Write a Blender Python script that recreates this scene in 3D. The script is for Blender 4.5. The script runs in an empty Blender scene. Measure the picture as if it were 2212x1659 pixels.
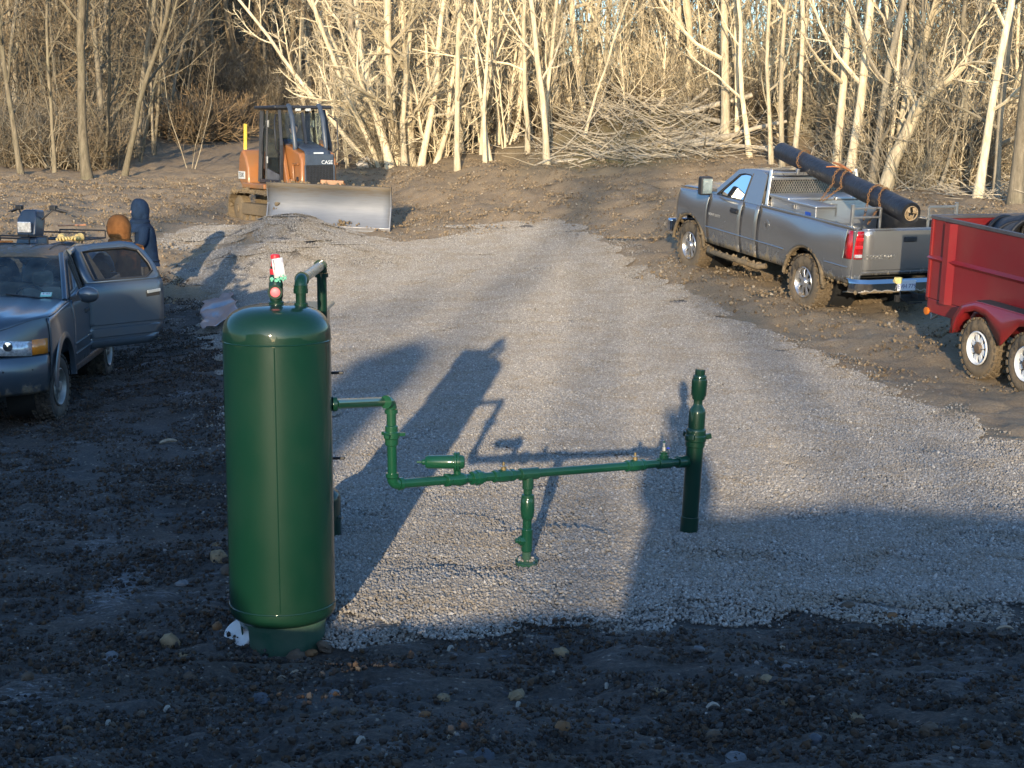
import bpy, bmesh, math, random
import numpy as np
from mathutils import Vector, Matrix, Euler

C = bpy.context.scene.collection
R = math.radians
rng = np.random.default_rng(7)
random.seed(7)

# ------------------------------------------------------------------ camera
CAM_H, PITCH, FPX = 2.91, R(9.0), 1600.0
cam = bpy.data.cameras.new('camera')
cam.sensor_width = 36.0
cam.lens = FPX / 1024.0 * 36.0
cam.clip_start, cam.clip_end = 0.1, 3000.0
camo = bpy.data.objects.new('camera', cam)
camo.location = (0, 0, CAM_H)
camo.rotation_euler = (R(90) - PITCH, 0, 0)
C.objects.link(camo)
sc = bpy.context.scene
sc.camera = camo

# ------------------------------------------------------------------ light
SUN_EL, SUN_AZ = R(9.6), R(5.2)          # low sun behind the viewer, a little to the left
w = bpy.data.worlds.new('World')
sc.world = w
w.use_nodes = True
nt = w.node_tree
bg = nt.nodes['Background']
sky = nt.nodes.new('ShaderNodeTexSky')
sky.sky_type = 'NISHITA'
sky.sun_disc = False
sky.sun_elevation = SUN_EL
sky.sun_rotation = R(180) + SUN_AZ
sky.air_density = 1.0
sky.dust_density = 0.6
sky.ozone_density = 4.0
nt.links.new(sky.outputs[0], bg.inputs[0])
bg.inputs[1].default_value = 0.15
sun = bpy.data.lights.new('sun', 'SUN')
sun.energy = 2.9
sun.angle = R(0.53)
sun.color = (1.0, 0.82, 0.57)
suno = bpy.data.objects.new('sun', sun)
to_sun = Vector((-math.sin(SUN_AZ) * math.cos(SUN_EL), -math.cos(SUN_AZ) * math.cos(SUN_EL), math.sin(SUN_EL)))
suno.rotation_euler = to_sun.to_track_quat('Z', 'Y').to_euler()
suno.location = (0, -20, 30)
C.objects.link(suno)
vs = sc.view_settings
sc.display_settings.display_device = 'sRGB'
vs.view_transform = 'Standard'
vs.look = 'None'
vs.gamma = 1.0
vs.use_curve_mapping = False
vs.exposure = 1.68
sc.cycles.max_bounces = 6
sc.cycles.transparent_max_bounces = 12

# ------------------------------------------------------------------ helpers
S = 2212.0 / 1024.0
def ray(zx, zy):
    u, v = zx / S - 512.0, zy / S - 384.0
    cp, sp = math.cos(PITCH), math.sin(PITCH)
    return Vector((u, FPX * cp - v * sp, -FPX * sp - v * cp))
def P(zx, zy, y):                        # a measured point of the photograph at distance y
    d = ray(zx, zy)
    return Vector((0, 0, CAM_H)) + d * (y / d.y)

def V3(a):
    return np.asarray(a, dtype=float)

class Geo:
    """collects faces as numpy blocks and links them as one mesh object"""
    def __init__(s):
        s.v, s.q, s.t, s.n, s.poly = [], [], [], 0, []
    def add(s, v, q=None, t=None, poly=None):
        v = np.asarray(v, dtype=np.float64).reshape(-1, 3)
        if q is not None and len(q): s.q.append(np.asarray(q, dtype=np.int64) + s.n)
        if t is not None and len(t): s.t.append(np.asarray(t, dtype=np.int64) + s.n)
        if poly is not None:
            for p in poly: s.poly.append([int(i) + s.n for i in p])
        s.v.append(v); s.n += len(v)
        return s
    def merge(s, g, M=None):
        v = np.concatenate(g.v) if g.v else np.zeros((0, 3))
        if M is not None:
            m = np.array(M); v = v @ m[:3, :3].T + m[:3, 3]
        s.add(v, np.concatenate(g.q) if g.q else None, np.concatenate(g.t) if g.t else None, g.poly)
        return s
    def box(s, c, size, rot=None):
        x, y, z = [k / 2 for k in size]
        v = V3([(-x,-y,-z),(x,-y,-z),(x,y,-z),(-x,y,-z),(-x,-y,z),(x,-y,z),(x,y,z),(-x,y,z)])
        if rot is not None:
            v = v @ np.array(Euler(rot).to_matrix()).T
        return s.add(v + V3(c), [(0,3,2,1),(4,5,6,7),(0,1,5,4),(1,2,6,5),(2,3,7,6),(3,0,4,7)])
    def bar(s, a, b, wy, wz, up=(0, 0, 1)):
        a, b = Vector(a), Vector(b)
        t = (b - a).normalized(); u = Vector(up)
        sd = t.cross(u)
        if sd.length < 1e-5: sd = t.cross(Vector((1, 0, 0)))
        sd.normalize(); u = sd.cross(t)
        v = []
        for p in (a, b):
            for i, j in ((-1,-1),(1,-1),(1,1),(-1,1)):
                v.append(p + sd * (i * wy / 2) + u * (j * wz / 2))
        return s.add([tuple(k) for k in v], [(3,2,1,0),(4,5,6,7),(0,1,5,4),(1,2,6,5),(2,3,7,6),(3,0,4,7)])
    def tube(s, pts, r, sides=8, caps=True, closed=False):
        pts = V3(pts); n = len(pts)
        r = np.broadcast_to(np.asarray(r, float), (n,))
        if closed:
            tg = np.roll(pts, -1, 0) - np.roll(pts, 1, 0)
        else:
            tg = np.gradient(pts, axis=0)
        tg /= np.maximum(np.linalg.norm(tg, axis=1, keepdims=True), 1e-9)
        ax = tg.sum(0) if not closed else np.cross(pts[0] - pts.mean(0), pts[n // 4] - pts.mean(0))
        ref = V3([(1,0,0),(0,1,0),(0,0,1)])[np.argmin(np.abs(ax))] if not closed else ax
        u = np.cross(tg, ref); u /= np.maximum(np.linalg.norm(u, axis=1, keepdims=True), 1e-9)
        w_ = np.cross(tg, u)
        a = np.arange(sides) * 2 * math.pi / sides
        v = pts[:, None] + r[:, None, None] * (np.cos(a)[None, :, None] * u[:, None] + np.sin(a)[None, :, None] * w_[:, None])
        m = n if closed else n - 1
        i = np.arange(m)[:, None] * sides; j = np.arange(sides)[None, :]
        k = (j + 1) % sides; i2 = (i + sides) % (n * sides)
        q = np.stack([i + j, i2 + j, i2 + k, i + k], -1).reshape(-1, 4)
        poly = None
        if caps and not closed:
            poly = [list(range(sides)), list(range(n * sides - 1, (n - 1) * sides - 1, -1))]
        return s.add(v.reshape(-1, 3), q, poly=poly)
    def cyl(s, a, b, r, sides=16, r2=None):
        return s.tube([a, b], [r, r if r2 is None else r2], sides)
    def lathe(s, prof, o=(0, 0, 0), axis=(0, 0, 1), sides=24, caps=True):
        """prof: (radius, distance along axis)"""
        ax = Vector(axis).normalized()
        u = ax.orthogonal().normalized(); w_ = ax.cross(u)
        u, w_, ax, o = V3(u), V3(w_), V3(ax), V3(o)
        a = np.arange(sides) * 2 * math.pi / sides
        v = []
        for r_, h in prof:
            v.append(o + ax * h + r_ * (np.cos(a)[:, None] * u + np.sin(a)[:, None] * w_))
        n = len(prof)
        i = np.arange(n - 1)[:, None] * sides; j = np.arange(sides)[None, :]; k = (j + 1) % sides
        q = np.stack([i + j, i + k, i + sides + k, i + sides + j], -1).reshape(-1, 4)
        poly = [list(range(sides - 1, -1, -1)), list(range((n - 1) * sides, n * sides))] if caps else None
        return s.add(np.concatenate(v), q, poly=poly)
    def grid(s, A, flip=False):
        A = V3(A); m, n = A.shape[:2]
        i = np.arange(m - 1)[:, None] * n; j = np.arange(n - 1)[None, :]
        q = np.stack([i + j, i + j + 1, i + n + j + 1, i + n + j], -1).reshape(-1, 4)
        if flip: q = q[:, ::-1]
        return s.add(A.reshape(-1, 3), q)
    def face(s, pts):
        return s.add(pts, poly=[list(range(len(pts)))])
    def prism(s, poly, d):
        """closed polygon (3-D points) pushed along vector d"""
        p = V3(poly); n = len(p); v = np.concatenate([p, p + V3(d)])
        return s.add(v, [(i, (i + 1) % n, n + (i + 1) % n, n + i) for i in range(n)], poly=[list(range(n))[::-1], list(range(n, 2 * n))])
    def ring(s, outer, inner, d=None):
        o, i_ = V3(outer), V3(inner); n = len(o)
        if d is None:
            return s.add(np.concatenate([o, i_]), [(i, (i + 1) % n, n + (i + 1) % n, n + i) for i in range(n)])
        d = V3(d)
        v = np.concatenate([o, i_, o + d, i_ + d]); q = []
        for i in range(n):
            j = (i + 1) % n
            q += [(i, j, n + j, n + i), (2*n+i, 3*n+i, 3*n+j, 2*n+j), (i, 2*n+i, 2*n+j, j), (n+i, n+j, 3*n+j, 3*n+i)]
        return s.add(v, q)
    def ball(s, c, r, sc_=(1, 1, 1), seg=12, rings=8, jit=0, rg=None):
        prof = [(max(1e-4, math.sin(math.pi * k / rings)), -math.cos(math.pi * k / rings)) for k in range(rings + 1)]
        g = Geo().lathe(prof, sides=seg)
        v = np.concatenate(g.v)
        if jit: v = v * (1 + (rg or rng).normal(0, jit, (len(v), 1)))
        return s.add(v * V3(sc_) * r + V3(c), g.q[0], poly=g.poly)
    def mesh(s, name, smooth=35):
        me = bpy.data.meshes.new(name)
        v = np.concatenate(s.v) if s.v else np.zeros((0, 3))
        q = np.concatenate(s.q) if s.q else np.zeros((0, 4), int)
        t = np.concatenate(s.t) if s.t else np.zeros((0, 3), int)
        loops = np.concatenate([q.ravel(), t.ravel(), np.array([i for p in s.poly for i in p], int)]).astype(np.int32)
        tot = np.concatenate([np.full(len(q), 4), np.full(len(t), 3), np.array([len(p) for p in s.poly], int)]).astype(np.int32)
        start = np.concatenate([[0], np.cumsum(tot)[:-1]]).astype(np.int32)
        me.vertices.add(len(v)); me.vertices.foreach_set('co', v.astype(np.float32).ravel())
        me.loops.add(len(loops)); me.loops.foreach_set('vertex_index', loops)
        me.polygons.add(len(tot)); me.polygons.foreach_set('loop_start', start); me.polygons.foreach_set('loop_total', tot)
        me.update(calc_edges=True)
        me.polygons.foreach_set('use_smooth', np.full(len(tot), bool(smooth)))
        if smooth and smooth < 180:
            me.set_sharp_from_angle(angle=R(smooth))
        return me
    def obj(s, name, m, parent=None, smooth=35, bevel=0, solid=0, kind=None, **kw):
        me = s.mesh(name, smooth)
        o = bpy.data.objects.new(name, me)
        for k in (m if isinstance(m, (list, tuple)) else [m]): me.materials.append(k)
        C.objects.link(o)
        if parent is not None: o.parent = parent
        if solid:
            md = o.modifiers.new('solid', 'SOLIDIFY'); md.thickness = abs(solid); md.offset = 1 if solid > 0 else -1
        if bevel:
            md = o.modifiers.new('bevel', 'BEVEL'); md.width = bevel; md.segments = 2; md.limit_method = 'ANGLE'; md.angle_limit = R(40)
            md.harden_normals = True
        if kind: o['kind'] = kind
        for k, v_ in kw.items(): o[k] = v_
        return o

def tag(o, label, cat, group=None):
    o['label'] = label; o['category'] = cat
    if group: o['group'] = group
    return o
def thing(name, label, cat, loc=(0, 0, 0), rot=(0, 0, 0), group=None):
    o = bpy.data.objects.new(name, None)
    o.empty_display_size = 0.3
    C.objects.link(o); o.location = loc; o.rotation_euler = rot
    return tag(o, label, cat, group)
def sub(name, parent, loc=(0, 0, 0), rot=(0, 0, 0)):
    o = bpy.data.objects.new(name, None); C.objects.link(o); o.parent = parent; o.location = loc; o.rotation_euler = rot
    return o
def copy_tree(o, parent=None):
    c = o.copy(); C.objects.link(c); c.parent = parent
    for ch in o.children: copy_tree(ch, c)
    return c
def smoothstep(a, b, x):
    t = np.clip((x - a) / (b - a), 0, 1); return t * t * (3 - 2 * t)

# value noise (numpy)
def vnoise(x, y, seed=0):
    xi, yi = np.floor(x).astype(np.int64), np.floor(y).astype(np.int64)
    fx, fy = x - xi, y - yi
    fx = fx * fx * (3 - 2 * fx); fy = fy * fy * (3 - 2 * fy)
    def h(a, b):
        n = (a * 374761393 + b * 668265263 + seed * 1442695041) & 0x7fffffff
        n = ((n ^ (n >> 13)) * 1274126177) & 0x7fffffff
        n = (n ^ (n >> 16)) & 0xffff
        return n / 65535.0
    return ((h(xi, yi) * (1 - fx) + h(xi + 1, yi) * fx) * (1 - fy) + (h(xi, yi + 1) * (1 - fx) + h(xi + 1, yi + 1) * fx) * fy) * 2 - 1
def fbm(x, y, oct=3, seed=0):
    s_, a = 0, 1.0
    for k in range(oct):
        s_ = s_ + a * vnoise(x * 2 ** k + 13.7 * k, y * 2 ** k + 5.1 * k, seed + k); a *= 0.5
    return s_

# ------------------------------------------------------------------ materials
class NT:
    def __init__(s, name):
        s.m = bpy.data.materials.new(name); s.m.use_nodes = True
        s.t = s.m.node_tree; s.b = s.t.nodes['Principled BSDF']; s._tc = None
    def n(s, typ, **kw):
        nd = s.t.nodes.new(typ)
        for k, v in kw.items():
            if k.startswith('i_'):
                key = k[2:].replace('_', ' ')
                nd.inputs[int(key) if key.isdigit() else key].default_value = v
            else: setattr(nd, k, v)
        return nd
    def l(s, a, b): s.t.links.new(a, b)
    def co(s, which='Object'):
        if s._tc is None: s._tc = s.n('ShaderNodeTexCoord')
        return s._tc.outputs[which]
    def noise(s, scale, detail=4, rough=0.55, dist=0, vec=None, out='Fac'):
        nd = s.n('ShaderNodeTexNoise'); nd.inputs['Scale'].default_value = scale; nd.inputs['Detail'].default_value = detail
        nd.inputs['Roughness'].default_value = rough; nd.inputs['Distortion'].default_value = dist
        s.l(vec or s.co(), nd.inputs['Vector']); return nd.outputs[out]
    def ramp(s, fac, stops, interp='LINEAR'):
        nd = s.n('ShaderNodeValToRGB'); cr = nd.color_ramp; cr.interpolation = interp
        while len(cr.elements) < len(stops): cr.elements.new(0.5)
        for e, (p, c) in zip(cr.elements, stops):
            e.position = p; e.color = c if len(c) == 4 else (*c, 1)
        s.l(fac, nd.inputs[0]); return nd.outputs[0]
    def rng(s, fac, a, b, c=0, d=1):
        nd = s.n('ShaderNodeMapRange', clamp=True); 
        for i, v in enumerate((a, b, c, d)): nd.inputs[i + 1].default_value = v
        s.l(fac, nd.inputs[0]); return nd.outputs[0]
    def mix(s, fac, a, b, mode='MIX'):
        nd = s.n('ShaderNodeMix', data_type='RGBA', blend_type=mode)
        for sock, v in ((nd.inputs[0], fac), (nd.inputs[6], a), (nd.inputs[7], b)):
            if hasattr(v, 'is_output'): s.l(v, sock)
            elif isinstance(v, (int, float)): sock.default_value = v
            else: sock.default_value = (*v, 1) if len(v) == 3 else v
        return nd.outputs[2]
    def math(s, op, a, b=0.0):
        nd = s.n('ShaderNodeMath', operation=op)
        for k, v in ((0, a), (1, b)):
            if hasattr(v, 'is_output'): s.l(v, nd.inputs[k])
            else: nd.inputs[k].default_value = v
        return nd.outputs[0]
    def bump(s, h, strength=0.3, dist=0.02):
        nd = s.n('ShaderNodeBump'); nd.inputs['Strength'].default_value = strength; nd.inputs['Distance'].default_value = dist
        s.l(h, nd.inputs['Height']); s.l(nd.outputs[0], s.b.inputs['Normal']); return nd
    def set(s, **kw):
        for k, v in kw.items():
            sock = s.b.inputs[k.replace('_', ' ')]
            if hasattr(v, 'is_output'): s.l(v, sock)
            elif isinstance(v, (tuple, list)): sock.default_value = (*v, 1) if len(v) == 3 else v
            else: sock.default_value = v
        return s

def simple(name, c, rough=0.6, metal=0.0, var=0.25, scale=6.0, bump=0.0, bscale=60, coat=0.0, spec=0.5):
    k = NT(name)
    f = k.noise(scale, 5, 0.6)
    lo = tuple(x * (1 - var) for x in c); hi = tuple(min(1, x * (1 + var)) for x in c)
    col = k.ramp(f, [(0.3, lo), (0.7, hi)])
    rr = k.rng(k.noise(scale * 2.3, 3), 0.3, 0.7, max(0.03, rough - 0.08), min(1, rough + 0.1))
    k.set(Base_Color=col, Roughness=rr, Metallic=metal, Coat_Weight=coat, Coat_Roughness=0.08, Specular_IOR_Level=spec)
    if bump: k.bump(k.noise(bscale, 3), bump, 0.005)
    return k.m

def muddy(name, paint, rough=0.35, metal=0.0, mud=(0.20, 0.15, 0.09), z0=0.45, z1=1.15, amount=0.5, coat=0.3, film=0.25, flake=0.0):
    """vehicle paint with splashed mud that gets thicker towards the sills, and a thin film of dust"""
    k = NT(name)
    sep = k.n('ShaderNodeSeparateXYZ'); k.l(k.co(), sep.inputs[0])
    low = k.rng(sep.outputs[2], z0, z1, 1, 0)
    mp = k.n('ShaderNodeMapping'); k.l(k.co(), mp.inputs[0]); mp.inputs['Scale'].default_value = (1.0, 1.0, 0.55)
    n1 = k.noise(9, 6, 0.68, vec=mp.outputs[0]); n2 = k.noise(2.3, 3, 0.5)
    sm = k.math('ADD', k.math('MULTIPLY', n1, 0.75), k.math('MULTIPLY', n2, 0.35))
    th = k.math('ADD', sm, k.math('MULTIPLY', k.math('POWER', low, 1.6), 0.42 * amount + 0.12))
    mask = k.rng(th, 0.78, 0.88)
    dust = k.rng(k.noise(1.7, 5, 0.6), 0.35, 0.75, 0.0, film)
    base = k.mix(dust, paint, mud)
    mcol = k.mix(k.noise(25, 4), tuple(x * 0.6 for x in mud), tuple(min(1, x * 1.35) for x in mud))
    col = k.mix(mask, base, mcol)
    k.set(Base_Color=col, Roughness=k.rng(mask, 0, 1, rough, 0.9), Metallic=k.rng(mask, 0, 1, metal, 0), Coat_Weight=k.rng(mask, 0, 1, coat, 0), Coat_Roughness=0.12)
    k.bump(k.math('MULTIPLY', mask, k.noise(40, 4)), 0.5, 0.02)
    return k.m

def glassy(name, tint=(0.75, 0.85, 0.85), clear=0.72, rough=0.02):
    k = NT(name)
    tr = k.n('ShaderNodeBsdfTransparent'); tr.inputs[0].default_value = (*tint, 1)
    gl = k.n('ShaderNodeBsdfGlossy'); gl.inputs['Roughness'].default_value = rough; gl.inputs['Color'].default_value = (0.9, 0.9, 0.9, 1)
    df = k.n('ShaderNodeBsdfDiffuse'); df.inputs[0].default_value = (0.25, 0.25, 0.22, 1)
    fr = k.n('ShaderNodeFresnel'); fr.inputs[0].default_value = 1.5
    m1 = k.n('ShaderNodeMixShader'); m2 = k.n('ShaderNodeMixShader')
    k.l(k.rng(k.noise(5, 5), 0.35, 0.75, 0.02, 1 - clear), m1.inputs[0]); k.l(tr.outputs[0], m1.inputs[1]); k.l(df.outputs[0], m1.inputs[2])
    k.l(fr.outputs[0], m2.inputs[0]); k.l(m1.outputs[0], m2.inputs[1]); k.l(gl.outputs[0], m2.inputs[2])
    k.l(m2.outputs[0], k.t.nodes['Material Output'].inputs[0])
    return k.m
# ------------------------------------------------------------------ terrain
CP = []                                   # control points of the smooth terrain (x, y, z)
def cpx(zx, zy, y): CP.append(tuple(P(zx, zy, y)))
for q in [(-1.3,9.3,-.03),(1,9.2,0),(4,10,0),(0,12,0),(2,12,0),(-3,12,-.08),(-6,12,-.25),(3,16,.0),(0,17,.0),(-1.5,20,.0),(1,22,.05),(6,12,-.05),(4.5,20,.02),
          (-5,18,-.335),(-6,20,-.335),(-9,18,-.33),(-6,24,-.33),(-10,26,-.2),(-2.6,15,-.08),(-3.4,22,-.03),
          (-1,27,.25),(2,27,.3),(-6,6,0),(8,6,0),(0,6,0),(-20,15,0),(20,15,.2),(-18,5,0),(20,4,0),(0,2,0)]: CP.append(q)
cpx(323, 648, 28.5); cpx(2114, 816, 19.4); cpx(1752, 662, 24.0); cpx(1500, 572, 27.2); cpx(690, 499, 34.3); cpx(640, 470, 37.5)
cpx(1700, 432, 33.5); cpx(1950, 445, 33.0); cpx(1350, 350, 42.0); cpx(1000, 372, 42.0); cpx(900, 368, 44.0); cpx(1850, 405, 37.0)
cpx(2200, 443, 33.5); cpx(190, 384, 46.0); cpx(40, 386, 45.0); cpx(330, 336, 55.0); cpx(560, 305, 62.0); cpx(700, 302, 65.0)
cpx(740, 262, 80.0); cpx(480, 300, 64.0); cpx(1600, 320, 44.0); cpx(1150, 330, 46.0); cpx(1300, 480, 34.0); cpx(120, 470, 33.0)
for q in [(1,58,1.9),(8,60,2.3),(20,55,2.2),(30,40,2.2),(0,80,3.2),(20,85,2.6),(40,80,2.8),(0,110,4.5),(30,120,2.6),(-14,75,5.5),(-25,60,4.5),(-20,90,11),(-40,75,10),(-40,45,3.5),(-35,30,1.5),
          (-30,120,21),(-55,120,26),(-10,120,12),(20,150,3.5),(60,120,4),(-30,160,34),(0,160,12),(60,160,5),(-70,90,16),(70,60,4),(60,20,1)]: CP.append(q)
CP = np.array(CP)
def _phi(r2): return np.where(r2 > 1e-9, 0.5 * r2 * np.log(np.maximum(r2, 1e-9)), 0)
_n = len(CP)
_K = _phi(((CP[:, None, :2] - CP[None, :, :2]) ** 2).sum(-1)) + np.eye(_n) * 1.2
_A = np.zeros((_n + 3, _n + 3)); _A[:_n, :_n] = _K; _A[:_n, _n] = 1; _A[:_n, _n + 1:] = CP[:, :2]; _A[_n, :_n] = 1; _A[_n + 1:, :_n] = CP[:, :2].T
_W = np.linalg.solve(_A, np.concatenate([CP[:, 2], np.zeros(3)]))
def tps(x, y):
    out = np.empty(x.shape); xf, yf, of = x.ravel(), y.ravel(), out.ravel()
    for i in range(0, len(xf), 20000):
        a, b = xf[i:i + 20000], yf[i:i + 20000]
        of[i:i + 20000] = _phi((a[:, None] - CP[:, 0]) ** 2 + (b[:, None] - CP[:, 1]) ** 2) @ _W[:_n] + _W[_n] + a * _W[_n + 1] + b * _W[_n + 2]
    return of.reshape(x.shape)

def poly_sd(poly, x, y):
    """signed distance, positive inside"""
    p = np.array(poly); d = np.full(x.shape, 1e9); ins = np.zeros(x.shape, bool)
    for i in range(len(p)):
        a, b = p[i], p[(i + 1) % len(p)]; e = b - a
        t = np.clip(((x - a[0]) * e[0] + (y - a[1]) * e[1]) / (e @ e), 0, 1)
        d = np.minimum(d, np.hypot(x - a[0] - t * e[0], y - a[1] - t * e[1]))
        c = (a[1] > y) != (b[1] > y)
        ins ^= c & (x < (b[0] - a[0]) * (y - a[1]) / (b[1] - a[1] + 1e-12) + a[0])
    return np.where(ins, d, -d)

def Hbase(x, y):
    x, y = np.asarray(x, float), np.asarray(y, float)
    yy = np.clip(y, 4.0, 165.0)
    z = tps(np.clip(x, -75, 75), yy)
    z = np.where(y < 9, z * smoothstep(4.0, 9.0, y), z)          # level under the bank
    toe = 9.05 + 0.16 * np.clip(x - 0.5, 0, 6) + 0.12 * fbm(x * 0.9, x * 0 + 3.1, 2, 5) - 0.36 * np.exp(-((x + 1.42) / 0.5) ** 2)
    bd = np.clip(toe - np.clip(y, 2.3, 99), 0, 99); bank = bd * 0.105 + bd * bd * 0.0119
    z = z + bank * smoothstep(0, 0.5, toe - y)
    # unseen ground behind the viewer, shaped to cast shade: hill left, heap right
    zl = 2.95 + np.clip(-3.2 - x, 0, 5.4) * 0.62
    z = z + np.where(x < -2.5, (zl - 1.2) * smoothstep(-2.5, -3.05, x), 0) * smoothstep(1.5, -7.5, y) * smoothstep(-60, -30, y)
    z = z + (1.02 - 0.12 * smoothstep(1, 3, x)) * smoothstep(-0.5, -0.1, x) * smoothstep(0.2, -1.2, y) * smoothstep(-9, -5, y)
    z = z - 0.10 * np.exp(-((x + 1.40) / 0.42) ** 2 - ((y - 8.80) / 0.35) ** 2)      # hollow at the tank foot
    # mound under the brush pile, heap in front of the blade
    c = P(1420, 330, 45.5)
    z = z + 1.05 * np.exp(-((x - c.x) / 4.2) ** 2 - ((y - c.y) / 2.0) ** 2)
    return z

POLY_MAIN_PX = [(712,1386),(860,1396),(1000,1384),(1200,1374),(1350,1368),(1500,1335),(1700,1320),(1800,1312),(1900,1338),(2212,1322),(2480,1300),
                (2480,1075),(2212,972),(2100,925),(1900,842),(1700,742),(1500,640),(1390,575),(1310,520),(1240,505),(1120,500),(960,512),(860,528),(790,512),(700,545),(560,568),(470,590),(440,640),
                (450,720),(508,790),(525,960),(540,1100),(575,1240),(650,1320)]
POLY_PILE_PX = [(556,500),(640,484),(770,500),(815,530),(760,566),(600,574),(545,545)]
POLY_STRIP_PX = [(332,512),(420,494),(500,487),(556,497),(640,480),(700,500),(640,520),(520,528),(420,532),(340,540)]
POLY_STRIP2_PX = [(355,585),(440,560),(520,556),(600,548),(560,575),(460,592),(430,615),(370,600)]
POLY_FAR_PX = [(1090,480),(1160,478),(1240,488),(1310,520),(1290,530),(1180,506),(1100,498),(960,500),(940,492)]
def flat_ground(zx, zy):
    """where the line of sight through a measured pixel meets the smooth ground"""
    d = ray(zx, zy); t = 6.0 / d.y
    for _ in range(60):
        p = Vector((0, 0, CAM_H)) + d * t
        h = float(Hbase(np.array([p.x]), np.array([p.y]))[0])
        err = p.z - h
        if abs(err) < 0.002: break
        sl = -d.z / d.y if d.z < 0 else 0.02
        t += max(min(err / (sl + 0.03), 6), -3) / d.y * 0.6
    return p
PADS = [[tuple(flat_ground(*q))[:2] for q in pl] for pl in (POLY_MAIN_PX, POLY_STRIP_PX, POLY_STRIP2_PX, POLY_FAR_PX, POLY_PILE_PX)]
def pad_sd(x, y):
    nz = (0.06 + 0.05 * smoothstep(24, 28, y)) * fbm(x * 1.6, y * 1.6, 3, 21) + 0.035 * fbm(x * 6, y * 6, 2, 25)
    d = poly_sd(PADS[0], x, y) + nz
    for pl in PADS[1:]: d = np.maximum(d, poly_sd(pl, x, y) - 0.02 + nz * 1.6)
    return d
PILE = [(P(630, 520, 33.0), 0.48, 1.05, 0.9), (P(745, 545, 31.0), 0.22, 1.2, 0.9), (P(580, 545, 31.0), 0.25, 1.2, 0.8)]
def H(x, y):
    x, y = np.asarray(x, float), np.asarray(y, float)
    z = Hbase(x, y)
    pd_ = poly_sd(PADS[0], x, y)
    for pl in PADS[1:]: pd_ = np.maximum(pd_, poly_sd(pl, x, y))
    inside = smoothstep(-0.6, 0.4, pd_)
    far = smoothstep(20, 45, y)
    bank = smoothstep(9.6, 8.6, y)
    amp = (0.035 + 0.03 * far + 0.012 * bank) * (1 - 0.75 * smoothstep(5.5, 3.5, y))
    rough = amp * (fbm(x * 1.3, y * 1.9, 2, 31) + 0.7 * fbm(x * 5.2, y * 5.8, 3, 33))
    ruts = 0.05 * np.sin((x * 0.9 + y * 0.35) * 4.2 + 1.6 * fbm(x * .3, y * .3, 2, 41)) * smoothstep(-0.3, 0.5, fbm(x * 0.25, y * 0.12, 2, 43)) * (1 - bank)
    z = z + (rough + ruts) * (1 - 0.85 * inside) + inside * 0.02 * fbm(x * 0.8, y * 0.8, 2, 35)
    for xc in (-2.55, -4.05):                              # cleat marks left by the crawler
        z = z + (0.032 * np.sin(y * 2 * math.pi / 0.19 + 2 * fbm(x, y, 1, 91)) - 0.03) * smoothstep(0.30, 0.2, np.abs(x - xc - 0.10 * np.sin(y * .5))) * smoothstep(8.8, 9.8, y) * smoothstep(19, 15, y) * smoothstep(-.5, .2, fbm(x * .8, y * .6, 2, 93))
    for c, h, sx, sy in PILE:
        z = z + h * np.exp(-((x - c.x) / sx) ** 2 - ((y - c.y) / sy) ** 2) * (1 + 0.12 * fbm(x * 3, y * 3, 2, 51))
    return z
def hz(x, y): return float(H(np.array([x]), np.array([y]))[0])
def G(zx, zy):
    p = flat_ground(zx, zy); p.z = hz(p.x, p.y); return p

# rows get wider apart with distance; columns are dense inside the view
ys = np.concatenate([np.arange(-70, -10, 3.0), np.arange(-10, -3, 0.7), np.arange(-3, 4.4, 0.25), np.geomspace(4.4, 50, 520), np.geomspace(50.6, 170, 90)])
cs = np.concatenate([-np.geomspace(1, 5.5, 26)[::-1][:-1], np.linspace(-1, 1, 330), np.geomspace(1, 5.5, 26)[1:]])
wd = np.where(ys > 4, 0.37 * np.abs(ys) + 1.2, 3.0 + np.clip(-ys, 0, 80) * 0.25)
GY = np.repeat(ys[:, None], len(cs), 1); GX = cs[None, :] * wd[:, None]
GZ = H(GX, GY)
g = Geo().grid(np.stack([GX, GY, GZ], -1))

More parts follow.
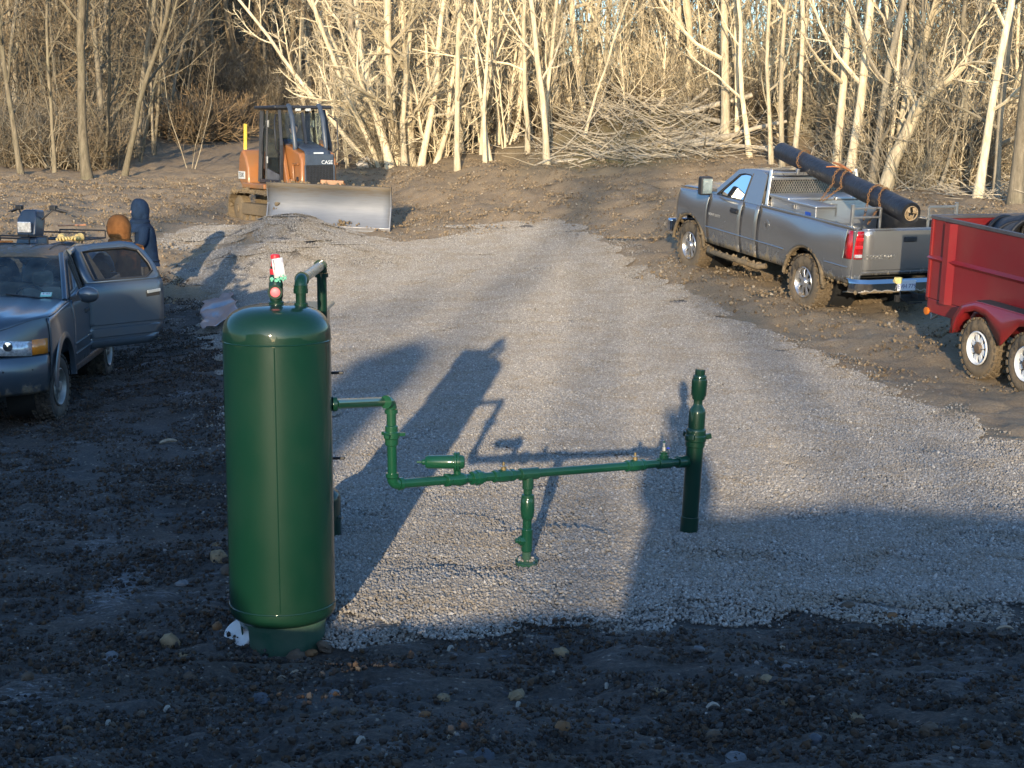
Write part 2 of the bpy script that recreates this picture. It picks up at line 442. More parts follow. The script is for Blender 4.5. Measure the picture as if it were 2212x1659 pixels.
def ground_mat():
    k = NT('soil')
    at = k.n('ShaderNodeAttribute', attribute_name='zone')     # r: forest litter, g: tan soil, b: turf
    sp = k.n('ShaderNodeSeparateColor'); k.l(at.outputs['Color'], sp.inputs[0])
    a, b, c = k.noise(34, 6, 0.7), k.noise(3.1, 5, 0.6), k.noise(110, 3, 0.6)
    dark_soil = k.ramp(a, [(0.30, (0.024, 0.021, 0.020)), (0.5, (0.055, 0.045, 0.038)), (0.68, (0.10, 0.078, 0.058))])
    dark_soil = k.mix(k.rng(k.noise(0.9, 5, 0.6), 0.45, 0.7, 0, 0.55), dark_soil, (0.052, 0.051, 0.053))
    tan_soil = k.ramp(a, [(0.28, (0.17, 0.122, 0.072)), (0.5, (0.33, 0.24, 0.145)), (0.72, (0.44, 0.335, 0.21))])
    tan_soil = k.mix(k.rng(b, 0.38, 0.66, 0, 0.6), tan_soil, (0.215, 0.155, 0.095))
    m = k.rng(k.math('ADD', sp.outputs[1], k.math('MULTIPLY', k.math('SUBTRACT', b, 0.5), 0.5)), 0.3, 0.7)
    col = k.mix(m, dark_soil, tan_soil)
    # crumbs and small stones
    vo = k.n('ShaderNodeTexVoronoi'); vo.inputs['Scale'].default_value = 26; k.l(k.co(), vo.inputs['Vector'])
    st = k.math('MULTIPLY', k.rng(vo.outputs['Distance'], 0.32, 0.2), k.rng(vo.outputs['Color'], 0.72, 0.74))
    col = k.mix(st, col, k.mix(vo.outputs['Color'], (0.12, 0.10, 0.085), (0.26, 0.22, 0.17)))
    # frost and lime dust in scuffed streaks
    mp = k.n('ShaderNodeMapping'); mp.inputs['Rotation'].default_value = (0, 0, 0.35); mp.inputs['Scale'].default_value = (1.0, 2.6, 1); k.l(k.co(), mp.inputs[0])
    fr = k.math('MULTIPLY', k.rng(k.noise(6, 7, 0.72, vec=mp.outputs[0]), 0.54, 0.66), k.rng(k.noise(0.55, 3), 0.45, 0.58))
    af = k.n('ShaderNodeAttribute', attribute_name='frost')
    fr = k.math('MAXIMUM', k.math('MULTIPLY', fr, 0.6), k.rng(k.math('ADD', k.noise(16, 8, 0.8, vec=mp.outputs[0]), k.math('MULTIPLY', af.outputs['Fac'], 0.17)), 0.60, 0.74))
    fr = k.math('MULTIPLY', fr, k.math('SUBTRACT', 1.0, sp.outputs[0]))
    col = k.mix(k.math('MULTIPLY', fr, 0.7), col, (0.32, 0.33, 0.35))
    litter = k.ramp(k.noise(22, 6, 0.75), [(0.3, (0.045, 0.03, 0.018)), (0.5, (0.13, 0.085, 0.045)), (0.7, (0.24, 0.17, 0.10))])
    col = k.mix(sp.outputs[0], col, litter)
    col = k.mix(k.math('MULTIPLY', sp.outputs[2], k.rng(a, 0.3, 0.6)), col, k.mix(c, (0.05, 0.075, 0.018), (0.15, 0.16, 0.05)))
    k.set(Base_Color=col, Roughness=k.rng(a, 0.3, 0.7, 0.98, 0.78), Specular_IOR_Level=0.35)
    k.bump(k.math('ADD', k.math('MULTIPLY', a, 1.0), k.math('MULTIPLY', c, 0.4)), 0.9, 0.035)
    return k.m
SOIL = ground_mat()
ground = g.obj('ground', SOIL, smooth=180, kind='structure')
lit = np.maximum(smoothstep(44, 50, GY + 2.5 * fbm(GX * .2, GY * .2, 2, 61) - 0.20 * np.clip(GX, -40, 0) * 0 - np.where(GX < -8, 0, 0) + 6 * smoothstep(9, 16, GX)), smoothstep(-26, -34, GX))
path = smoothstep(3.6, 1.8, np.abs(GX - (-8.5 - (GY - 44) * 0.16)) ) * smoothstep(44, 48, GY) * smoothstep(84, 74, GY)
lit = lit * (1 - path)
tan_soil = np.clip(smoothstep(20, 29, GY + 1.5 * np.clip(GX, -2, 7) + 2.5 * np.clip(GX - 3.2, 0, 3) + 1.5 * fbm(GX * .3, GY * .3, 2, 63)), 0, 1)  # soil goes from dark to tan towards the back and the right
tan_soil = np.where(GY < 4.4, 0.2, tan_soil)
bp = P(1330, 375, 42); gp = P(745, 268, 78)
turf = 0.55 * np.exp(-((GX - P(1430, 330, 44.5).x) / 4.5) ** 2 - ((GY - 44.5) / 1.8) ** 2) + 0.8 * np.exp(-((GX - bp.x) / 1.9) ** 2 - ((GY - bp.y) / 1.3) ** 2) + 0.7 * np.exp(-((GX - gp.x) / 4) ** 2 - ((GY - gp.y) / 4) ** 2) + 0.5 * smoothstep(52, 60, GY) * smoothstep(-2, 3, GX) * smoothstep(0, .6, fbm(GX * .2, GY * .2, 2, 65))
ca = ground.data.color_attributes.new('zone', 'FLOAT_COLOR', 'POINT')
ca.data.foreach_set('color', np.stack([lit, tan_soil, np.clip(turf, 0, 1), np.ones_like(lit)], -1).astype(np.float32).ravel())

fro = np.zeros_like(GX)
for (zx, zy, sx, sy, a_) in ((262, 1265, .20, .75, 1), (300, 790, .55, .28, 1), (395, 850, .40, .14, 1), (215, 1180, .25, .4, .7), (60, 1010, .5, .5, .5), (180, 1060, .5, .35, .55), (330, 1010, .4, .3, .5), (40, 1500, .3, .5, .6), (900, 1480, .6, .2, .3)):
    c_ = flat_ground(zx, zy); fro = np.maximum(fro, a_ * np.exp(-((GX - c_.x) / sx) ** 2 - ((GY - c_.y) / sy) ** 2))
fa = ground.data.attributes.new('frost', 'FLOAT', 'POINT'); fa.data.foreach_set('value', fro.astype(np.float32).ravel())

# gravel pad: a laid sheet of crushed limestone with a ragged edge
xs_ = np.arange(-9.5, 9.5, 0.10); yy_ = np.arange(8.6, 36.0, 0.10)
PX, PY = np.meshgrid(xs_, yy_)
SD = pad_sd(PX, PY)
PZ = H(PX, PY) + (0.105 + 0.015 * smoothstep(22, 26, PY)) * smoothstep(-0.12, 0.32 + 0.25 * smoothstep(22, 26, PY), SD) - 0.08
def pad_z(x, y):
    x, y = np.asarray(x, float), np.asarray(y, float)
    return np.maximum(H(x, y), H(x, y) + (0.105 + 0.015 * smoothstep(22, 26, y)) * smoothstep(-0.12, 0.32 + 0.25 * smoothstep(22, 26, y), pad_sd(x, y)) - 0.08)
ok = (SD > -0.12)
idx = np.arange(PX.size).reshape(PX.shape)
cell = ok[:-1, :-1] & ok[1:, :-1] & ok[:-1, 1:] & ok[1:, 1:]
q = np.stack([idx[:-1, :-1][cell], idx[:-1, 1:][cell], idx[1:, 1:][cell], idx[1:, :-1][cell]], -1)
use = np.unique(q); rm = np.full(PX.size, -1); rm[use] = np.arange(len(use))
g = Geo().add(np.stack([PX.ravel()[use], PY.ravel()[use], PZ.ravel()[use]], -1), rm[q])
def gravel_mat(name, island):
    k = NT(name)
    stain = k.math('MAXIMUM', k.rng(k.noise(0.5, 6, 0.68), 0.47, 0.68, 0, 0.62), k.rng(k.noise(0.17, 4, 0.6), 0.52, 0.66, 0, 0.4))     # yellow clay worked into the stone
    fine = k.noise(70, 4, 0.6)
    if island:
        geo = k.n('ShaderNodeNewGeometry')
        base = k.ramp(geo.outputs['Random Per Island'], [(0.0, (0.10, 0.093, 0.085)), (0.35, (0.185, 0.171, 0.155)), (0.7, (0.25, 0.233, 0.212)), (0.93, (0.33, 0.315, 0.295)), (1.0, (0.47, 0.455, 0.435))])
        base = k.mix(0.35, base, k.mix(fine, (0.13, 0.12, 0.108), (0.38, 0.355, 0.32)))
    else:
        vo = k.n('ShaderNodeTexVoronoi'); vo.inputs['Scale'].default_value = 38; k.l(k.co(), vo.inputs['Vector'])
        base = k.ramp(vo.outputs['Color'], [(0.0, (0.08, 0.072, 0.065)), (0.5, (0.20, 0.185, 0.165)), (1.0, (0.34, 0.32, 0.29))])
        base = k.mix(k.rng(vo.outputs['Distance'], 0.2, 0.6, 0, 0.8), base, (0.06, 0.052, 0.045))
        k.bump(vo.outputs['Distance'], 0.8, 0.02)
    k2 = k.n('ShaderNodeTexCoord')
    k.set(Base_Color=k.mix(stain, base, (0.165, 0.125, 0.078)), Roughness=0.9, Specular_IOR_Level=0.3)
    return k.m
g.obj('gravel_pad', gravel_mat('limestone_sheet', False), smooth=180, kind='structure')

# ---- scattered stone: patches of real stones instanced over the sheets (uncountable stuff)
ICO_V = []
_t = (1 + 5 ** .5) / 2
for a_, b_ in ((-1, _t), (1, _t), (-1, -_t), (1, -_t)): ICO_V.append((a_, b_, 0))
for a_, b_ in ((-1, _t), (1, _t), (-1, -_t), (1, -_t)): ICO_V.append((0, a_, b_))
for a_, b_ in ((_t, -1), (_t, 1), (-_t, -1), (-_t, 1)): ICO_V.append((a_, 0, b_))
ICO_V = np.array(ICO_V) / math.hypot(1, _t)
ICO_F = np.array([(0,11,5),(0,5,1),(0,1,7),(0,7,10),(0,10,11),(1,5,9),(5,11,4),(11,10,2),(10,7,6),(7,1,8),(3,9,4),(3,4,2),(3,2,6),(3,6,8),(3,8,9),(4,9,5),(2,4,11),(6,2,10),(8,6,7),(9,8,1)])
def rand_rot(n, r):
    q_ = r.normal(size=(n, 4)); q_ /= np.linalg.norm(q_, axis=1, keepdims=True); a, b, c, d = q_.T
    return np.stack([np.stack([1-2*(c*c+d*d), 2*(b*c-a*d), 2*(b*d+a*c)], -1), np.stack([2*(b*c+a*d), 1-2*(b*b+d*d), 2*(c*d-a*b)], -1), np.stack([2*(b*d-a*c), 2*(c*d+a*b), 1-2*(b*b+c*c)], -1)], 1)
def stone_cloud(pos, size, r, flat=(0.55, 0.9), jit=0.22):
    n = len(pos)
    v = ICO_V[None] * (1 + r.normal(0, jit, (n, 12, 1)))
    v = v * np.stack([np.ones(n), r.uniform(0.65, 1, n), r.uniform(*flat, n)], -1)[:, None]
    v = np.einsum('nij,nkj->nki', rand_rot(n, r), v) * (size / 2)[:, None, None] + pos[:, None]
    f = ICO_F[None] + (np.arange(n) * 12)[:, None, None]
    return v.reshape(-1, 3), f.reshape(-1, 3)
def hidden_coll(name): return bpy.data.collections.new(name)      # never linked: only feeds the instancer
def patch_set(name, mat, count, radius, smin, smax, nvar, power=1.0, lift=0.25, seed=3):
    col = hidden_coll(name)
    r = np.random.default_rng(seed)
    for k_ in range(nvar):
        a = r.uniform(0, 2 * math.pi, count); d = radius * np.sqrt(r.uniform(0, 1, count))
        size = smin + (smax - smin) * r.uniform(0, 1, count) ** power
        pos = np.stack([d * np.cos(a), d * np.sin(a), size * lift * r.uniform(0.2, 1.4, count)], -1)
        v, f = stone_cloud(pos, size, r)
        me = Geo().add(v, t=f).mesh(name, smooth=0); me.materials.append(mat)
        o = bpy.data.objects.new(name, me); col.objects.link(o)
    return col
def scatter(name, pts, rots, scales, idxs, coll, mat=None):
    me = bpy.data.meshes.new(name)
    me.vertices.add(len(pts)); me.vertices.foreach_set('co', np.asarray(pts, np.float32).ravel())
    for an, ty, dt, prop in (('rot', 'FLOAT_VECTOR', rots, 'vector'), ('scl', 'FLOAT_VECTOR', scales, 'vector'), ('idx', 'INT', idxs, 'value')):
        at = me.attributes.new(an, ty, 'POINT'); at.data.foreach_set(prop, np.asarray(dt, np.int32 if ty == 'INT' else np.float32).ravel())
    o = bpy.data.objects.new(name, me); C.objects.link(o); o['kind'] = 'stuff'
    ng = bpy.data.node_groups.new(name, 'GeometryNodeTree')
    ng.interface.new_socket('Geometry', in_out='INPUT', socket_type='NodeSocketGeometry'); ng.interface.new_socket('Geometry', in_out='OUTPUT', socket_type='NodeSocketGeometry')
    N = ng.nodes.new; L = ng.links.new
    gi, go, ip, ci = N('NodeGroupInput'), N('NodeGroupOutput'), N('GeometryNodeInstanceOnPoints'), N('GeometryNodeCollectionInfo')
    ci.inputs[0].default_value = coll; ci.inputs[1].default_value = True; ci.inputs[2].default_value = True
    L(gi.outputs[0], ip.inputs['Points']); L(ci.outputs[0], ip.inputs['Instance']); ip.inputs['Pick Instance'].default_value = True
    for an, ty, sock in (('rot', 'FLOAT_VECTOR', 'Rotation'), ('scl', 'FLOAT_VECTOR', 'Scale'), ('idx', 'INT', 'Instance Index')):
        na = N('GeometryNodeInputNamedAttribute'); na.data_type = ty; na.inputs[0].default_value = an
        if sock == 'Rotation':
            e = N('FunctionNodeEulerToRotation'); L(na.outputs[0], e.inputs[0]); L(e.outputs[0], ip.inputs[sock])
        else: L(na.outputs[0], ip.inputs[sock])
    L(ip.outputs[0], go.inputs[0])
    md = o.modifiers.new('scatter', 'NODES'); md.node_group = ng
    return o
def surf_euler(x, y, r, zf=H):
    e = 0.15
    nx = -(zf(x + e, y) - zf(x - e, y)) / (2 * e); ny = -(zf(x, y + e) - zf(x, y - e)) / (2 * e)
    out = []
    for a, b in zip(nx, ny):
        qn = Vector((a, b, 1)).to_track_quat('Z', 'Y')
        out.append(tuple((qn.to_matrix() @ Matrix.Rotation(r.uniform(0, 6.283), 3, 'Z')).to_euler()))
    return out
def jgrid(x0, x1, y0, y1, sp, r):
    x, y = np.meshgrid(np.arange(x0, x1, sp), np.arange(y0, y1, sp)); x = x.ravel(); y = y.ravel()
    return x + r.uniform(-.45, .45, x.size) * sp, y + r.uniform(-.45, .45, y.size) * sp
STONE = gravel_mat('limestone', True)
r1 = np.random.default_rng(11)
gc = patch_set('gravel_patch', STONE, 1150, 0.36, 0.010, 0.029, 5, 0.9, 0.12)
x, y = jgrid(-9, 9.3, 8.8, 35, 0.36, r1)
s_ = pad_sd(x, y); m_ = (s_ > 0.10) & (np.abs(x) < 0.345 * y + 1.0); x, y = x[m_], y[m_]
scatter('gravel', np.stack([x, y, pad_z(x, y) + 0.004], -1), surf_euler(x, y, r1), np.ones((len(x), 3)) * r1.uniform(0.9, 1.15, (len(x), 1)), r1.integers(0, 5, len(x)), gc)
# loose stones thrown past the edge
r2 = np.random.default_rng(12)
gc2 = patch_set('loose_gravel_patch', STONE, 60, 0.34, 0.010, 0.028, 4, 0.9, 0.15, 5)
x, y = jgrid(-9, 9.3, 8.8, 35, 0.40, r2)
s_ = pad_sd(x, y); m_ = (s_ < 0.14) & (s_ > np.where(y < 16, -0.16, -0.35)) & (np.abs(x) < 0.345 * y + 1.0) & (r2.uniform(size=len(x)) < 0.85); x, y = x[m_], y[m_]
scatter('gravel', np.stack([x, y, pad_z(x, y)], -1), surf_euler(x, y, r2), np.ones((len(x), 3)), r2.integers(0, 4, len(x)), gc2)
# clods and pebbles of the soil
def clod_mat():
    k = NT('clods'); geo = k.n('ShaderNodeNewGeometry')
    c = k.ramp(geo.outputs['Random Per Island'], [(0.0, (0.022, 0.019, 0.018)), (0.40, (0.055, 0.042, 0.033)), (0.66, (0.085, 0.052, 0.028)), (0.84, (0.066, 0.068, 0.074)), (0.95, (0.10, 0.082, 0.062)), (0.992, (0.14, 0.13, 0.12)), (1.0, (0.28, 0.27, 0.26))])
    k.set(Base_Color=k.mix(0.4, c, k.mix(k.noise(60, 4), (0.02, 0.016, 0.014), (0.15, 0.115, 0.085)), 'SOFT_LIGHT'), Roughness=0.9, Specular_IOR_Level=0.3)
    return k.m
def tan_clod_mat():
    k = NT('tan_clods'); geo = k.n('ShaderNodeNewGeometry')
    c = k.ramp(geo.outputs['Random Per Island'], [(0.0, (0.10, 0.072, 0.045)), (0.55, (0.20, 0.148, 0.092)), (0.9, (0.26, 0.20, 0.13)), (1.0, (0.36, 0.32, 0.26))])
    k.set(Base_Color=c, Roughness=0.95, Specular_IOR_Level=0.2); return k.m
r3 = np.random.default_rng(13)
cc = patch_set('clod_patch', clod_mat(), 460, 0.40, 0.006, 0.040, 5, 3.8, 0.06, 8)
x, y = jgrid(-11, 11, 5.0, 30, 0.42, r3)
s_ = pad_sd(x, y); dr = smoothstep(20, 29, y + 1.5 * np.clip(x, -2, 7) + 2.5 * np.clip(x - 3.2, 0, 3))
fz = np.zeros_like(x)
for (zx, zy, sx, sy, a_) in ((262, 1265, .20, .75, 1), (300, 790, .55, .28, 1), (395, 850, .40, .14, 1), (215, 1180, .25, .4, .7)):
    c_ = flat_ground(zx, zy); fz = np.maximum(fz, np.exp(-((x - c_.x) / sx) ** 2 - ((y - c_.y) / sy) ** 2))
m_ = (s_ < -0.05) & ((fz < .35) | (r3.uniform(size=len(x)) < .4)) & ~((np.minimum(np.abs(x + 2.55 - .1 * np.sin(y * .5)), np.abs(x + 4.05 - .1 * np.sin(y * .5))) < .30) & (y > 9) & (y < 18) & (r3.uniform(size=len(x)) < .7)) & (np.abs(x) < 0.345 * y + 0.8) & (r3.uniform(size=len(x)) > dr); x, y = x[m_], y[m_]
scatter('soil_clods', np.stack([x, y, H(x, y)], -1), surf_euler(x, y, r3), np.ones((len(x), 3)) * r3.uniform(0.8, 1.3, (len(x), 1)), r3.integers(0, 5, len(x)), cc)
cc2 = patch_set('tan_clod_patch', tan_clod_mat(), 200, 0.55, 0.008, 0.055, 4, 4.0, 0.05, 9)
x, y = jgrid(-16, 16, 19, 46, 0.75, r3)
s_ = pad_sd(x, y); dr = smoothstep(20, 29, y + 1.5 * np.clip(x, -2, 7) + 2.5 * np.clip(x - 3.2, 0, 3))
m_ = (s_ < -0.1) & (np.abs(x) < 0.345 * y + 0.8) & (r3.uniform(size=len(x)) < dr); x, y = x[m_], y[m_]
scatter('soil_clods', np.stack([x, y, H(x, y)], -1), surf_euler(x, y, r3), np.ones((len(x), 3)) * r3.uniform(0.8, 1.3, (len(x), 1)), r3.integers(0, 4, len(x)), cc2)
# ------------------------------------------------------------------ woods
def bark_mat(name, lo, hi, lichen=0.2):
    k = NT(name)
    mp = k.n('ShaderNodeMapping'); mp.inputs['Scale'].default_value = (1, 1, 0.22); k.l(k.co(), mp.inputs[0])
    a = k.noise(14, 6, 0.7, vec=mp.outputs[0]); b = k.noise(1.1, 3)
    oi = k.n('ShaderNodeObjectInfo')
    c = k.ramp(a, [(0.3, lo), (0.65, hi)])
    c = k.mix(k.rng(b, 0.45, 0.7, 0, lichen), c, (0.20, 0.21, 0.13))
    hv = k.n('ShaderNodeHueSaturation'); k.l(c, hv.inputs['Color']); k.l(k.rng(oi.outputs['Random'], 0, 1, 0.65, 1.2), hv.inputs['Value'])
    k.set(Base_Color=hv.outputs[0], Roughness=0.9, Specular_IOR_Level=0.2)
    k.bump(a, 0.7, 0.02)
    return k.m
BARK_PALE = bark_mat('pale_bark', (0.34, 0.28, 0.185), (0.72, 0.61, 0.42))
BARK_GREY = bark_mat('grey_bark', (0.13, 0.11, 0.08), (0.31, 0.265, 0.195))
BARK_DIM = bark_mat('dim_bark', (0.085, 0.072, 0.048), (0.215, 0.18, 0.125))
BARK_BROWN = bark_mat('brown_twigs', (0.11, 0.083, 0.052), (0.27, 0.21, 0.135), 0.1)

def norm(v): return v / max(np.linalg.norm(v), 1e-9)
def limb_path(p, d, L, n, wig, up, r):
    pts = [p]; d = norm(d); st = L / n
    for _ in range(n):
        d = norm(d + r.normal(0, wig, 3) + V3((0, 0, up)))
        pts.append(pts[-1] + d * st)
    return np.array(pts), d
def perp_dir(d, ang, r):
    a = r.normal(size=3); a = norm(a - d * (a @ d))
    return norm(d * math.cos(ang) + a * math.sin(ang))
def grow(p, d, L, rad, lev, r, gt, gc, prm):
    """recursive bare branch; trunk goes to gt, everything finer to gc"""
    nseg = (12, 7, 4, 3)[lev]; sides = (9, 5, 4, 3)[lev]
    pts, dend = limb_path(p, d, L, nseg, prm['wig'][lev], prm['up'][lev], r)
    t = np.linspace(0, 1, len(pts))
    rr = rad * (1 - (1 - prm['tip'][lev]) * t ** 0.9)
    if lev == 0: rr = rr * (1 + 0.45 * np.exp(-t * L / 0.35))
    (gt if lev == 0 else gc).tube(pts, rr, sides, caps=False)
    if lev >= prm['levels']: return
    nb = prm['nb'][lev]; nb = int(r.integers(int(nb * 0.75), int(nb * 1.25) + 2))
    t0 = prm['t0'][lev]
    for k in range(nb):
        tt = t0 + (1 - t0) * ((k + r.uniform(0, 1)) / nb)
        f = tt * (len(pts) - 1); i = min(int(f), len(pts) - 2); q = pts[i] * (1 - f + i) + pts[i + 1] * (f - i)
        dl = norm(pts[i + 1] - pts[i])
        cd = perp_dir(dl, r.normal(prm['ang'][lev], 0.22), r)
        if lev == 0 and cd[2] < -0.1: cd[2] = abs(cd[2]) * 0.3
        cl = L * prm['len'][lev] * r.uniform(0.55, 1.15) * (1.05 - 0.6 * tt)
        cr = min(np.interp(tt, t, rr) * r.uniform(0.4, 0.65), rad * 0.6)
        cr = max(cr, prm['rmin'][min(lev + 1, 3)])
        grow(q, cd, cl, cr, lev + 1, r, gt, gc, prm)
SLENDER = dict(levels=3, wig=(.05,.12,.18,.22), up=(.03,.06,.03,.02), tip=(.35,.35,.4,.5), nb=(11,6,5,0), t0=(.16,.2,.15,0), ang=(.75,.7,.7,0), len=(.30,.5,.5,0), rmin=(0,.014,.008,.0055))
FORKED = dict(levels=3, wig=(.06,.10,.18,.22), up=(.02,.10,.04,.02), tip=(.45,.3,.4,.5), nb=(7,8,5,0), t0=(.22,.15,.15,0), ang=(.5,.6,.7,0), len=(.75,.42,.45,0), rmin=(0,.02,.009,.006))
SAPLING = dict(levels=2, wig=(.07,.15,.2,.2), up=(.03,.08,.03,0), tip=(.25,.35,.5,.5), nb=(16,5,0,0), t0=(.12,.15,0,0), ang=(.65,.6,.6,0), len=(.27,.45,0,0), rmin=(0,.007,.005,.005))
DENSE = dict(levels=3, wig=(.06,.12,.18,.22), up=(.03,.04,.02,.01), tip=(.35,.35,.4,.5), nb=(15,8,6,0), t0=(.08,.15,.12,0), ang=(.85,.75,.75,0), len=(.33,.5,.5,0), rmin=(0,.016,.010,.007))
def tree_geo(h, rad, prm, r, d=(0, 0, 1), stems=1, spread=0.0):
    gt, gc = Geo(), Geo()
    for k in range(stems):
        a = r.uniform(0, 6.283); dd = V3(d) + V3((math.cos(a), math.sin(a), 0)) * spread * r.uniform(0.5, 1.2)
        p = V3((math.cos(a), math.sin(a), 0)) * rad * (1.3 if stems > 1 else 0) + V3((0, 0, -0.25))
        grow(p, norm(dd), h * r.uniform(0.75, 1.05) if stems > 1 else h, rad * (r.uniform(0.6, 1) if stems > 1 else 1), 0, r, gt, gc, prm)
    return gt, gc
def place_tree(name, label, loc, geos, bark, twig, group=None, rz=0.0, cat='tree'):
    t = thing(name, label, cat, loc, (0, 0, rz), group)
    geos[0].obj('trunk', bark, t, smooth=60); geos[1].obj('crown', twig, t, smooth=60)
    return t
rt = np.random.default_rng(101)

# --- trees one can name: base pixel, distance, lean at the top of the frame, width in zoomed pixels
def named_tree(label, zx, zy, y, topx, wpx, prm, h, bark=BARK_PALE, twig=BARK_GREY, name='tree', group=None):
    b = P(zx, zy, y); b.z = hz(b.x, b.y)
    tp = P(topx, 0, y)
    d = (tp - b).normalized()
    rad = wpx / S * y / FPX / 2
    return place_tree(name, label, b, tree_geo(h, rad, prm, rt, d=tuple(d)), bark, twig, group)
NAMED = [
 ('stout grey tree with a forked top at the shaded left edge of the clearing', 190, 382, 46, 120, 22, FORKED, 10, BARK_GREY),
 ('slim grey tree with upright twin limbs near the shaded track', 264, 372, 47, 318, 13, FORKED, 10, BARK_GREY),
 ('thin bare tree standing alone beside the dark track', 333, 334, 55, 326, 8, SLENDER, 9, BARK_GREY),
 ('leaning dull tree at the far left edge of the picture', 48, 382, 46, 5, 13, SLENDER, 10, BARK_GREY),
 ('pale thin pole in the shade left of the stout forked tree', 118, 382, 47, 90, 9, SLENDER, 9, BARK_GREY),
 ('young tree with arching limbs behind the stout forked tree', 228, 378, 49, 235, 8, DENSE, 9, BARK_GREY),
 ('pale birch like pole rising behind the slim twin limbed tree', 300, 352, 52, 352, 7, SLENDER, 11, BARK_PALE),
 ('white stemmed tree behind the bulldozer cab roof', 640, 262, 72, 665, 10, SLENDER, 12, BARK_PALE),
 ('pair stemmed pale tree in the sunny wood behind the orange machine', 672, 255, 74, 676, 11, FORKED, 12, BARK_PALE),
 ('straight pale trunk at the near side of the flared clump', 988, 352, 43, 984, 13, SLENDER, 11, BARK_PALE),
 ('wavy pale trunk right of the flared clump', 1062, 342, 43, 1018, 10, SLENDER, 11, BARK_PALE),
 ('crooked pale trunk that bends left near its foot', 1048, 352, 42.5, 1052, 9, FORKED, 10, BARK_PALE),
 ('sinuous pale trunk left of the brightest white one', 1140, 335, 43.5, 1120, 11, SLENDER, 11, BARK_PALE),
 ('brightest white trunk, straight, left of the brush pile', 1182, 338, 42, 1160, 14, SLENDER, 12, BARK_PALE),
 ('very thin white stem leaning right at the brush pile edge', 1258, 312, 44, 1312, 7, SLENDER, 9, BARK_PALE),
 ('tan trunk standing behind the thin leaning white stem', 1305, 300, 47, 1312, 11, FORKED, 10, BARK_PALE),
 ('pair of tan stems behind the middle of the brush pile', 1352, 285, 48, 1356, 12, FORKED, 11, BARK_PALE),
 ('slim y shaped tree behind the left slope of the brush pile', 1410, 260, 49, 1395, 8, FORKED, 10, BARK_PALE),
 ('curving tan trunk behind the right end of the brush pile', 1490, 265, 48, 1488, 13, FORKED, 11, BARK_PALE),
 ('thick bright trunk rising through the brush pile', 1568, 305, 43, 1572, 20, SLENDER, 13, BARK_PALE),
 ('broken topped thin trunk beside the thick bright one', 1592, 308, 43.5, 1600, 11, SLENDER, 10, BARK_PALE),
 ('pale trunk with a dark scar right of the brush pile', 1622, 315, 42, 1622, 12, SLENDER, 11, BARK_PALE),
 ('narrow wavy trunk above the truck cab', 1668, 318, 41, 1648, 10, SLENDER, 11, BARK_PALE),
 ('straight bright trunk left of the black roll end', 1692, 330, 40.5, 1694, 12, SLENDER, 12, BARK_PALE),
 ('forked tan tree right of the straight bright trunk', 1716, 345, 40, 1752, 12, FORKED, 11, BARK_PALE),
 ('tall pale trunk of the close pair above the black roll', 1803, 385, 38, 1850, 19, SLENDER, 13, BARK_PALE),
 ('thicker pale trunk of the close pair above the black roll', 1832, 400, 37.5, 1886, 21, SLENDER, 13, BARK_PALE),
 ('grey vine clad trunk right of the close pale pair', 1880, 415, 37, 1905, 18, DENSE, 12, BARK_GREY),
 ('thin upright trunk beside the vine clad one', 1912, 418, 37, 1938, 10, SLENDER, 11, BARK_PALE),
 ('pale forked trunk just behind the crooked elbow tree', 1925, 424, 37, 1990, 14, FORKED, 11, BARK_PALE),
 ('slender stem in the brush right of the crooked tree', 2002, 432, 36.5, 2030, 8, SLENDER, 9, BARK_GREY),
 ('thin leaning limb like tree crossing the dark thicket', 2020, 430, 36, 2130, 8, SLENDER, 9, BARK_GREY),
 ('grey trunk deep in the dark thicket above the trailer', 2085, 436, 37, 2105, 13, DENSE, 12, BARK_GREY),
 ('tall leaning pale trunk above the red trailer', 2108, 442, 34.5, 2178, 19, SLENDER, 13, BARK_PALE),
 ('dark tan trunk between the leaning trunk and the edge tree', 2150, 440, 35, 2160, 15, DENSE, 12, BARK_GREY),
 ('thickest grey trunk at the right edge above the red trailer', 2192, 440, 33.5, 2218, 28, FORKED, 13, BARK_GREY),
]
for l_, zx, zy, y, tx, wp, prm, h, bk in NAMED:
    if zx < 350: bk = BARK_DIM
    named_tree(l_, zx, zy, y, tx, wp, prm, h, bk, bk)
# the crooked tree, drawn limb by limb
eb = P(1912, 412, 36.6); eb.z = hz(eb.x, eb.y)
et = thing('tree', 'white trunk with a crooked elbow leaning far right', 'tree', eb)
ep = [V3(P(*q)) - V3(eb) for q in ((1908, 424, 36.6), (1930, 345, 36.6), (1962, 280, 36.5), (1982, 232, 36.4), (2018, 196, 36.2), (2052, 170, 36.0), (2086, 138, 35.8))]
Geo().tube(ep, [.19, .15, .135, .13, .115, .10, .075], 10).obj('trunk', BARK_PALE, et, smooth=60)
ge_ = Geo()
for i_ in (2, 3, 4, 5, 6):
    for k_ in range(4): grow(ep[i_], perp_dir(norm(ep[i_] - ep[i_ - 1]), .8, rt), rt.uniform(.6, 1.8), .03, 2, rt, ge_, ge_, SLENDER)
ge_.obj('crown', BARK_PALE, et, smooth=60)
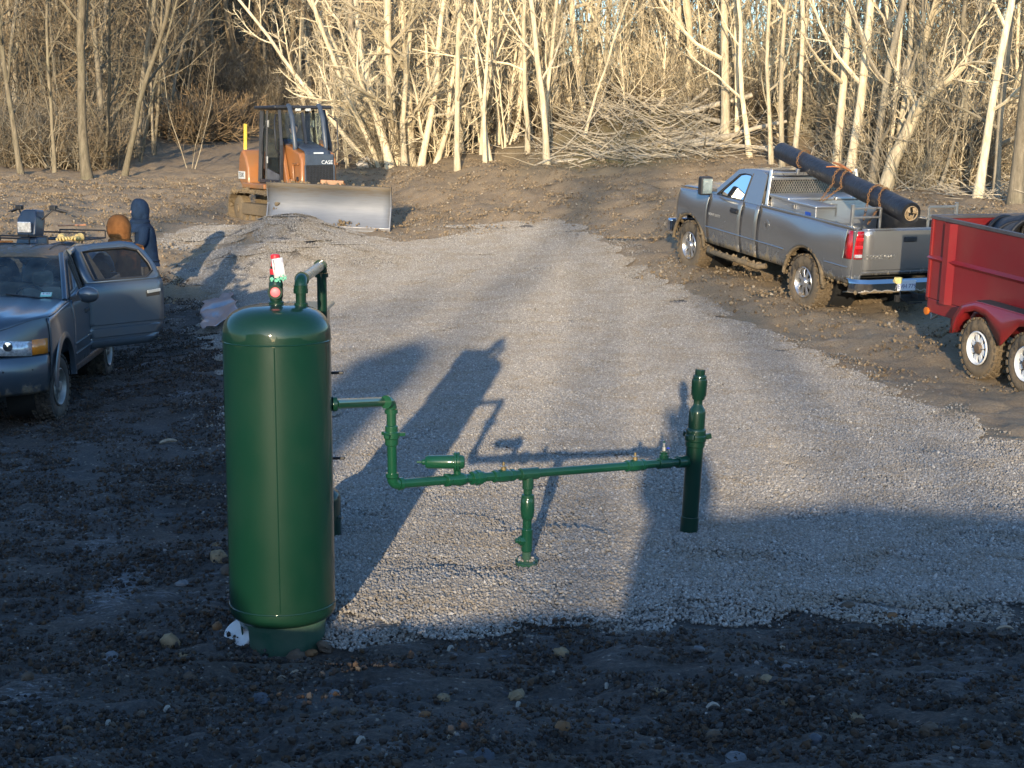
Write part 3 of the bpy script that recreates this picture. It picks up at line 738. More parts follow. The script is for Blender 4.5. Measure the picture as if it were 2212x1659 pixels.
# --- the flared clump in the middle: separate stems that spread from one foot
CL = [(848,356,44.5,770,20),(862,350,45,812,24),(875,356,44.5,842,14),(890,352,45,868,20),(905,358,44.5,1010,16),(830,352,45,640,13),(842,346,46,705,16),(918,350,45.5,930,11),(935,356,44.5,1060,12),(820,340,46,560,12),(868,345,46,850,22),
      (950,352,45,900,9),(962,350,45,968,10)]
CW = ['leaning left under its own weight', 'thick and bright in the middle of the flare', 'thin and nearly upright', 'stout, leaning slightly left', 'sweeping out to the right', 'arching far to the left', 'long limb over the bulldozer roof', 'slim and upright on the right side',
      'bowed out to the right over the bank', 'lowest limb reaching furthest left', 'heavy central stem behind the others', 'small dark stem on the right', 'outermost upright stem on the right']
for (zx, zy, y, tx, wp), wd_ in zip(CL, CW):
    named_tree('pale stem of the flared clump, ' + wd_, zx, zy, y, tx, wp, DENSE if wp > 15 else SLENDER, 8.5, BARK_PALE, BARK_PALE, 'tree', 'flared clump of pale stems')

# --- filler trees: a few moulds copied
MOULDS = []
for i, (prm, h, rad, st, sp) in enumerate([(SLENDER, 10, .06, 1, 0), (SLENDER, 11, .075, 1, 0), (DENSE, 10, .07, 1, 0), (DENSE, 11, .09, 1, 0), (FORKED, 10, .08, 1, 0), (FORKED, 11, .10, 1, 0), (SAPLING, 7, .035, 1, 0), (SAPLING, 6, .028, 3, .25), (SLENDER, 9, .05, 3, .18), (SAPLING, 8, .035, 4, .2), (DENSE, 8, .055, 3, .25)]):
    for bk in (BARK_PALE, BARK_GREY):
        MOULDS.append((i, bk, tree_geo(h, rad, prm, rt, stems=st, spread=sp)))
PROTO = {}
MARKS = [((zx - 1106) / zy_ if False else (zx - 1106) / S / FPX, y, lab) for lab, zx, zy_, y in
         [('the stout forked tree', 190, 0, 46), ('the twin limbed tree', 264, 0, 47), ('the lone thin tree', 333, 0, 55), ('the far left leaning tree', 40, 0, 46), ('the bulldozer cab', 610, 0, 60), ('the flared clump', 870, 0, 45), ('the sinuous trunk', 1130, 0, 43),
          ('the brightest white trunk', 1182, 0, 42), ('the thin leaning white stem', 1258, 0, 44), ('the left of the brush pile', 1360, 0, 46), ('the top of the brush pile', 1460, 0, 46), ('the thick bright trunk', 1570, 0, 43), ('the truck cab', 1650, 0, 41), ('the black roll end', 1700, 0, 40),
          ('the close pale pair', 1830, 0, 38), ('the crooked elbow tree', 1940, 0, 36), ('the thin leaning tree', 2030, 0, 36), ('the tall leaning trunk', 2110, 0, 34), ('the thickest edge trunk', 2192, 0, 33)]]
SEEN = {}
def tree_label(x, y, mi, zone, scl):
    kind = ['slender', 'straight', 'twiggy', 'stout twiggy', 'forked', 'broad forked', 'whip thin', 'three stemmed', 'clustered slim', 'four stemmed', 'bushy clustered'][mi // 2]
    tone = 'pale' if mi % 2 == 0 else 'grey brown'
    u = x / y; k_ = min(range(len(MARKS)), key=lambda i: abs(MARKS[i][0] - u)); du = u - MARKS[k_][0]; dy = y - MARKS[k_][1]
    side = 'behind' if abs(du) < .006 else ('right of' if du > 0 else 'left of')
    deep = '' if dy < 6 else (' one row back' if dy < 12 else ' far back')
    size = 'tall ' if scl > 1.08 else ('short ' if scl < .9 else '')
    l_ = f'{size}{tone} {kind} tree {side} {MARKS[k_][2]}{deep}'
    SEEN[l_] = SEEN.get(l_, 0) + 1
    return l_
def filler(x, y, mi, rz, scl, label, group):
    key = mi
    if key not in PROTO:
        i, bk, ge = MOULDS[mi]
        t = place_tree('tree', label, (x, y, 0), ge, bk, bk if bk is BARK_PALE else BARK_BROWN, group); PROTO[key] = t
    else:
        t = copy_tree(PROTO[key])
    if label is None: label = 'bare tree on the hill behind the viewer'
    else: label = tree_label(x, y, mi, label, scl)
    t.location = (x, y, hz(x, y) - 0.05); t.rotation_euler = (rt.normal(0, .06), rt.normal(0, .06), rz); t.scale = (scl,) * 3
    tag(t, label, 'tree', group)
ZONES = [  # n, zoom x range, distance range, label, group, pale share
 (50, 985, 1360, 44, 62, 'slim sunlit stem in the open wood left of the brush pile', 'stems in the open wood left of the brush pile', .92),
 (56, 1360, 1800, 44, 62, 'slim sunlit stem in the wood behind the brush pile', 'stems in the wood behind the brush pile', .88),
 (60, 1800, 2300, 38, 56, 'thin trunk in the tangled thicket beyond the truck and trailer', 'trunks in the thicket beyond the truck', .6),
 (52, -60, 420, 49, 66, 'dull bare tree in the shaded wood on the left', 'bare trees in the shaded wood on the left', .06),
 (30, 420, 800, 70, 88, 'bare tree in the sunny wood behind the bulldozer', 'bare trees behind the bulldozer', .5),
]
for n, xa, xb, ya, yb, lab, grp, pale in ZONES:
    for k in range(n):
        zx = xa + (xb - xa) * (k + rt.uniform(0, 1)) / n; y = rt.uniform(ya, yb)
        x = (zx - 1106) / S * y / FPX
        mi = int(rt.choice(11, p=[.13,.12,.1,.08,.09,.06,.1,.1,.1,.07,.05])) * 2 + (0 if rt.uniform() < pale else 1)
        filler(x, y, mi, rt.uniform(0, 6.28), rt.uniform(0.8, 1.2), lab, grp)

# --- the far wood on the hills: one mass
def one(ge):
    return Geo().merge(ge[0]).merge(ge[1])
fw = hidden_coll('far_wood')
BARK_FAR = bark_mat('far_bark', (0.16, 0.125, 0.085), (0.36, 0.29, 0.20), 0.1)
for i in range(7):
    prm = dict((DENSE, FORKED, SLENDER)[i % 3]); prm['rmin'] = (0, .03, .02, .014)
    me = one(tree_geo(10.5, 0.13, prm, rt)).mesh('far_tree', 60); me.materials.append(BARK_FAR if i % 2 else BARK_BROWN)
    fw.objects.link(bpy.data.objects.new('far_tree', me))
r5 = np.random.default_rng(21)
x, y = jgrid(-60, 60, 60, 150, 2.4, r5)
dense_l = x < -0.15 * y
m_ = (np.abs(x) < 0.38 * y + 4) & ~((np.abs(x + 8.5 + (y - 44) * 0.16) < 3.2) & (y < 70)) & ((dense_l) | (r5.uniform(size=len(x)) < np.where(x > 0.02 * y, 0.20, 0.5))) & ~((x > -6) & (x < 12) & (y < 66))
x, y = x[m_], y[m_]
scatter('distant_woods', np.stack([x, y, H(x, y) - .1], -1), np.stack([r5.normal(0, .05, len(x)), r5.normal(0, .05, len(x)), r5.uniform(0, 6.28, len(x))], -1), np.ones((len(x), 3)) * (r5.uniform(.75, 1.35, len(x)) * np.where(x > 0.0 * y, 0.46, 1.0))[:, None], r5.integers(0, 7, len(x)), fw)
# --- thin saplings: too many to count between the nearer trunks
sap = hidden_coll('saplings')
for i in range(8):
    me = one(tree_geo(rt.uniform(3.6, 6.2), rt.uniform(.018, .030), SAPLING, rt, stems=1 + (i % 3 == 2) * 2, spread=.15)).mesh('sapling', 60); me.materials.append(BARK_PALE if i % 4 else BARK_GREY); sap.objects.link(bpy.data.objects.new('sapling', me))
sx_, sy2 = [], []
for n, xa, xb, ya, yb in ((130, 960, 1420, 45, 62), (130, 1400, 1850, 46, 62), (170, 1840, 2330, 38, 56), (60, 690, 960, 46, 58)):
    for k in range(n):
        y_ = rt.uniform(ya, yb); sx_.append((rt.uniform(xa, xb) - 1106) / S * y_ / FPX); sy2.append(y_)
x, y = np.array(sx_), np.array(sy2)
scatter('sapling_thicket', np.stack([x, y, H(x, y) - .05], -1), np.stack([r5.normal(0, .10, len(x)), r5.normal(0, .10, len(x)), r5.uniform(0, 6.28, len(x))], -1), np.ones((len(x), 3)) * r5.uniform(.75, 1.25, (len(x), 1)), r5.integers(0, 8, len(x)), sap)
# --- undergrowth
ug = hidden_coll('undergrowth')
for i in range(5):
    gq = Geo()
    for k in range(26):
        a = rt.uniform(0, 6.28); d0 = rt.uniform(0, .5)
        pts, _ = limb_path(V3((math.cos(a) * d0, math.sin(a) * d0, -.05)), V3((math.cos(a) * .5, math.sin(a) * .5, 1)), rt.uniform(.7, 2.3), 4, .2, -.02, rt)
        gq.tube(pts, np.linspace(.011, .005, 5), 3, caps=False)
        for b in range(6):
            f = rt.integers(1, 4); q2, _ = limb_path(pts[f], perp_dir(norm(pts[f + 1] - pts[f]), .8, rt), rt.uniform(.25, .8), 3, .25, 0, rt)
            gq.tube(q2, [.007, .006, .005, .004], 3, caps=False)
    me = gq.mesh('brush', 60); me.materials.append((BARK_BROWN, BARK_PALE, BARK_GREY)[i % 3]); ug.objects.link(bpy.data.objects.new('brush', me))
pts = []
for n, xa, xb, ya, yb in ((60, 985, 1500, 46, 62), (60, 1500, 1850, 44, 60), (190, 1850, 2300, 36.5, 52), (230, -60, 420, 48.5, 72), (360, 300, 640, 68, 110), (60, 800, 985, 45, 52)):
    for k in range(n):
        yv = rt.uniform(ya, yb) if rt.uniform() < .6 else rt.uniform(ya, ya + 5)
        pts.append(((rt.uniform(xa, xb) - 1106) / S * yv / FPX, yv))
pts = np.array(pts); x, y = pts.T
keep = ~((np.abs(x + 8.5 + (y - 44) * 0.16) < 3.0) & (y < 70)); x, y = x[keep], y[keep]
uidx = r5.integers(0, 5, len(x)); uidx = np.where((x < -4.5), np.array([0, 2, 3, 0, 2])[uidx], uidx)
scatter('undergrowth', np.stack([x, y, H(x, y)], -1), np.stack([0 * x, 0 * x, r5.uniform(0, 6.28, len(x))], -1), np.ones((len(x), 3)) * r5.uniform(.6, 1.25, (len(x), 1)), uidx, ug)

# --- round tan bushes by the track and dry reeds beyond
BUSH = simple('bush_twigs', (0.27, 0.185, 0.10), 0.95, var=.35, scale=4)
for (zx, zy, y, rw, rh, lab) in ((425, 308, 60, 2.6, 2.3, 'large rounded tan bush at the bend of the dark track'), (485, 298, 62, 2.2, 2.1, 'rounded russet bush beside the large tan one'), (522, 290, 65, 2.0, 2.4, 'taller russet bush behind the yellow stake'), (355, 305, 62, 1.5, 1.3, 'dark half shaded bush left of the large tan one'), (722, 228, 92, 3.4, 2.2, 'low orange brown bush behind the reeds')):
    b = P(zx, zy, y); b.z = hz(b.x, b.y)
    t = thing('bush', lab, 'bush', b); gs, gl = Geo(), Geo()
    for k in range(90):
        a = rt.uniform(0, 6.28); e = rt.uniform(.2, 1.45)
        d = V3((math.cos(a) * math.cos(e), math.sin(a) * math.cos(e), math.sin(e) * rh / rw))
        q1, dd = limb_path(V3((0, 0, 0)), d, rw * rt.uniform(.6, .95), 4, .14, .01, rt)
        gs.tube(q1, np.linspace(.02, .008, 5), 3, caps=False)
        for b2 in range(9):
            f = rt.integers(1, 4); q2, _ = limb_path(q1[f], perp_dir(norm(q1[f + 1] - q1[f]), .7, rt), rt.uniform(.3, .8), 3, .25, .02, rt)
            gl.tube(q2, [.012, .010, .008, .006], 3, caps=False)
    gs.obj('stems', BARK_BROWN, t, smooth=60); gl.obj('twigs', BUSH, t, smooth=60)
gr = Geo()
for k in range(2600):
    zx = rt.uniform(688, 800); y = rt.uniform(76, 92); x = (zx - 1106) / S * y / FPX; z = hz(x, y); h = rt.uniform(.5, 1.5)
    a = rt.uniform(0, 3.14); w_ = .03; lx, ly = rt.normal(0, .12, 2)
    gr.add([(x - w_ * math.cos(a), y - w_ * math.sin(a), z), (x + w_ * math.cos(a), y + w_ * math.sin(a), z), (x + lx, y + ly, z + h)], t=[(0, 1, 2)])
gr.obj('dry_reeds', simple('straw', (0.42, 0.34, 0.20), 0.9, var=.3, scale=2), smooth=0, kind='stuff')

# --- brush pile: logs and limbs, then a tangle of sticks
LOGM = bark_mat('log_bark', (0.27, 0.23, 0.17), (0.56, 0.49, 0.38), .1)
LOGEND = simple('sawn_wood', (0.42, 0.33, 0.2), .8)
def log(label, a, b, r0, r1, bend=.12, group='logs and limbs of the brush pile'):
    a, b = V3(a), V3(b); L = np.linalg.norm(b - a); n = 7
    pts = np.linspace(a, b, n); off = np.cumsum(rt.normal(0, bend * L / n, (n, 3)), 0); off -= np.linspace(off[0], off[-1], n); pts = pts + off
    g_ = Geo().tube(pts, np.linspace(r0, r1, n) * .72 * rt.uniform(.9, 1.1, n), 8)
    o = g_.obj('log', LOGM, smooth=50); return tag(o, label, 'log', group)
LOGS = [((1150,338,43.5),(1390,275,44.5),.10,.06,'long straight pale limb forming the left edge of the brush pile'),
 ((1200,352,42.5),(1330,345,42.2),.09,.07,'grey log lying low along the left foot of the brush pile'),
 ((1340,345,42.3),(1480,335,42),.07,.06,'short log lying on the bank before the brush pile'),
 ((1380,322,43),(1560,290,43.5),.12,.10,'long dark topped log across the middle of the brush pile'),
 ((1430,318,42.8),(1580,300,43),.11,.09,'curved log below the long dark topped one'),
 ((1350,320,43),(1500,300,43.3),.09,.05,'bent limb at the left middle of the brush pile'),
 ((1500,310,42.6),(1680,318,42),.08,.05,'thin limb running right towards the truck'),
 ((1540,300,42.7),(1640,275,43.5),.13,.08,'bright upturned limb at the right of the brush pile'),
 ((1570,268,43.6),(1490,240,44.2),.10,.08,'short thick log near the top of the brush pile'),
 ((1470,245,44.2),(1625,205,44),.11,.09,'big limb sticking out to the right above the brush pile'),
 ((1462,250,44.4),(1530,192,44.5),.10,.08,'cut limb pointing up right from the brush pile'),
 ((1380,275,44.6),(1440,210,45),.08,.05,'pale limb slanting up from the left of the pile'),
 ((1330,290,44.2),(1450,262,44.6),.07,.05,'slender limb on the upper left slope of the pile'),
 ((1600,285,43),(1700,262,42.6),.09,.06,'limb reaching right behind the truck cab'),
 ((1640,320,41.5),(1720,345,40.5),.06,.05,'low stick leading down to the black roll'),
 ((1260,330,43),(1345,300,43.6),.06,.05,'thin pole on the grassy left end of the pile'),
 ((1420,290,43.8),(1530,262,44.2),.08,.06,'weathered limb over the centre of the pile'),
 ((1505,285,43.4),(1560,320,42.4),.09,.07,'short split log facing the clearing'),
 ((1940,432,36),(2060,425,36.4),.06,.05,'thin pole lying at the edge of the thicket right of the truck'),
 ((1880,428,36.2),(1955,436,35.6),.07,.05,'short limb lying at the foot of the crooked tree'),
 ((2060,448,34.4),(2130,436,34.8),.06,.05,'limb on the bank above the front of the trailer'),]
for a, b, r0, r1, lab in LOGS:
    log(lab, P(*a), P(*b), r0, r1, group='logs of the brush pile' if a[0] < 1800 else 'poles at the thicket edge')
gs = Geo()
for k in range(1000):
    u = rt.normal(0, .55); zx = 1430 + 250 * max(-1.1, min(1.25, u)); y = rt.uniform(41.6, 47)
    x = (zx - 1106) / S * y / FPX
    top = max(0.0, 0.30 * (1 - ((zx - 1440) / 300) ** 2)) * math.exp(-((y - 44.5) / 2.2) ** 2)
    p = V3((x, y, hz(x, y) + rt.uniform(0, 1) * top)); L = rt.uniform(.5, 2.2)
    a = rt.uniform(0, 6.28); q1, _ = limb_path(p, V3((math.cos(a), math.sin(a), rt.normal(.12, .3))), L, 3, .16, 0, rt)
    gs.tube(q1, np.linspace(rt.uniform(.007, .024), .005, 4), 3, caps=False)
gs.obj('brush_tangle', LOGM, smooth=60, kind='stuff')
# twigs and sticks littering the edge of the right bank
gs = Geo()
for k in range(500):
    zx = rt.uniform(1740, 2260); y = np.interp(zx, [1740, 1850, 2212], [39.5, 37.3, 33.8]) + rt.uniform(-.4, 2.5); x = (zx - 1106) / S * y / FPX
    a = rt.uniform(0, 6.28); q1, _ = limb_path(V3((x, y, hz(x, y) + .02)), V3((math.cos(a), math.sin(a), abs(rt.normal(.1, .3)))), rt.uniform(.3, 1.6), 3, .15, 0, rt)
    gs.tube(q1, np.linspace(rt.uniform(.006, .02), .004, 4), 3, caps=False)
gs.obj('fallen_twigs', LOGM, smooth=60, kind='stuff')
# bare trees on the hill behind the viewer: they only throw the soft streaked shade
for (x, y, mi, s_) in ((-14, -58, 6, 2.3), (-2.0, -68, 4, 2.5), (1.5, -60, 6, 2.3), (-12.5, -72, 4, 2.5), (-.5, -74, 6, 2.6), (4, -64, 4, 2.3), (-16.5, -64, 6, 2.6), (-6.8, -78, 0, 2.9), (-30, -28, 5, 2.0), (-26, -34, 7, 2.1), (-23, -26, 3, 1.9), (-33, -38, 7, 2.2), (-28, -22, 11, 1.8), (-36, -30, 5, 2.1)):
    filler(x, y, mi, rt.uniform(0, 6.28), s_, None, 'bare trees behind the viewer')

g = Geo(); sz0 = hz(-4.6, -14.0)  # unseen stub, added and shaped to throw a soft shadow on the gravel
g.tube([(-4.6, -14, sz0 - .3), (-4.62, -14, sz0 + 2), (-4.58, -14, 4.6), (-4.56, -14, 5.5), (-4.5, -14, 6.0), (-4.5, -14, 6.15)], [.55, .46, .44, .42, .30, .08], 14)
sn = thing('shade_stub', 'unseen trunk stub added behind the viewer to shade the gravel', 'tree', (0, 0, 0)); g.obj('trunk', BARK_GREY, sn)
# ------------------------------------------------------------------ green separator tank and its piping
def paint_mat(name, c, rough=0.25, dust=0.12):
    k = NT(name)
    a = k.noise(2.5, 5, 0.6); b = k.noise(40, 4)
    col = k.mix(k.rng(a, 0.45, 0.75, 0, dust), c, (0.16, 0.15, 0.12))
    k.set(Base_Color=col, Roughness=k.rng(a, 0.35, 0.7, rough, rough + 0.14), Coat_Weight=0.6, Coat_Roughness=0.06, Coat_IOR=1.55, Specular_IOR_Level=0.12)
    k.bump(k.math('ADD', k.noise(55, 2), k.math('MULTIPLY', k.noise(4, 2), 2.0)), 0.06, 0.004)
    return k.m
GREEN = paint_mat('green_enamel', (0.0028, 0.0235, 0.0138), 0.42, 0.02)
GREEN_DULL = paint_mat('green_primer', (0.020, 0.070, 0.045), 0.55, 0.4)
GREEN_PIPE = paint_mat('green_pipe_paint', (0.006, 0.050, 0.026), 0.28, 0.05)
GREY_GREEN = paint_mat('grey_green_lid', (0.10, 0.15, 0.13), 0.45, 0.3)
BLACK = simple('black_plastic', (0.012, 0.012, 0.013), 0.5, var=.2)
RED = simple('red_plastic', (0.55, 0.02, 0.03), 0.4, var=.15)
PINK = simple('pink_plug', (0.62, 0.13, 0.15), 0.5, var=.2)
WHITE = simple('white_card', (0.75, 0.74, 0.72), 0.6, var=.08, scale=20)
BRASS = simple('brass', (0.20, 0.15, 0.07), 0.55, 0.6)
STEEL = simple('steel', (0.42, 0.41, 0.40), 0.35, 0.9)
BLUE = simple('blue_handle', (0.02, 0.05, 0.45), 0.4)
MINT = simple('mint_wax', (0.16, 0.48, 0.33), 0.5)

TY = 9.1
tb = P(620, 1400, TY); TXc = P(604, 1000, TY).x
Tk = thing('separator_tank', 'tall dark green vertical tank with domed ends and a red valve on top', 'tank', (TXc, TY, 0))
zs0, zs1 = P(620, 1297, TY).z, P(600, 733, TY).z
R0 = 0.308
def zt(zy): return P(600, zy, TY).z
# shell with two girth welds
prof = [(R0, zs0 + .012), (R0, zs1 - .012)]
Geo().lathe([(R0 - .001, zs0), (R0, zs0 + .012), (R0, (zs0 + zs1) / 2), (R0, zs1 - .012), (R0 - .001, zs1)], sides=96, caps=False).obj('shell', GREEN, Tk, smooth=50)
dome_h = zt(668) - zs1 + 0.03
def dome(r0, h, z, s_, n=14):
    # torispherical end: tight knuckle, flat crown
    out = []
    for i in range(n + 1):
        a = math.pi / 2 * i / n
        out.append((max(1e-3, r0 * math.cos(a) ** 0.62), z + s_ * h * math.sin(a) ** 0.9))
    return out
Geo().lathe([(R0 + .003, zs1 + .004), (R0 + .003, zs1 + .018)] + dome(R0 + .002, dome_h - .03, zs1 + .03, 1), sides=96).obj('top_dome', GREEN, Tk, smooth=60)
Geo().lathe((dome(R0 + .002, 0.10, zs0 - .025, -1)[::-1])[2:] + [(R0 + .003, zs0 - .018), (R0 + .003, zs0 - .004)], sides=96).obj('bottom_dome', GREEN, Tk, smooth=60)
for z_ in (zs1, zs0):
    g = Geo(); a = np.linspace(0, 2 * math.pi, 97)[:-1]
    g.tube(np.stack([(R0 + .001) * np.cos(a), (R0 + .001) * np.sin(a), np.full(96, z_) + 0.0012 * np.sin(a * 57)], -1), .0045, 6, closed=True).obj('weld_bead', GREEN, Tk)
vz = np.linspace(zs0 + .01, zs1 - .01, 60)
Geo().tube(np.stack([np.full(60, .03), np.full(60, -math.sqrt(R0 ** 2 - .0009)), vz], -1), .0032, 6).obj('weld_seam', GREEN, Tk)
# flared skirt with an access hole on the left, partly buried
n = 72; hs = [(-.25, .240), (-.05, .243), (.05, .250), (zs0 - .045, .276)]
vv = [(r0 * math.cos(2 * math.pi * i / n), r0 * math.sin(2 * math.pi * i / n), z0) for z0, r0 in hs for i in range(n)]
qq = [(k * n + i, k * n + (i + 1) % n, (k + 1) * n + (i + 1) % n, (k + 1) * n + i) for k in range(3) for i in range(n) if not (k == 1 and 3.45 < 2 * math.pi * (i + .5) / n < 3.95)]
Geo().add(vv, qq).obj('skirt', GREEN_DULL, Tk, smooth=60, solid=-.008)
# relief valve on the dome (painted body, open side port with a red plug, red cap, white tag)
vx = P(597, 660, TY).x - TXc
def VZ(zy): return P(597, zy, TY).z
rv = sub('relief_valve', Tk, (vx, 0, 0))
Geo().lathe([(.034, VZ(678)), (.034, VZ(660)), (.043, VZ(659)), (.043, VZ(652)), (.036, VZ(650)), (.036, VZ(643)), (.040, VZ(641)), (.040, VZ(612)), (.036, VZ(608)), (.036, VZ(598)), (.030, VZ(594)), (.030, VZ(575))], sides=28).obj('valve_body', GREEN, rv)
zc = VZ(629)
Geo().lathe([(.036, 0), (.036, .055), (.041, .055), (.041, .068), (.029, .068), (.029, .050)], (0, 0, zc), (.06, -1, 0), 28, caps=False).obj('side_port', GREEN, rv)
Geo().lathe([(.029, 0), (.0285, .012), (.022, .016), (.001, .016)], (.003, -.048, zc), (.06, -1, 0), 24).obj('thread_plug', PINK, rv)
Geo().lathe([(.033, VZ(592)), (.033, VZ(581)), (.026, VZ(579)), (.022, VZ(560)), (.027, VZ(558)), (.027, VZ(551)), (.020, VZ(549)), (.001, VZ(549))], sides=20).obj('red_cap', RED, rv)
Geo().box((0, 0, VZ(601)), (.066, .066, .028)).obj('hex_collar', GREEN, rv, bevel=.006)
gw = Geo(); 
for a in (-.03, .03): gw.tube([(a, -.02, VZ(657)), (a * 1.5, -.03, VZ(660)), (a * 1.7, -.01, VZ(664))], .004, 6)
gw.obj('seal_wire', BRASS, rv)
k = NT('tag_card')
mp = k.n('ShaderNodeMapping'); mp.inputs['Scale'].default_value = (60, 60, 9); k.l(k.co(), mp.inputs[0])
k.set(Base_Color=k.ramp(k.noise(1, 3, .6, vec=mp.outputs[0]), [(.36, (.42, .40, .43)), (.52, (.74, .73, .73))]), Roughness=.5)
tagc = [P(586, 560, TY - .07), P(610, 556, TY - .07), P(617, 597, TY - .085), P(593, 601, TY - .085)]
tg = Geo(); tl = [V3(p) - V3((TXc + vx, TY, 0)) for p in tagc]
tg.grid([[tl[0], tl[1]], [(tl[0] + tl[3]) / 2 + V3((0, -.006, 0)), (tl[1] + tl[2]) / 2 + V3((0, -.004, 0))], [tl[3], tl[2]]]).obj('paper_tag', k.m, rv, solid=.0015)
tg = Geo(); tg.tube([tl[0] + V3((.013, -.003, -.005)), (tl[0] * .45 + tl[3] * .55) + V3((.010, -.006, 0))], .0016, 5).obj('tag_wire', BLACK, rv)
cr = Geo(); rq = np.random.default_rng(5)
pos = np.stack([np.linspace(tl[3][0] - .02, tl[2][0] + .004, 60), np.full(60, tl[3][1]) + rq.uniform(-.008, .01, 60), np.linspace(tl[3][2] - .004, tl[2][2] + .0, 60) + rq.normal(-.006, .009, 60)], -1)
v_, f_ = stone_cloud(pos, rq.uniform(.006, .016, 60), rq); cr.add(v_, t=f_).obj('wax_crumbs', MINT, rv, smooth=0)
# loop pipe: riser, elbow, bare horizontal run going back, elbow, pipe down behind the tank
lx = P(650, 640, TY).x - TXc; zl_ = P(650, 605, TY).z
dl = (CAM_H - zl_) / math.tan(math.atan2((572 / S - 384), FPX) + PITCH)   # distance at which the rear elbow appears
ly = dl - TY - .04
lp = sub('loop_pipe', Tk, (lx, 0, 0))
Geo().cyl((0, 0, zt(690)), (0, 0, zl_ - .03), .030, 24).obj('riser', GREEN, lp)
for zy, hh in ((662, .022), (624, .024)): Geo().lathe([(.031, P(650, zy, TY).z - hh), (.039, P(650, zy, TY).z - hh), (.039, P(650, zy, TY).z + hh), (.031, P(650, zy, TY).z + hh)], sides=28).obj('coupling', GREEN, lp, bevel=.003)
a = np.linspace(0, math.pi / 2, 9)
def elbow(o, d1, d2, r, cr_, m, par, name='elbow', bead=True):
    """bend from direction d1 into d2, o = corner"""
    o, d1, d2 = V3(o), V3(d1), V3(d2)
    pts = [o - d1 * cr_ + d1 * cr_ * math.sin(t) + d2 * cr_ * (1 - math.cos(t)) for t in a]
    gg = Geo().tube(pts, r, 24, caps=False)
    if bead:
        gg.lathe([(r - .002, -.022), (r + .008, -.022), (r + .008, .012), (r - .001, .014)], pts[0], -d1, 24, caps=False) if False else gg.tube([pts[0] - d1 * .03, pts[0] - d1 * .004], r + .006, 24)
        gg.tube([pts[-1] + d2 * .004, pts[-1] + d2 * .03], r + .006, 24)
    return gg.obj(name, m, par, smooth=50)
elbow((0, 0, zl_), (0, 0, 1), (0, 1, 0), .036, .045, GREEN, lp)
PIPE_BARE = simple('varnished_pipe', (0.36, 0.32, 0.24), 0.3, 0.55, var=.2)
Geo().cyl((0, .06, zl_), (0, ly - .06, zl_), .0295, 24).obj('run', PIPE_BARE, lp)
elbow((0, ly, zl_), (0, 1, 0), (0, 0, -1), .036, .045, GREEN, lp)
Geo().cyl((0, ly, zl_ - .06), (0, ly, .12), .031, 24).obj('down_pipe', GREEN, lp)
# outlet nozzle welded to the shell
zn = P(715, 877, TY).z
Geo().lathe([(.030, 0), (.030, .02), (.043, .022), (.043, .048), (.034, .05)], (R0 * .96 - .012, R0 * .20, zn), (.97, .24, 0), 28).obj('outlet_nozzle', GREEN, Tk, bevel=.003)
# sight glass column with two little cocks at the back right
sgx, sgy = .19, .24
sg = sub('sight_glass', Tk, (0, 0, 0))
Geo().cyl((sgx + .03, sgy, zt(1010)), (sgx + .03, sgy, zt(780)), .012, 12).obj('glass_tube', GREEN, sg)
for zy in (806, 990):
    z_ = P(727, zy, TY + .26).z
    Geo().cyl((sgx - .08, sgy, z_), (sgx + .09, sgy, z_), .014, 10).obj('cock', GREEN, sg)
    Geo().bar((sgx + .07, sgy, z_ + .004), (sgx + .165, sgy - .01, z_ + .008), .02, .016).obj('cock_handle', BLACK, sg, bevel=.004)

# white foam bucket lid leaning by the hole
wl = P(528, 1392, TY - .12)
o = Geo().lathe([(.105, 0), (.105, .012), (.098, .02), (.001, .02)], sides=32).obj('bucket_lid', simple('white_plastic', (.50, .50, .50), .5, var=.15, scale=12))
o.location = (TXc - .25, TY - .05, -0.015); o.rotation_euler = (R(38), R(-28), 0); tag(o, 'round white lid half buried against the left foot of the green tank', 'lid')

# chart recorder cabinet on a post behind the tank
cx, cy = P(652, 660, 10.4).x + .01, 10.62
zl2 = P(660, 676, 10.3).z
cab = thing('recorder_cabinet', 'green instrument cabinet with a pale flat lid behind the tall tank', 'cabinet', (cx, cy, 0))
Geo().box((-.02, 0, zl2 - .34), (.27, .56, .64)).obj('case', GREEN, cab, bevel=.01)
Geo().box((-.02, 0, zl2 - .004), (.33, .66, .024)).obj('lid', GREY_GREEN, cab, bevel=.008)
Geo().box((-.02, -.345, zl2 - .02), (.33, .02, .05)).obj('lid_lip', GREY_GREEN, cab, bevel=.004)
Geo().cyl((-.02, 0, -.2), (-.02, 0, zl2 - .66), .045, 16).obj('post', GREEN, cab)
for z_ in (zl2 - .12, zl2 - .55): Geo().box((.118, -.1, z_), (.02, .05, .03)).obj('hinge', STEEL, cab)
# drip pot: small rounded green vessel right behind the tank
dp0 = P(722, 1170, 11.4)
dz1 = P(730, 1050, 11.4).z
dp = thing('drip_pot', 'small round topped green vessel peeking out behind the tall tank', 'vessel', (dp0.x - .115, 11.4, 0))
Geo().lathe([(.165, -.1), (.168, .1), (.168, dz1 - .09), (.155, dz1 - .045), (.11, dz1 - .012), (.05, dz1), (.001, dz1)], sides=40).obj('body', GREEN, dp, smooth=60)
Geo().cyl((.155, -.05, dz1 - .22), (.185, -.07, dz1 - .22), .012, 12).obj('drain_plug', STEEL, dp)
Geo().cyl((-.05, .0, dz1 - .02), (-.05, .0, dz1 + .25), .03, 16).obj('inlet', GREEN, dp)

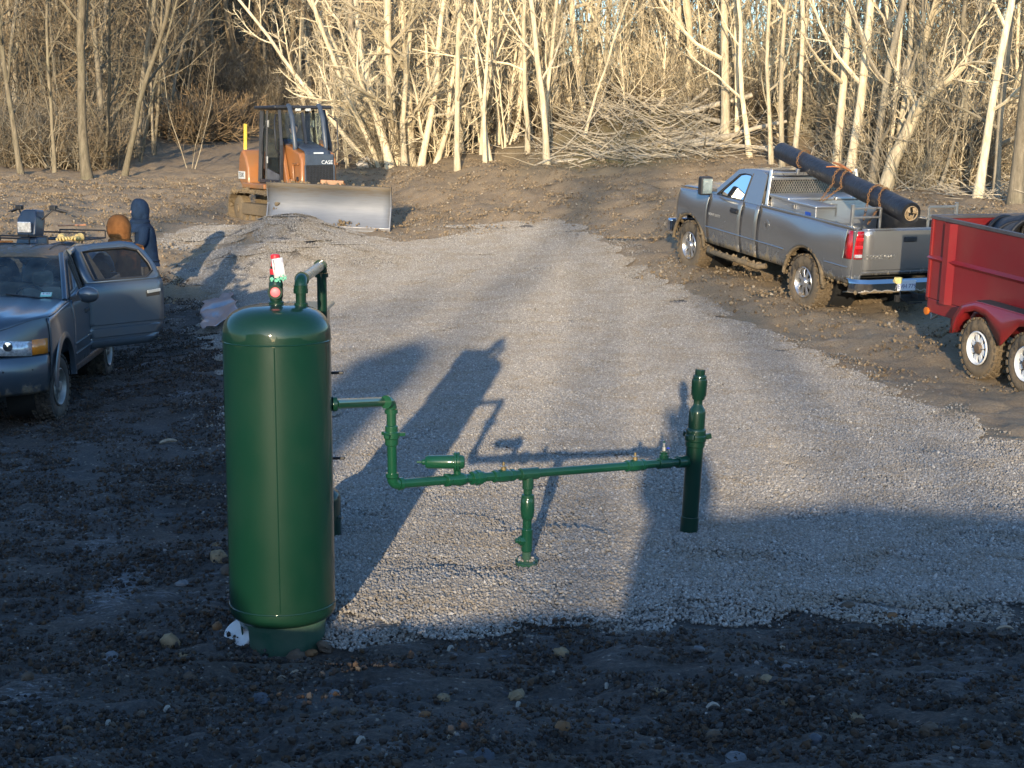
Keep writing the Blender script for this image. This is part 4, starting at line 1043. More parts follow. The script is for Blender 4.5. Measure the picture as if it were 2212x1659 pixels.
# ---- pipe run from the tank to the stand pipe
def on_pad(zx, zy):
    for y_ in np.arange(9.0, 14, .01):
        p_ = P(zx, zy, y_)
        if p_.z <= float(pad_z(np.array([p_.x]), np.array([y_]))[0]) + .012: return p_
SB = on_pad(1488, 1147); YS = SB.y; YT = on_pad(1137, 1219).y
YE = .547 / (1 / YT - .453 / YS)
A0 = V3((TXc + R0 * .97 + .02, TY + R0 * .22, zn))
E1 = V3(P(845, 868, YE)); E2 = V3((E1[0] + .002, E1[1], P(852, 1046, YE).z))
def MP(zx, zy, y): return V3(P(zx, zy, y))
def line_pt(zx):                                        # a point of the sloping main line
    f = (zx - 852) / (1490 - 852)
    y = YE * YS / (YS + (YE - YS) * f) # perspective-correct along a straight line
    zy = 1046 + (996 - 1046) * f
    return V3(P(zx, zy, y))
Lend = line_pt(1482)
run = thing('pipe_run', 'green threaded pipe run between the tall tank and the thick stand pipe', 'pipework', (0, 0, 0))
ur = norm(Lend - E2)
Geo().tube([A0, E1 - V3((.04, 0, 0))], .030, 24).obj('pipe', GREEN_PIPE, run)
ex = norm(E1 - A0)
elbow(E1, tuple(ex), (0, 0, -1), .035, .042, GREEN_PIPE, run)
Geo().tube([E1 - V3((0, 0, .05)), E2 + V3((0, 0, .05))], .030, 24).obj('pipe', GREEN_PIPE, run)
elbow(E2, (0, 0, -1), tuple(ur), .035, .042, GREEN_PIPE, run)
zu = P(845, 937, YE).z
hu = Geo(); uo = V3((E1[0], E1[1], 0))
hu.lathe([(.031, zu - .075), (.041, zu - .07), (.043, zu - .03), (.050, zu - .026), (.050, zu + .012), (.040, zu + .014), (.040, zu + .05), (.031, zu + .055)], uo, sides=32)
for k_ in range(3):
    t = .25 + k_ * 2.094
    hu.box(uo + V3((math.cos(t) * .066, math.sin(t) * .066, zu - .006)), (.040, .026, .022), (0, 0, t))
hu.obj('hammer_union', GREEN_PIPE, run, bevel=.003)
Geo().tube([E2 + ur * .05, Lend], .030, 24).obj('pipe', GREEN_PIPE, run)
def on_line(prof, zx0, name, m=GREEN_PIPE, sides=28, par=run, bevel=.003):
    """profile of (radius, metres past the point seen at zx0)"""
    o_ = line_pt(zx0)
    return Geo().lathe(prof, o_, ur, sides).obj(name, m, par, bevel=bevel)
def dist(z0, z1): return float(np.linalg.norm(line_pt(z1) - line_pt(z0)))
# regulator: body on the line, bonnet lying parallel above it towards the tank
on_line([(.031, 0), (.043, .003), (.043, .034), (.036, .038), (.040, .075), (.046, .11), (.040, .15), (.036, .155)], 962, 'regulator_body')
rb = line_pt(988)
dz = P(975, 1008, 9.75)
top = rb + V3((0, 0, .115))
Geo().tube([rb + V3((0, 0, .02)), rb + V3((0, 0, .07)), top + V3((-.005, 0, -.005))], [.026, .022, .024], 20).obj('regulator_neck', GREEN_PIPE, run)
ax = (-1, -.02, .0)
Geo().lathe([(.018, -.050), (.036, -.046), (.046, -.030), (.046, -.012), (.064, -.011), (.064, .000), (.060, .001), (.060, .005), (.064, .006), (.064, .018), (.045, .020), (.043, .19), (.036, .205), (.020, .208), (.018, .225), (.012, .228), (.008, .23), (.008, .262)], top, ax, 32).obj('regulator_bonnet', GREEN_PIPE, run, bevel=.002)
gb = Geo()
for k_ in range(8):
    t = k_ * math.pi / 4 + .2
    gb.cyl(top + V3((-.025, math.cos(t) * .056, math.sin(t) * .056)), top + V3((.018, math.cos(t) * .056, math.sin(t) * .056)), .006, 6)
gb.obj('bolts', GREEN_PIPE, run)
un = Geo(); o_ = line_pt(1030); un.lathe([(.031, -.045), (.046, -.043), (.046, -.012), (.052, -.010), (.052, .026), (.040, .03), (.040, .055), (.031, .058)], o_, ur, 8)
un.obj('pipe_union', GREEN_PIPE, run, bevel=.004)
def ball_valve(zx, handle=False):
    on_line([(.031, -.085), (.042, -.083), (.042, -.055), (.038, -.052), (.044, -.03), (.044, .03), (.038, .052), (.042, .055), (.042, .083), (.031, .085)], zx, 'ball_valve', sides=8)
    q = line_pt(zx)
    Geo().lathe([(.018, .03), (.018, .055), (.012, .056), (.012, .075), (.008, .076), (.008, .092)], q, (0, 0, 1), 12).obj('valve_stem', BRASS, run)
    Geo().box(q + V3((0, 0, .066)), (.050, .028, .008), (0, 0, .5)).obj('stem_nut', STEEL, run, bevel=.002)
ball_valve(1088); ball_valve(1372)
# tee with the short drop to the ground
on_line([(.031, -.075), (.041, -.073), (.041, .073), (.031, .075)], 1142, 'tee')
T0 = line_pt(1141); TB = V3(P(1137, 1219, T0[1])); TB[2] = float(pad_z(np.array([TB[0]]), np.array([TB[1]]))[0]) + .012
zsc = (T0[2] - TB[2]) / (1212 - 1028)
def TZ(zy): return T0[2] - (zy - 1028) * zsc
o_ = V3((T0[0], T0[1], 0)); dn = norm(V3((TB[0] - T0[0], 0, TB[2] - T0[2])))
def drop(prof, name, m=GREEN_PIPE, sides=28, bevel=.003):
    return Geo().lathe([(r_, (zy - 1028) * zsc) for r_, zy in prof], T0, dn, sides).obj(name, m, run, bevel=bevel)
drop([(.032, 1030), (.038, 1040), (.038, 1058), (.030, 1059), (.030, 1072)], 'tee_branch')
drop([(.031, 1068), (.043, 1070), (.043, 1078), (.046, 1080), (.048, 1100), (.043, 1114), (.035, 1120), (.031, 1121)], 'check_valve')
drop([(.0305, 1120), (.0305, 1142)], 'pipe')
drop([(.031, 1138), (.038, 1140), (.038, 1184), (.031, 1186)], 'tee')
pz = T0 + dn * (1163 - 1028) * zsc
Geo().lathe([(.036, 0), (.036, .05), (.028, .052), (.028, .062), (.018, .063), (.018, .082)], pz, (-1, -.25, .03), 8).obj('side_plug', GREEN_PIPE, run, bevel=.003)
drop([(.0305, 1184), (.0305, 1230)], 'dusty_pipe', GREEN_DULL)
gf = Geo().lathe([(.030, .03), (.045, .028), (.066, .010), (.076, .028), (.078, .026), (.070, -.02), (.03, -.03)], TB + V3((0, 0, .0)), (0.05, -.12, 1), 32, caps=False); gf.obj('base_flange', GREEN_DULL, run, smooth=50)
n_ = 26; a_ = rq.uniform(0, 6.28, n_); d_ = rq.uniform(.034, .06, n_)
v_, f_ = stone_cloud(TB + np.stack([d_ * np.cos(a_), d_ * np.sin(a_), rq.uniform(.03, .045, n_)], -1), rq.uniform(.012, .024, n_), rq)
o = Geo().add(v_, t=f_).obj('gravel_in_flange', STONE, run, smooth=0)
# instrument tee with needle valve near the stand pipe
on_line([(.031, -.06), (.040, -.058), (.040, .058), (.031, .06)], 1434, 'tee')
q = line_pt(1434)
Geo().lathe([(.026, .03), (.034, .032), (.034, .062), (.026, .064), (.026, .075), (.030, .076), (.030, .082), (.012, .083), (.012, .12), (.006, .121), (.006, .16)], q, (0, 0, 1), 12).obj('needle_valve', GREEN_PIPE, run, bevel=.002)
Geo().lathe([(.010, .085), (.014, .09), (.014, .118), (.008, .12), (.010, .145), (.004, .15)], q, (0, 0, 1), 10).obj('valve_stem', simple('aluminium', (.55, .55, .53), .4, .8), run)
Geo().ball(q + V3((.028, -.02, .112)), .009, (1.4, .8, .7)).obj('blue_handle', BLUE, run)
Geo().tube([q + V3((.028, -.02, .112)), q + V3((.040, -.02, .085)), q + V3((.034, 0, .06))], .003, 6).obj('handle_lever', STEEL, run)
on_line([(.031, 0), (.044, .003), (.044, dist(1462, 1482)), (.040, dist(1462, 1484))], 1462, 'weld_coupling')
# ---- stand pipe (leans a little)
STt = P(1513, 797, YS)
sp_ax = norm(V3(STt) - V3(SB)); spl = np.linalg.norm(V3(STt) - V3(SB))
spipe = thing('stand_pipe', 'thick leaning dark green stand pipe with a stepped reducer on top', 'stand pipe', tuple(SB))
def spf(y): return (1305 - y) / (1305 - 112) * spl          # crop pixel -> metres up the axis
kx = .00102 * YS / 11.9
def stand(prof, name, sides=32, m=GREEN, bevel=.003):
    return Geo().lathe([(r_ * kx, spf(y) if y < 1400 else spf(y)) for r_, y in prof], (0, 0, 0), tuple(sp_ax), sides).obj(name, m, spipe, bevel=bevel)
stand([(67, 1390), (67, 1196), (63, 1192)], 'foot_collar')
stand([(63, 1196), (64, 640)], 'pipe')
stand([(64, 680), (72, 676), (73, 640), (80, 632), (80, 596), (74, 590), (74, 560), (70, 545), (64, 540)], 'union_body')
hu = Geo(); o_ = V3(sp_ax) * spf(604)
for k_ in range(3):
    t = .12 + k_ * 2.094
    hu.box(o_ + V3((math.cos(t) * 96 * kx, math.sin(t) * 96 * kx, .004 * k_)), (44 * kx, 40 * kx, 40 * kx), (0, R(-12), t))
hu.obj('hammer_lug', GREEN, spipe, bevel=.006)
stand([(62, 545), (62, 425), (56, 404), (36, 376), (33, 365), (33, 330)], 'bell_reducer')
stand([(42, 335), (47, 325), (48, 312), (57, 300), (58, 200), (56, 186), (50, 184), (50, 160), (47, 155)], 'threaded_coupling', sides=12)
stand([(38, 158), (38, 122), (36, 114), (1, 113)], 'hex_plug', sides=8)
# blue grey plastic sheet bunched on the gravel left of the tank
pl = Geo(); rows = []
c4 = [G(436, 655), G(500, 640), G(522, 700), G(440, 735)]
rs = np.random.default_rng(17); NN = 26
for i in range(NN):
    row = []
    for j in range(NN):
        u, v = i / (NN - 1), j / (NN - 1)
        p = V3(c4[0]) * (1 - u) * (1 - v) + V3(c4[1]) * u * (1 - v) + V3(c4[2]) * u * v + V3(c4[3]) * (1 - u) * v
        e = .05 * math.sin(u * 9 + v * 4) * .6
        row.append((p[0] + .05 * math.sin(v * 14), p[1] + .06 * math.sin(u * 11), 0))
    rows.append(row)
A = np.array(rows); A[..., 2] = pad_z(A[..., 0], A[..., 1]) + .03 + .10 * np.abs(fbm(A[..., 0] * 1.6, A[..., 1] * 1.1, 3, 71)) + .14 * np.exp(-((A[..., 0] - c4[3].x - .3) / .5) ** 2)
k = NT('plastic_sheet'); k.set(Base_Color=k.mix(k.rng(k.noise(3, 4), .4, .7), (.075, .09, .13), (.15, .15, .165)), Roughness=.35, Coat_Weight=.3)
o = pl.grid(A).obj('plastic_sheet', k.m, smooth=60, solid=.004); tag(o, 'crumpled blue grey plastic sheet on the gravel left of the tank', 'plastic sheet')
# ------------------------------------------------------------------ vehicle helpers
TYRE = muddy('muddy_tyre', (0.018, 0.017, 0.016), .85, 0, (0.17, 0.125, 0.075), -1, 3, 1.1, 0, .9)
TYRE_DARK = muddy('dirty_tyre', (0.02, 0.019, 0.018), .8, 0, (0.10, 0.08, 0.06), -1, 3, .5, 0, .6)
CHROME = simple('chrome', (0.62, 0.62, 0.64), 0.14, 1.0, var=.12)
ALU = simple('brushed_aluminium', (0.50, 0.49, 0.47), 0.34, 0.9, var=.15, bump=.1)
DARK = simple('dark_underbody', (0.012, 0.012, 0.012), .8)
DARKTRIM = simple('dark_trim', (0.022, 0.022, 0.024), .55)
GLASS = glassy('window_glass')
GLASS_D = glassy('tinted_glass', (0.22, 0.25, 0.27), .95)
RUST = simple('rusty_chain', (0.20, 0.105, 0.045), .8, .3, var=.4, scale=40)
LENS_RED = simple('red_lens', (0.30, 0.008, 0.012), .12, var=.3, scale=18, coat=.8)
LENS_CLR = simple('clear_lens', (0.55, 0.56, 0.58), .1, .4, var=.4, scale=30, coat=.8)
LENS_AMB = simple('amber_lens', (0.6, 0.2, 0.02), .15, coat=.8)
MUD = simple('caked_mud', (0.17, 0.125, 0.072), .95, var=.4, scale=14, bump=.8, bscale=40)

def wheel(par, x, y, z, rad, wid, side, rimr, style, tyre=TYRE, rimm=None, blocks=26, steer=0.0):
    """side=+1: outer face towards +y"""
    e = sub('wheel', par, (x, y, z), (0, 0, steer))
    w2 = wid / 2
    prof = [(rimr, -w2 * .8), (rimr + .02, -w2 * .92), ((rimr + rad) / 2, -w2), (rad - .035, -w2 * .93), (rad - .012, -w2 * .72), (rad - .012, w2 * .72), (rad - .035, w2 * .93), ((rimr + rad) / 2, w2), (rimr + .02, w2 * .92), (rimr, w2 * .8)]
    g = Geo().lathe(prof, (0, 0, 0), (0, side, 0), 48, caps=False)
    for k_ in range(blocks):
        t = 2 * math.pi * k_ / blocks
        for j, off in ((-.78, 0), (-.27, .5), (.27, 0), (.78, .5)):
            tt = t + off * 2 * math.pi / blocks
            c = ((rad - .008) * math.cos(tt), j * w2 * .98, (rad - .008) * math.sin(tt))
            g.box(c, (.026, w2 * (.40 if abs(j) > .5 else .34), 2 * math.pi * rad / blocks * .60), (0, -tt, 0))
    g.obj('tyre', tyre, e, smooth=40)
    rm = rimm or CHROME
    f = side * w2 * .62
    Geo().lathe([(rimr, f * side + .035), (rimr - .012, f * side + .045), (rimr - .025, f * side + .03), (rimr - .03, f * side - .05), (rimr - .03, -w2 * .7)], (0, 0, 0), (0, side, 0), 40, caps=False).obj('rim', rm, e, smooth=50, solid=.004)
    hub = Geo().lathe([(.075, -.02), (.075, .02), (.055, .045), (.001, .048)], (0, f, 0), (0, side, 0), 20)
    n = style['n']
    disc = Geo()
    for k_ in range(n):
        t0 = 2 * math.pi * (k_ + .5) / n; hw = style['w']
        r0_, r1_ = .06, rimr - .022
        u = V3((math.cos(t0), 0, math.sin(t0))); v = V3((-math.sin(t0), 0, math.cos(t0)))
        yo = V3((0, f + side * .012, 0)); yi = V3((0, f - side * style.get('dish', .0), 0))
        disc.prism([u * r0_ - v * hw[0] + yo, u * (r0_ + r1_) / 2 - v * hw[1] + yo, u * r1_ - v * hw[2] + yi, u * r1_ + v * hw[2] + yi, u * (r0_ + r1_) / 2 + v * hw[1] + yo, u * r0_ + v * hw[0] + yo], (0, -side * .02, 0))
    disc.obj('spoke_disc', rm, e, bevel=.004)
    hub.obj('hub', style.get('hub', rm), e, smooth=40)
    Geo().lathe([(rimr - .03, 0), (.001, 0)], (0, f - side * .06, 0), (0, side, 0), 24, caps=False).obj('brake', DARK, e)
    return e

def text(body, size, m, par, M, ext=.002, name='lettering', align='CENTER'):
    cu = bpy.data.curves.new(name, 'FONT'); cu.body = body; cu.size = size; cu.extrude = ext; cu.align_x = align; cu.align_y = 'CENTER'; cu.resolution_u = 2
    o = bpy.data.objects.new(name, cu); C.objects.link(o)
    dg = bpy.context.evaluated_depsgraph_get()
    me = bpy.data.meshes.new_from_object(o.evaluated_get(dg)); C.objects.unlink(o); bpy.data.objects.remove(o); bpy.data.curves.remove(cu)
    me.materials.clear(); me.materials.append(m)
    o = bpy.data.objects.new(name, me); C.objects.link(o); o.parent = par; o.matrix_local = M
    return o
def frame_mat(o, xd, yd):
    """matrix placing text: x along xd, y along yd"""
    xd, yd = Vector(xd).normalized(), Vector(yd).normalized(); z = xd.cross(yd)
    return Matrix((( *[xd.x, yd.x, z.x], o[0]), (*[xd.y, yd.y, z.y], o[1]), (*[xd.z, yd.z, z.z], o[2]), (0, 0, 0, 1)))

def side_skin(xs, zlow, ztop, yfun, rows, side):
    A = []
    for x in xs:
        a, b = zlow(x), ztop(x)
        A.append([(x, side * yfun(x, a + (b - a) * t), a + (b - a) * t) for t in np.linspace(0, 1, rows)])
    return np.array(A)
def arch_low(centers, rad, zc, base):
    def f(x):
        z = base(x) if callable(base) else base
        for c in centers:
            d = abs(x - c)
            if d < rad: z = max(z, zc + math.sqrt(max(rad * rad - d * d, 0)))
        return z
    return f
def arch_xs(x0, x1, n, centers, rad):
    xs = list(np.linspace(x0, x1, n))
    for c in centers: xs += [c + rad * math.cos(t) for t in np.linspace(0, math.pi, 25)] + [c - rad - .001, c + rad + .001]
    return sorted(v for v in set(np.round(xs, 4)) if x0 - 1e-6 <= v <= x1 + 1e-6)
def arch_lip(par, c, rad, zc, y, side, m, w=.035, name='wheel_arch_lip', t0=.10):
    g = Geo(); tt = np.linspace(t0, math.pi - t0, 26)
    g.tube([(c + rad * math.cos(t), side * y, zc + rad * math.sin(t)) for t in tt], w, 8); return g.obj(name, m, par, smooth=60)

RIMT = muddy('muddy_alloy', (.62, .61, .60), .28, .85, (.22, .165, .10), -.4, .3, .75, .2, .4)
# ------------------------------------------------------------------ silver pickup truck
PAINT_T = muddy('champagne_paint', (0.235, 0.236, 0.236), .24, .65, (0.22, 0.17, 0.10), .45, 1.10, .8, .7, .06)
TR_R, TR_F = P(1746, 668, 24.0), P(1502, 583, 27.25)      # contact of the two near wheels
fw_ = V3(TR_F) - V3(TR_R); WB = 3.57
head = math.atan2(fw_[1], fw_[0]); pit = math.atan2(fw_[2], math.hypot(fw_[0], fw_[1]))
nrm = V3((math.sin(head), -math.cos(head), 0))            # towards the truck's right side
org = V3(TR_R) + nrm * 0.84
truck = thing('pickup_truck', 'muddy silver pickup truck with open load bed carrying a long black roll', 'truck', tuple(org), (0, -pit, head))
TRAD = .42
def ty(x, z):                                              # half width of the body
    y = .985 - .055 * max(0, (z - 1.05) / .35) ** 2 - .05 * max(0, (.85 - z) / .35) ** 1.5
    for c in (0, WB): y += .035 * math.exp(-((x - c) / .62) ** 2) * math.exp(-((z - .95) / .35) ** 2)
    if x > 3.95: y -= .22 * ((x - 3.95) / .38) ** 2
    if x < -1.0: y -= .05 * ((-1.0 - x) / .2) ** 2
    return y
low = arch_low((0, WB), .535, .43, lambda x: .60 if x < -.5 else .56)
ttop = lambda x: 1.385 if x < 1.41 else (1.375 if x < 2.9 else 1.375 - .05 * ((x - 2.9) / 1.5) ** 2 - (.10 * ((x - 4.05) / .28) ** 2 if x > 4.05 else 0))
PARTS_T = (('bed_side', -1.18, 1.40, 26), ('cab_corner', 1.43, 1.93, 6), ('door', 1.945, 2.99, 10), ('fender', 3.005, 4.33, 20))
for side in (1, -1):
    for nm, xa, xb, n in PARTS_T:
        xs = arch_xs(xa, xb, n, (0, WB), .535)
        g = Geo().grid(side_skin(xs, low, ttop, ty, 12, side), flip=side < 0)
        o = g.obj(nm, PAINT_T, truck, smooth=40, solid=-.015)
        if nm == 'door':
            h = Geo().box((2.12, side * 1.0, 1.20), (.20, .03, .035)); h.box((2.12, side * .985, 1.20), (.24, .01, .085)); h.obj('handle', DARKTRIM, o, bevel=.006)
    for c in (0, WB): arch_lip(truck, c, .535, .43, .985, side, MUD, .03)
    # character line along the flanks
    Geo().tube([(x, side * (ty(x, .84) + .004), .84) for x in np.linspace(-1.15, 2.98, 40) if abs(x) > .56], .010, 6).obj('crease', PAINT_T, truck) if False else None
    for xa, xb in ((-1.12, -.56), (.56, 1.40), (1.43, 2.99)):
        Geo().tube([(x, side * (ty(x, .83) + .002), .83) for x in np.linspace(xa, xb, 10)], .014, 8).obj('body_moulding', PAINT_T, truck, smooth=60)
    # bed rail
    Geo().bar((-1.17, side * .90, 1.39), (1.40, side * .90, 1.39), .10, .035).obj('bed_rail', PAINT_T, truck, bevel=.012)
    Geo().box((.1, side * .835, 1.12), (2.5, .03, .52)).obj('bed_inner_wall', DARKTRIM, truck)
    # running board
    g = Geo().tube([(1.15, side * .92, .47), (1.25, side * .99, .44), (2.85, side * .99, .44), (2.95, side * .92, .47)], .045, 10); g.obj('running_board', MUD if side > 0 else DARKTRIM, truck, smooth=60)
    st8 = dict(n=8, w=(.020, .026, .045), dish=.0)
    Geo().box((-1.165, side * .865, 1.02), (.05, .165, .70)).obj('rear_corner', PAINT_T, truck, bevel=.015)
    for x in (0, WB): wheel(truck, x, side * .84, TRAD, TRAD, .29, side, .235, st8, rimm=RIMT)
    # mirror
    m_ = Geo().box((2.78, side * 1.17, 1.53), (.13, .22, .30)); o = m_.obj('mirror', DARKTRIM, truck, bevel=.03)
    Geo().box((2.708, side * 1.17, 1.53), (.012, .17, .24)).obj('mirror_glass', simple('mirror_glass', (.10, .14, .15), .25, 0.0, var=.3), o)
    Geo().bar((2.80, side * .95, 1.45), (2.80, side * 1.10, 1.47), .06, .05).obj('mirror_arm', DARKTRIM, o)
    # tail lamp: red with a clear bottom window
    tl_ = Geo(); A = []
    for t in np.linspace(0, 1, 8):
        z = .955 + .40 * t
        A.append([(-1.03 - .0, side * (ty(-1.03, z) + .012), z), (-1.12, side * (ty(-1.12, z) + .012), z), (-1.19, side * (ty(-1.18, z) - .01), z), (-1.205, side * .80, z)])
    o = tl_.grid(A, flip=side > 0).obj('tail_lamp', LENS_RED, truck, smooth=60, solid=.012)
    Geo().box((-1.20, side * .865, 1.0), (.035, .12, .05)).obj('reverse_lamp', LENS_CLR, o, bevel=.01)
    for zz in (1.13, 1.24): Geo().box((-1.206, side * .865, zz), (.02, .12, .045)).obj('lamp_cell', simple('bright_red_lens', (.62, .015, .02), .15, coat=.8), o, bevel=.012)
    Geo().tube([(-1.02, side * (ty(-1.02, .95) + .014), .95), (-1.02, side * (ty(-1.02, 1.36) + .014), 1.36)], .008, 6).obj('lamp_trim', CHROME, o)
# body insides, floor and bed
Geo().box((1.6, 0, .62), (5.0, 1.5, .22)).obj('chassis', DARK, truck)
Geo().box((.1, 0, .93), (2.52, 1.70, .05)).obj('bed_floor', DARKTRIM, truck)
Geo().box((1.385, 0, 1.12), (.03, 1.75, .55)).obj('bed_front_wall', PAINT_T, truck, bevel=.01)
for x, y in ((0, .52), (0, -.52), (WB, .52), (WB, -.52)):
    Geo().lathe([(.50, -.2), (.50, .2), (.001, .2)], (x, y, .47), (0, 1 if y > 0 else -1, 0), 24).obj('wheel_well', DARK, truck)
# tailgate
A = [[(-1.195 - .015 * math.sin(math.pi * t) + (.03 if t > .97 else 0), y, .72 + .665 * t) for y in np.linspace(-.79, .79, 9)] for t in (0, .08, .10, .3, .6, .82, .85, .95, .98, 1)]
tgate = Geo().grid(A).obj('tailgate', PAINT_T, truck, smooth=50, solid=.05)
Geo().box((-1.21, 0, 1.225), (.03, .22, .075)).obj('handle', DARKTRIM, tgate, bevel=.02)
Geo().box((-1.20, 0, .79), (.02, 1.56, .006)).obj('fold_line', DARKTRIM, tgate)
text('DODGE RAM', .085, ALU, tgate, frame_mat((-1.214, .50, .98), (0, -1, 0), (0, 0, 1)), .003)
# chrome bumper with the plate
A = []
for zz, xx in ((.48, -1.22), (.50, -1.33), (.62, -1.36), (.66, -1.33), (.67, -1.22)):
    A.append([(xx + .16 * max(0, (abs(y) - .7) / .3) ** 2, y, zz) for y in np.linspace(-.99, .99, 17)])
bmp = Geo().grid(A).obj('rear_bumper', muddy('muddy_chrome', (.6, .6, .6), .16, 1, (.2, .15, .09), .46, .60, 1.0, 0, .15), truck, smooth=40, solid=-.02)
pl_ = sub('number_plate', truck, (-1.38, .12, .585))
Geo().box((0, 0, 0), (.012, .31, .155)).obj('plate', simple('plate_white', (.62, .66, .72), .5, var=.06), pl_, bevel=.01)
text('EVH 779', .088, simple('plate_ink', (.03, .06, .22), .6), pl_, frame_mat((-.008, 0, -.012), (0, -1, 0), (0, 0, 1)), .001)
g = Geo().tube([(-1.36, .22, .56), (-1.42, .24, .42), (-1.46, .12, .34), (-1.55, -.05, .36)], .010, 6); g.obj('trailer_cable', BLACK, truck)
Geo().box((-1.36, .26, .66), (.07, .10, .09)).obj('socket', simple('yellow_tape', (.6, .5, .2), .6), truck, bevel=.01)
Geo().bar((-1.0, 0, .45), (-1.55, 0, .45), .06, .06).obj('hitch_bar', DARK, truck)
Geo().box((-1.38, 0, .40), (.06, .6, .10)).obj('hitch_frame', DARK, truck, bevel=.01)
# cab: roof, pillars, glass
def cy(z): return .925 - .205 * ((z - 1.375) / .575) ** 1.1 if z > 1.375 else .925
def cabpt(x, z, s_): return (x, s_ * cy(z), z)
for s_ in (1, -1):
    out = [(2.99, 1.375), (2.42, 1.835), (2.20, 1.87), (1.70, 1.875), (1.55, 1.84), (1.43, 1.375)]
    inn = [(2.80, 1.39), (2.34, 1.76), (2.20, 1.787), (2.02, 1.787), (1.97, 1.765), (1.97, 1.39)]
    g = Geo().ring([cabpt(x, z, s_) for x, z in out], [cabpt(x, z, s_) for x, z in inn])
    g.obj('cab_pillar', PAINT_T, truck, smooth=0, solid=.02 * (1))
    Geo().face([cabpt(x, z, s_ * .985) for x, z in inn]).obj('side_window', GLASS, truck)
    Geo().tube([cabpt(x, z, s_ * 1.005) for x, z in inn + inn[:1]], .010, 6).obj('window_seal', DARKTRIM, truck)
    Geo().bar(cabpt(1.955, 1.38, s_ * 1.004), cabpt(1.955, 1.82, s_ * 1.004), .004, .012).obj('door_seam', DARKTRIM, truck)
A = []
for x, z, wv in ((2.44, 1.84, .72), (2.30, 1.88, .725), (2.1, 1.898, .725), (1.8, 1.898, .72), (1.60, 1.875, .71), (1.53, 1.835, .70)):
    A.append([(x, y * wv, z - .03 * abs(y) ** 3 - (.012 if abs(y) < .55 and 1.65 < x < 2.25 else 0)) for y in np.linspace(-1, 1, 13)])
Geo().grid(A, flip=True).obj('roof', PAINT_T, truck, smooth=60, solid=.02)
Geo().grid([[(2.98 - .05 * y * y, y * .90, 1.39) for y in np.linspace(-1, 1, 9)], [(2.70 - .04 * y * y, y * .82, 1.65) for y in np.linspace(-1, 1, 9)], [(2.44, y * .72, 1.83) for y in np.linspace(-1, 1, 9)]]).obj('windshield', GLASS, truck, smooth=60)
Geo().grid([[(1.50, -.80, 1.42), (1.50, .80, 1.42)], [(1.57, -.68, 1.81), (1.57, .68, 1.81)]]).obj('rear_window', GLASS_D, truck)
Geo().box((1.46, 0, 1.38), (.06, 1.8, .06)).obj('cab_back', PAINT_T, truck, bevel=.01)
A = [[(x, y * (.90 if x < 3.2 else .86 - .06 * (x - 3.2)), 1.37 + .075 * (1 - abs(y) ** 2.5) * (1 if x < 4.2 else .7) - .06 * max(0, (x - 3.6)) ** 1.5 - (.02 if .45 < abs(y) < .6 else 0)) for y in np.linspace(-1, 1, 17)] for x in np.linspace(3.0, 4.29, 10)]
Geo().grid(A, flip=True).obj('hood', PAINT_T, truck, smooth=60, solid=.015)
Geo().box((4.30, 0, 1.02), (.06, 1.3, .5)).obj('grille', CHROME, truck, bevel=.03)
Geo().box((4.38, 0, .66), (.16, 1.9, .24)).obj('front_bumper', CHROME, truck, bevel=.05)
# what one sees through the glass
SEAT = simple('seat_cloth', (.22, .20, .17), .9); DASH = simple('dashboard', (.10, .10, .10), .7)
Geo().box((2.85, 0, 1.28), (.25, 1.7, .20)).obj('dashboard', DASH, truck, bevel=.05)
Geo().box((1.62, 0, 1.30), (.16, 1.5, .58)).obj('seat_back', SEAT, truck, bevel=.06)
for y in (.42, -.42): Geo().box((1.62, y, 1.64), (.10, .28, .16)).obj('head_rest', SEAT, truck, bevel=.04)
a_ = np.linspace(0, 2 * math.pi, 25)[:-1]
Geo().tube([(2.52 + .10 * math.sin(t), .42 + .19 * math.cos(t), 1.42 + .17 * math.sin(t)) for t in a_], .016, 8, closed=True).obj('steering_wheel', DARKTRIM, truck, smooth=60)
Geo().ball((2.80, .30, 1.42), .055, (.5, 1, 1)).obj('gauge_pod', ALU, truck)
Geo().ball((2.80, .50, 1.42), .055, (.5, 1, 1)).obj('gauge_pod', ALU, truck)
# decal on the door and fuel door on the bed side
text('HEAVY DUTY', .062, simple('decal', (.42, .40, .36), .4), truck, frame_mat((2.74, ty(2.7, 1.06) + .006, 1.05), (-1, 0, 0), (0, 0, 1)), .001)
Geo().lathe([(.085, 0), (.085, .004), (.078, .006), (.001, .006)], (1.12, ty(1.1, 1.12) - .002, 1.12), (0, 1, 0), 24).obj('fuel_door', PAINT_T, truck)
Geo().bar((1.12, ty(1.1, 1.12) + .008, 1.09), (1.12, ty(1.1, 1.12) + .008, 1.15), .012, .02).obj('fuel_latch', DARKTRIM, truck)
# caked mud blobs in the arches and along the sill
rq = np.random.default_rng(31)
pos = []
for c in (0, WB):
    for t in rq.uniform(.0, math.pi, 60): pos.append((c + .54 * math.cos(t), rq.uniform(.90, 1.01), .43 + .54 * math.sin(t)))
for x in rq.uniform(-1.1, -.55, 40): pos.append((x, rq.uniform(.86, .95), .60 + rq.uniform(-.03, .06)))
for x in rq.uniform(-1.30, -1.2, 24): pos.append((x, rq.uniform(.2, .95), .49))
for x in rq.uniform(1.2, 2.9, 40): pos.append((x, rq.uniform(.95, 1.02), .47 + rq.uniform(-.02, .03)))
v_, f_ = stone_cloud(np.array(pos), rq.uniform(.025, .085, len(pos)), rq)
Geo().add(v_, t=f_).obj('mud_clods', MUD, truck, smooth=0, kind='stuff')

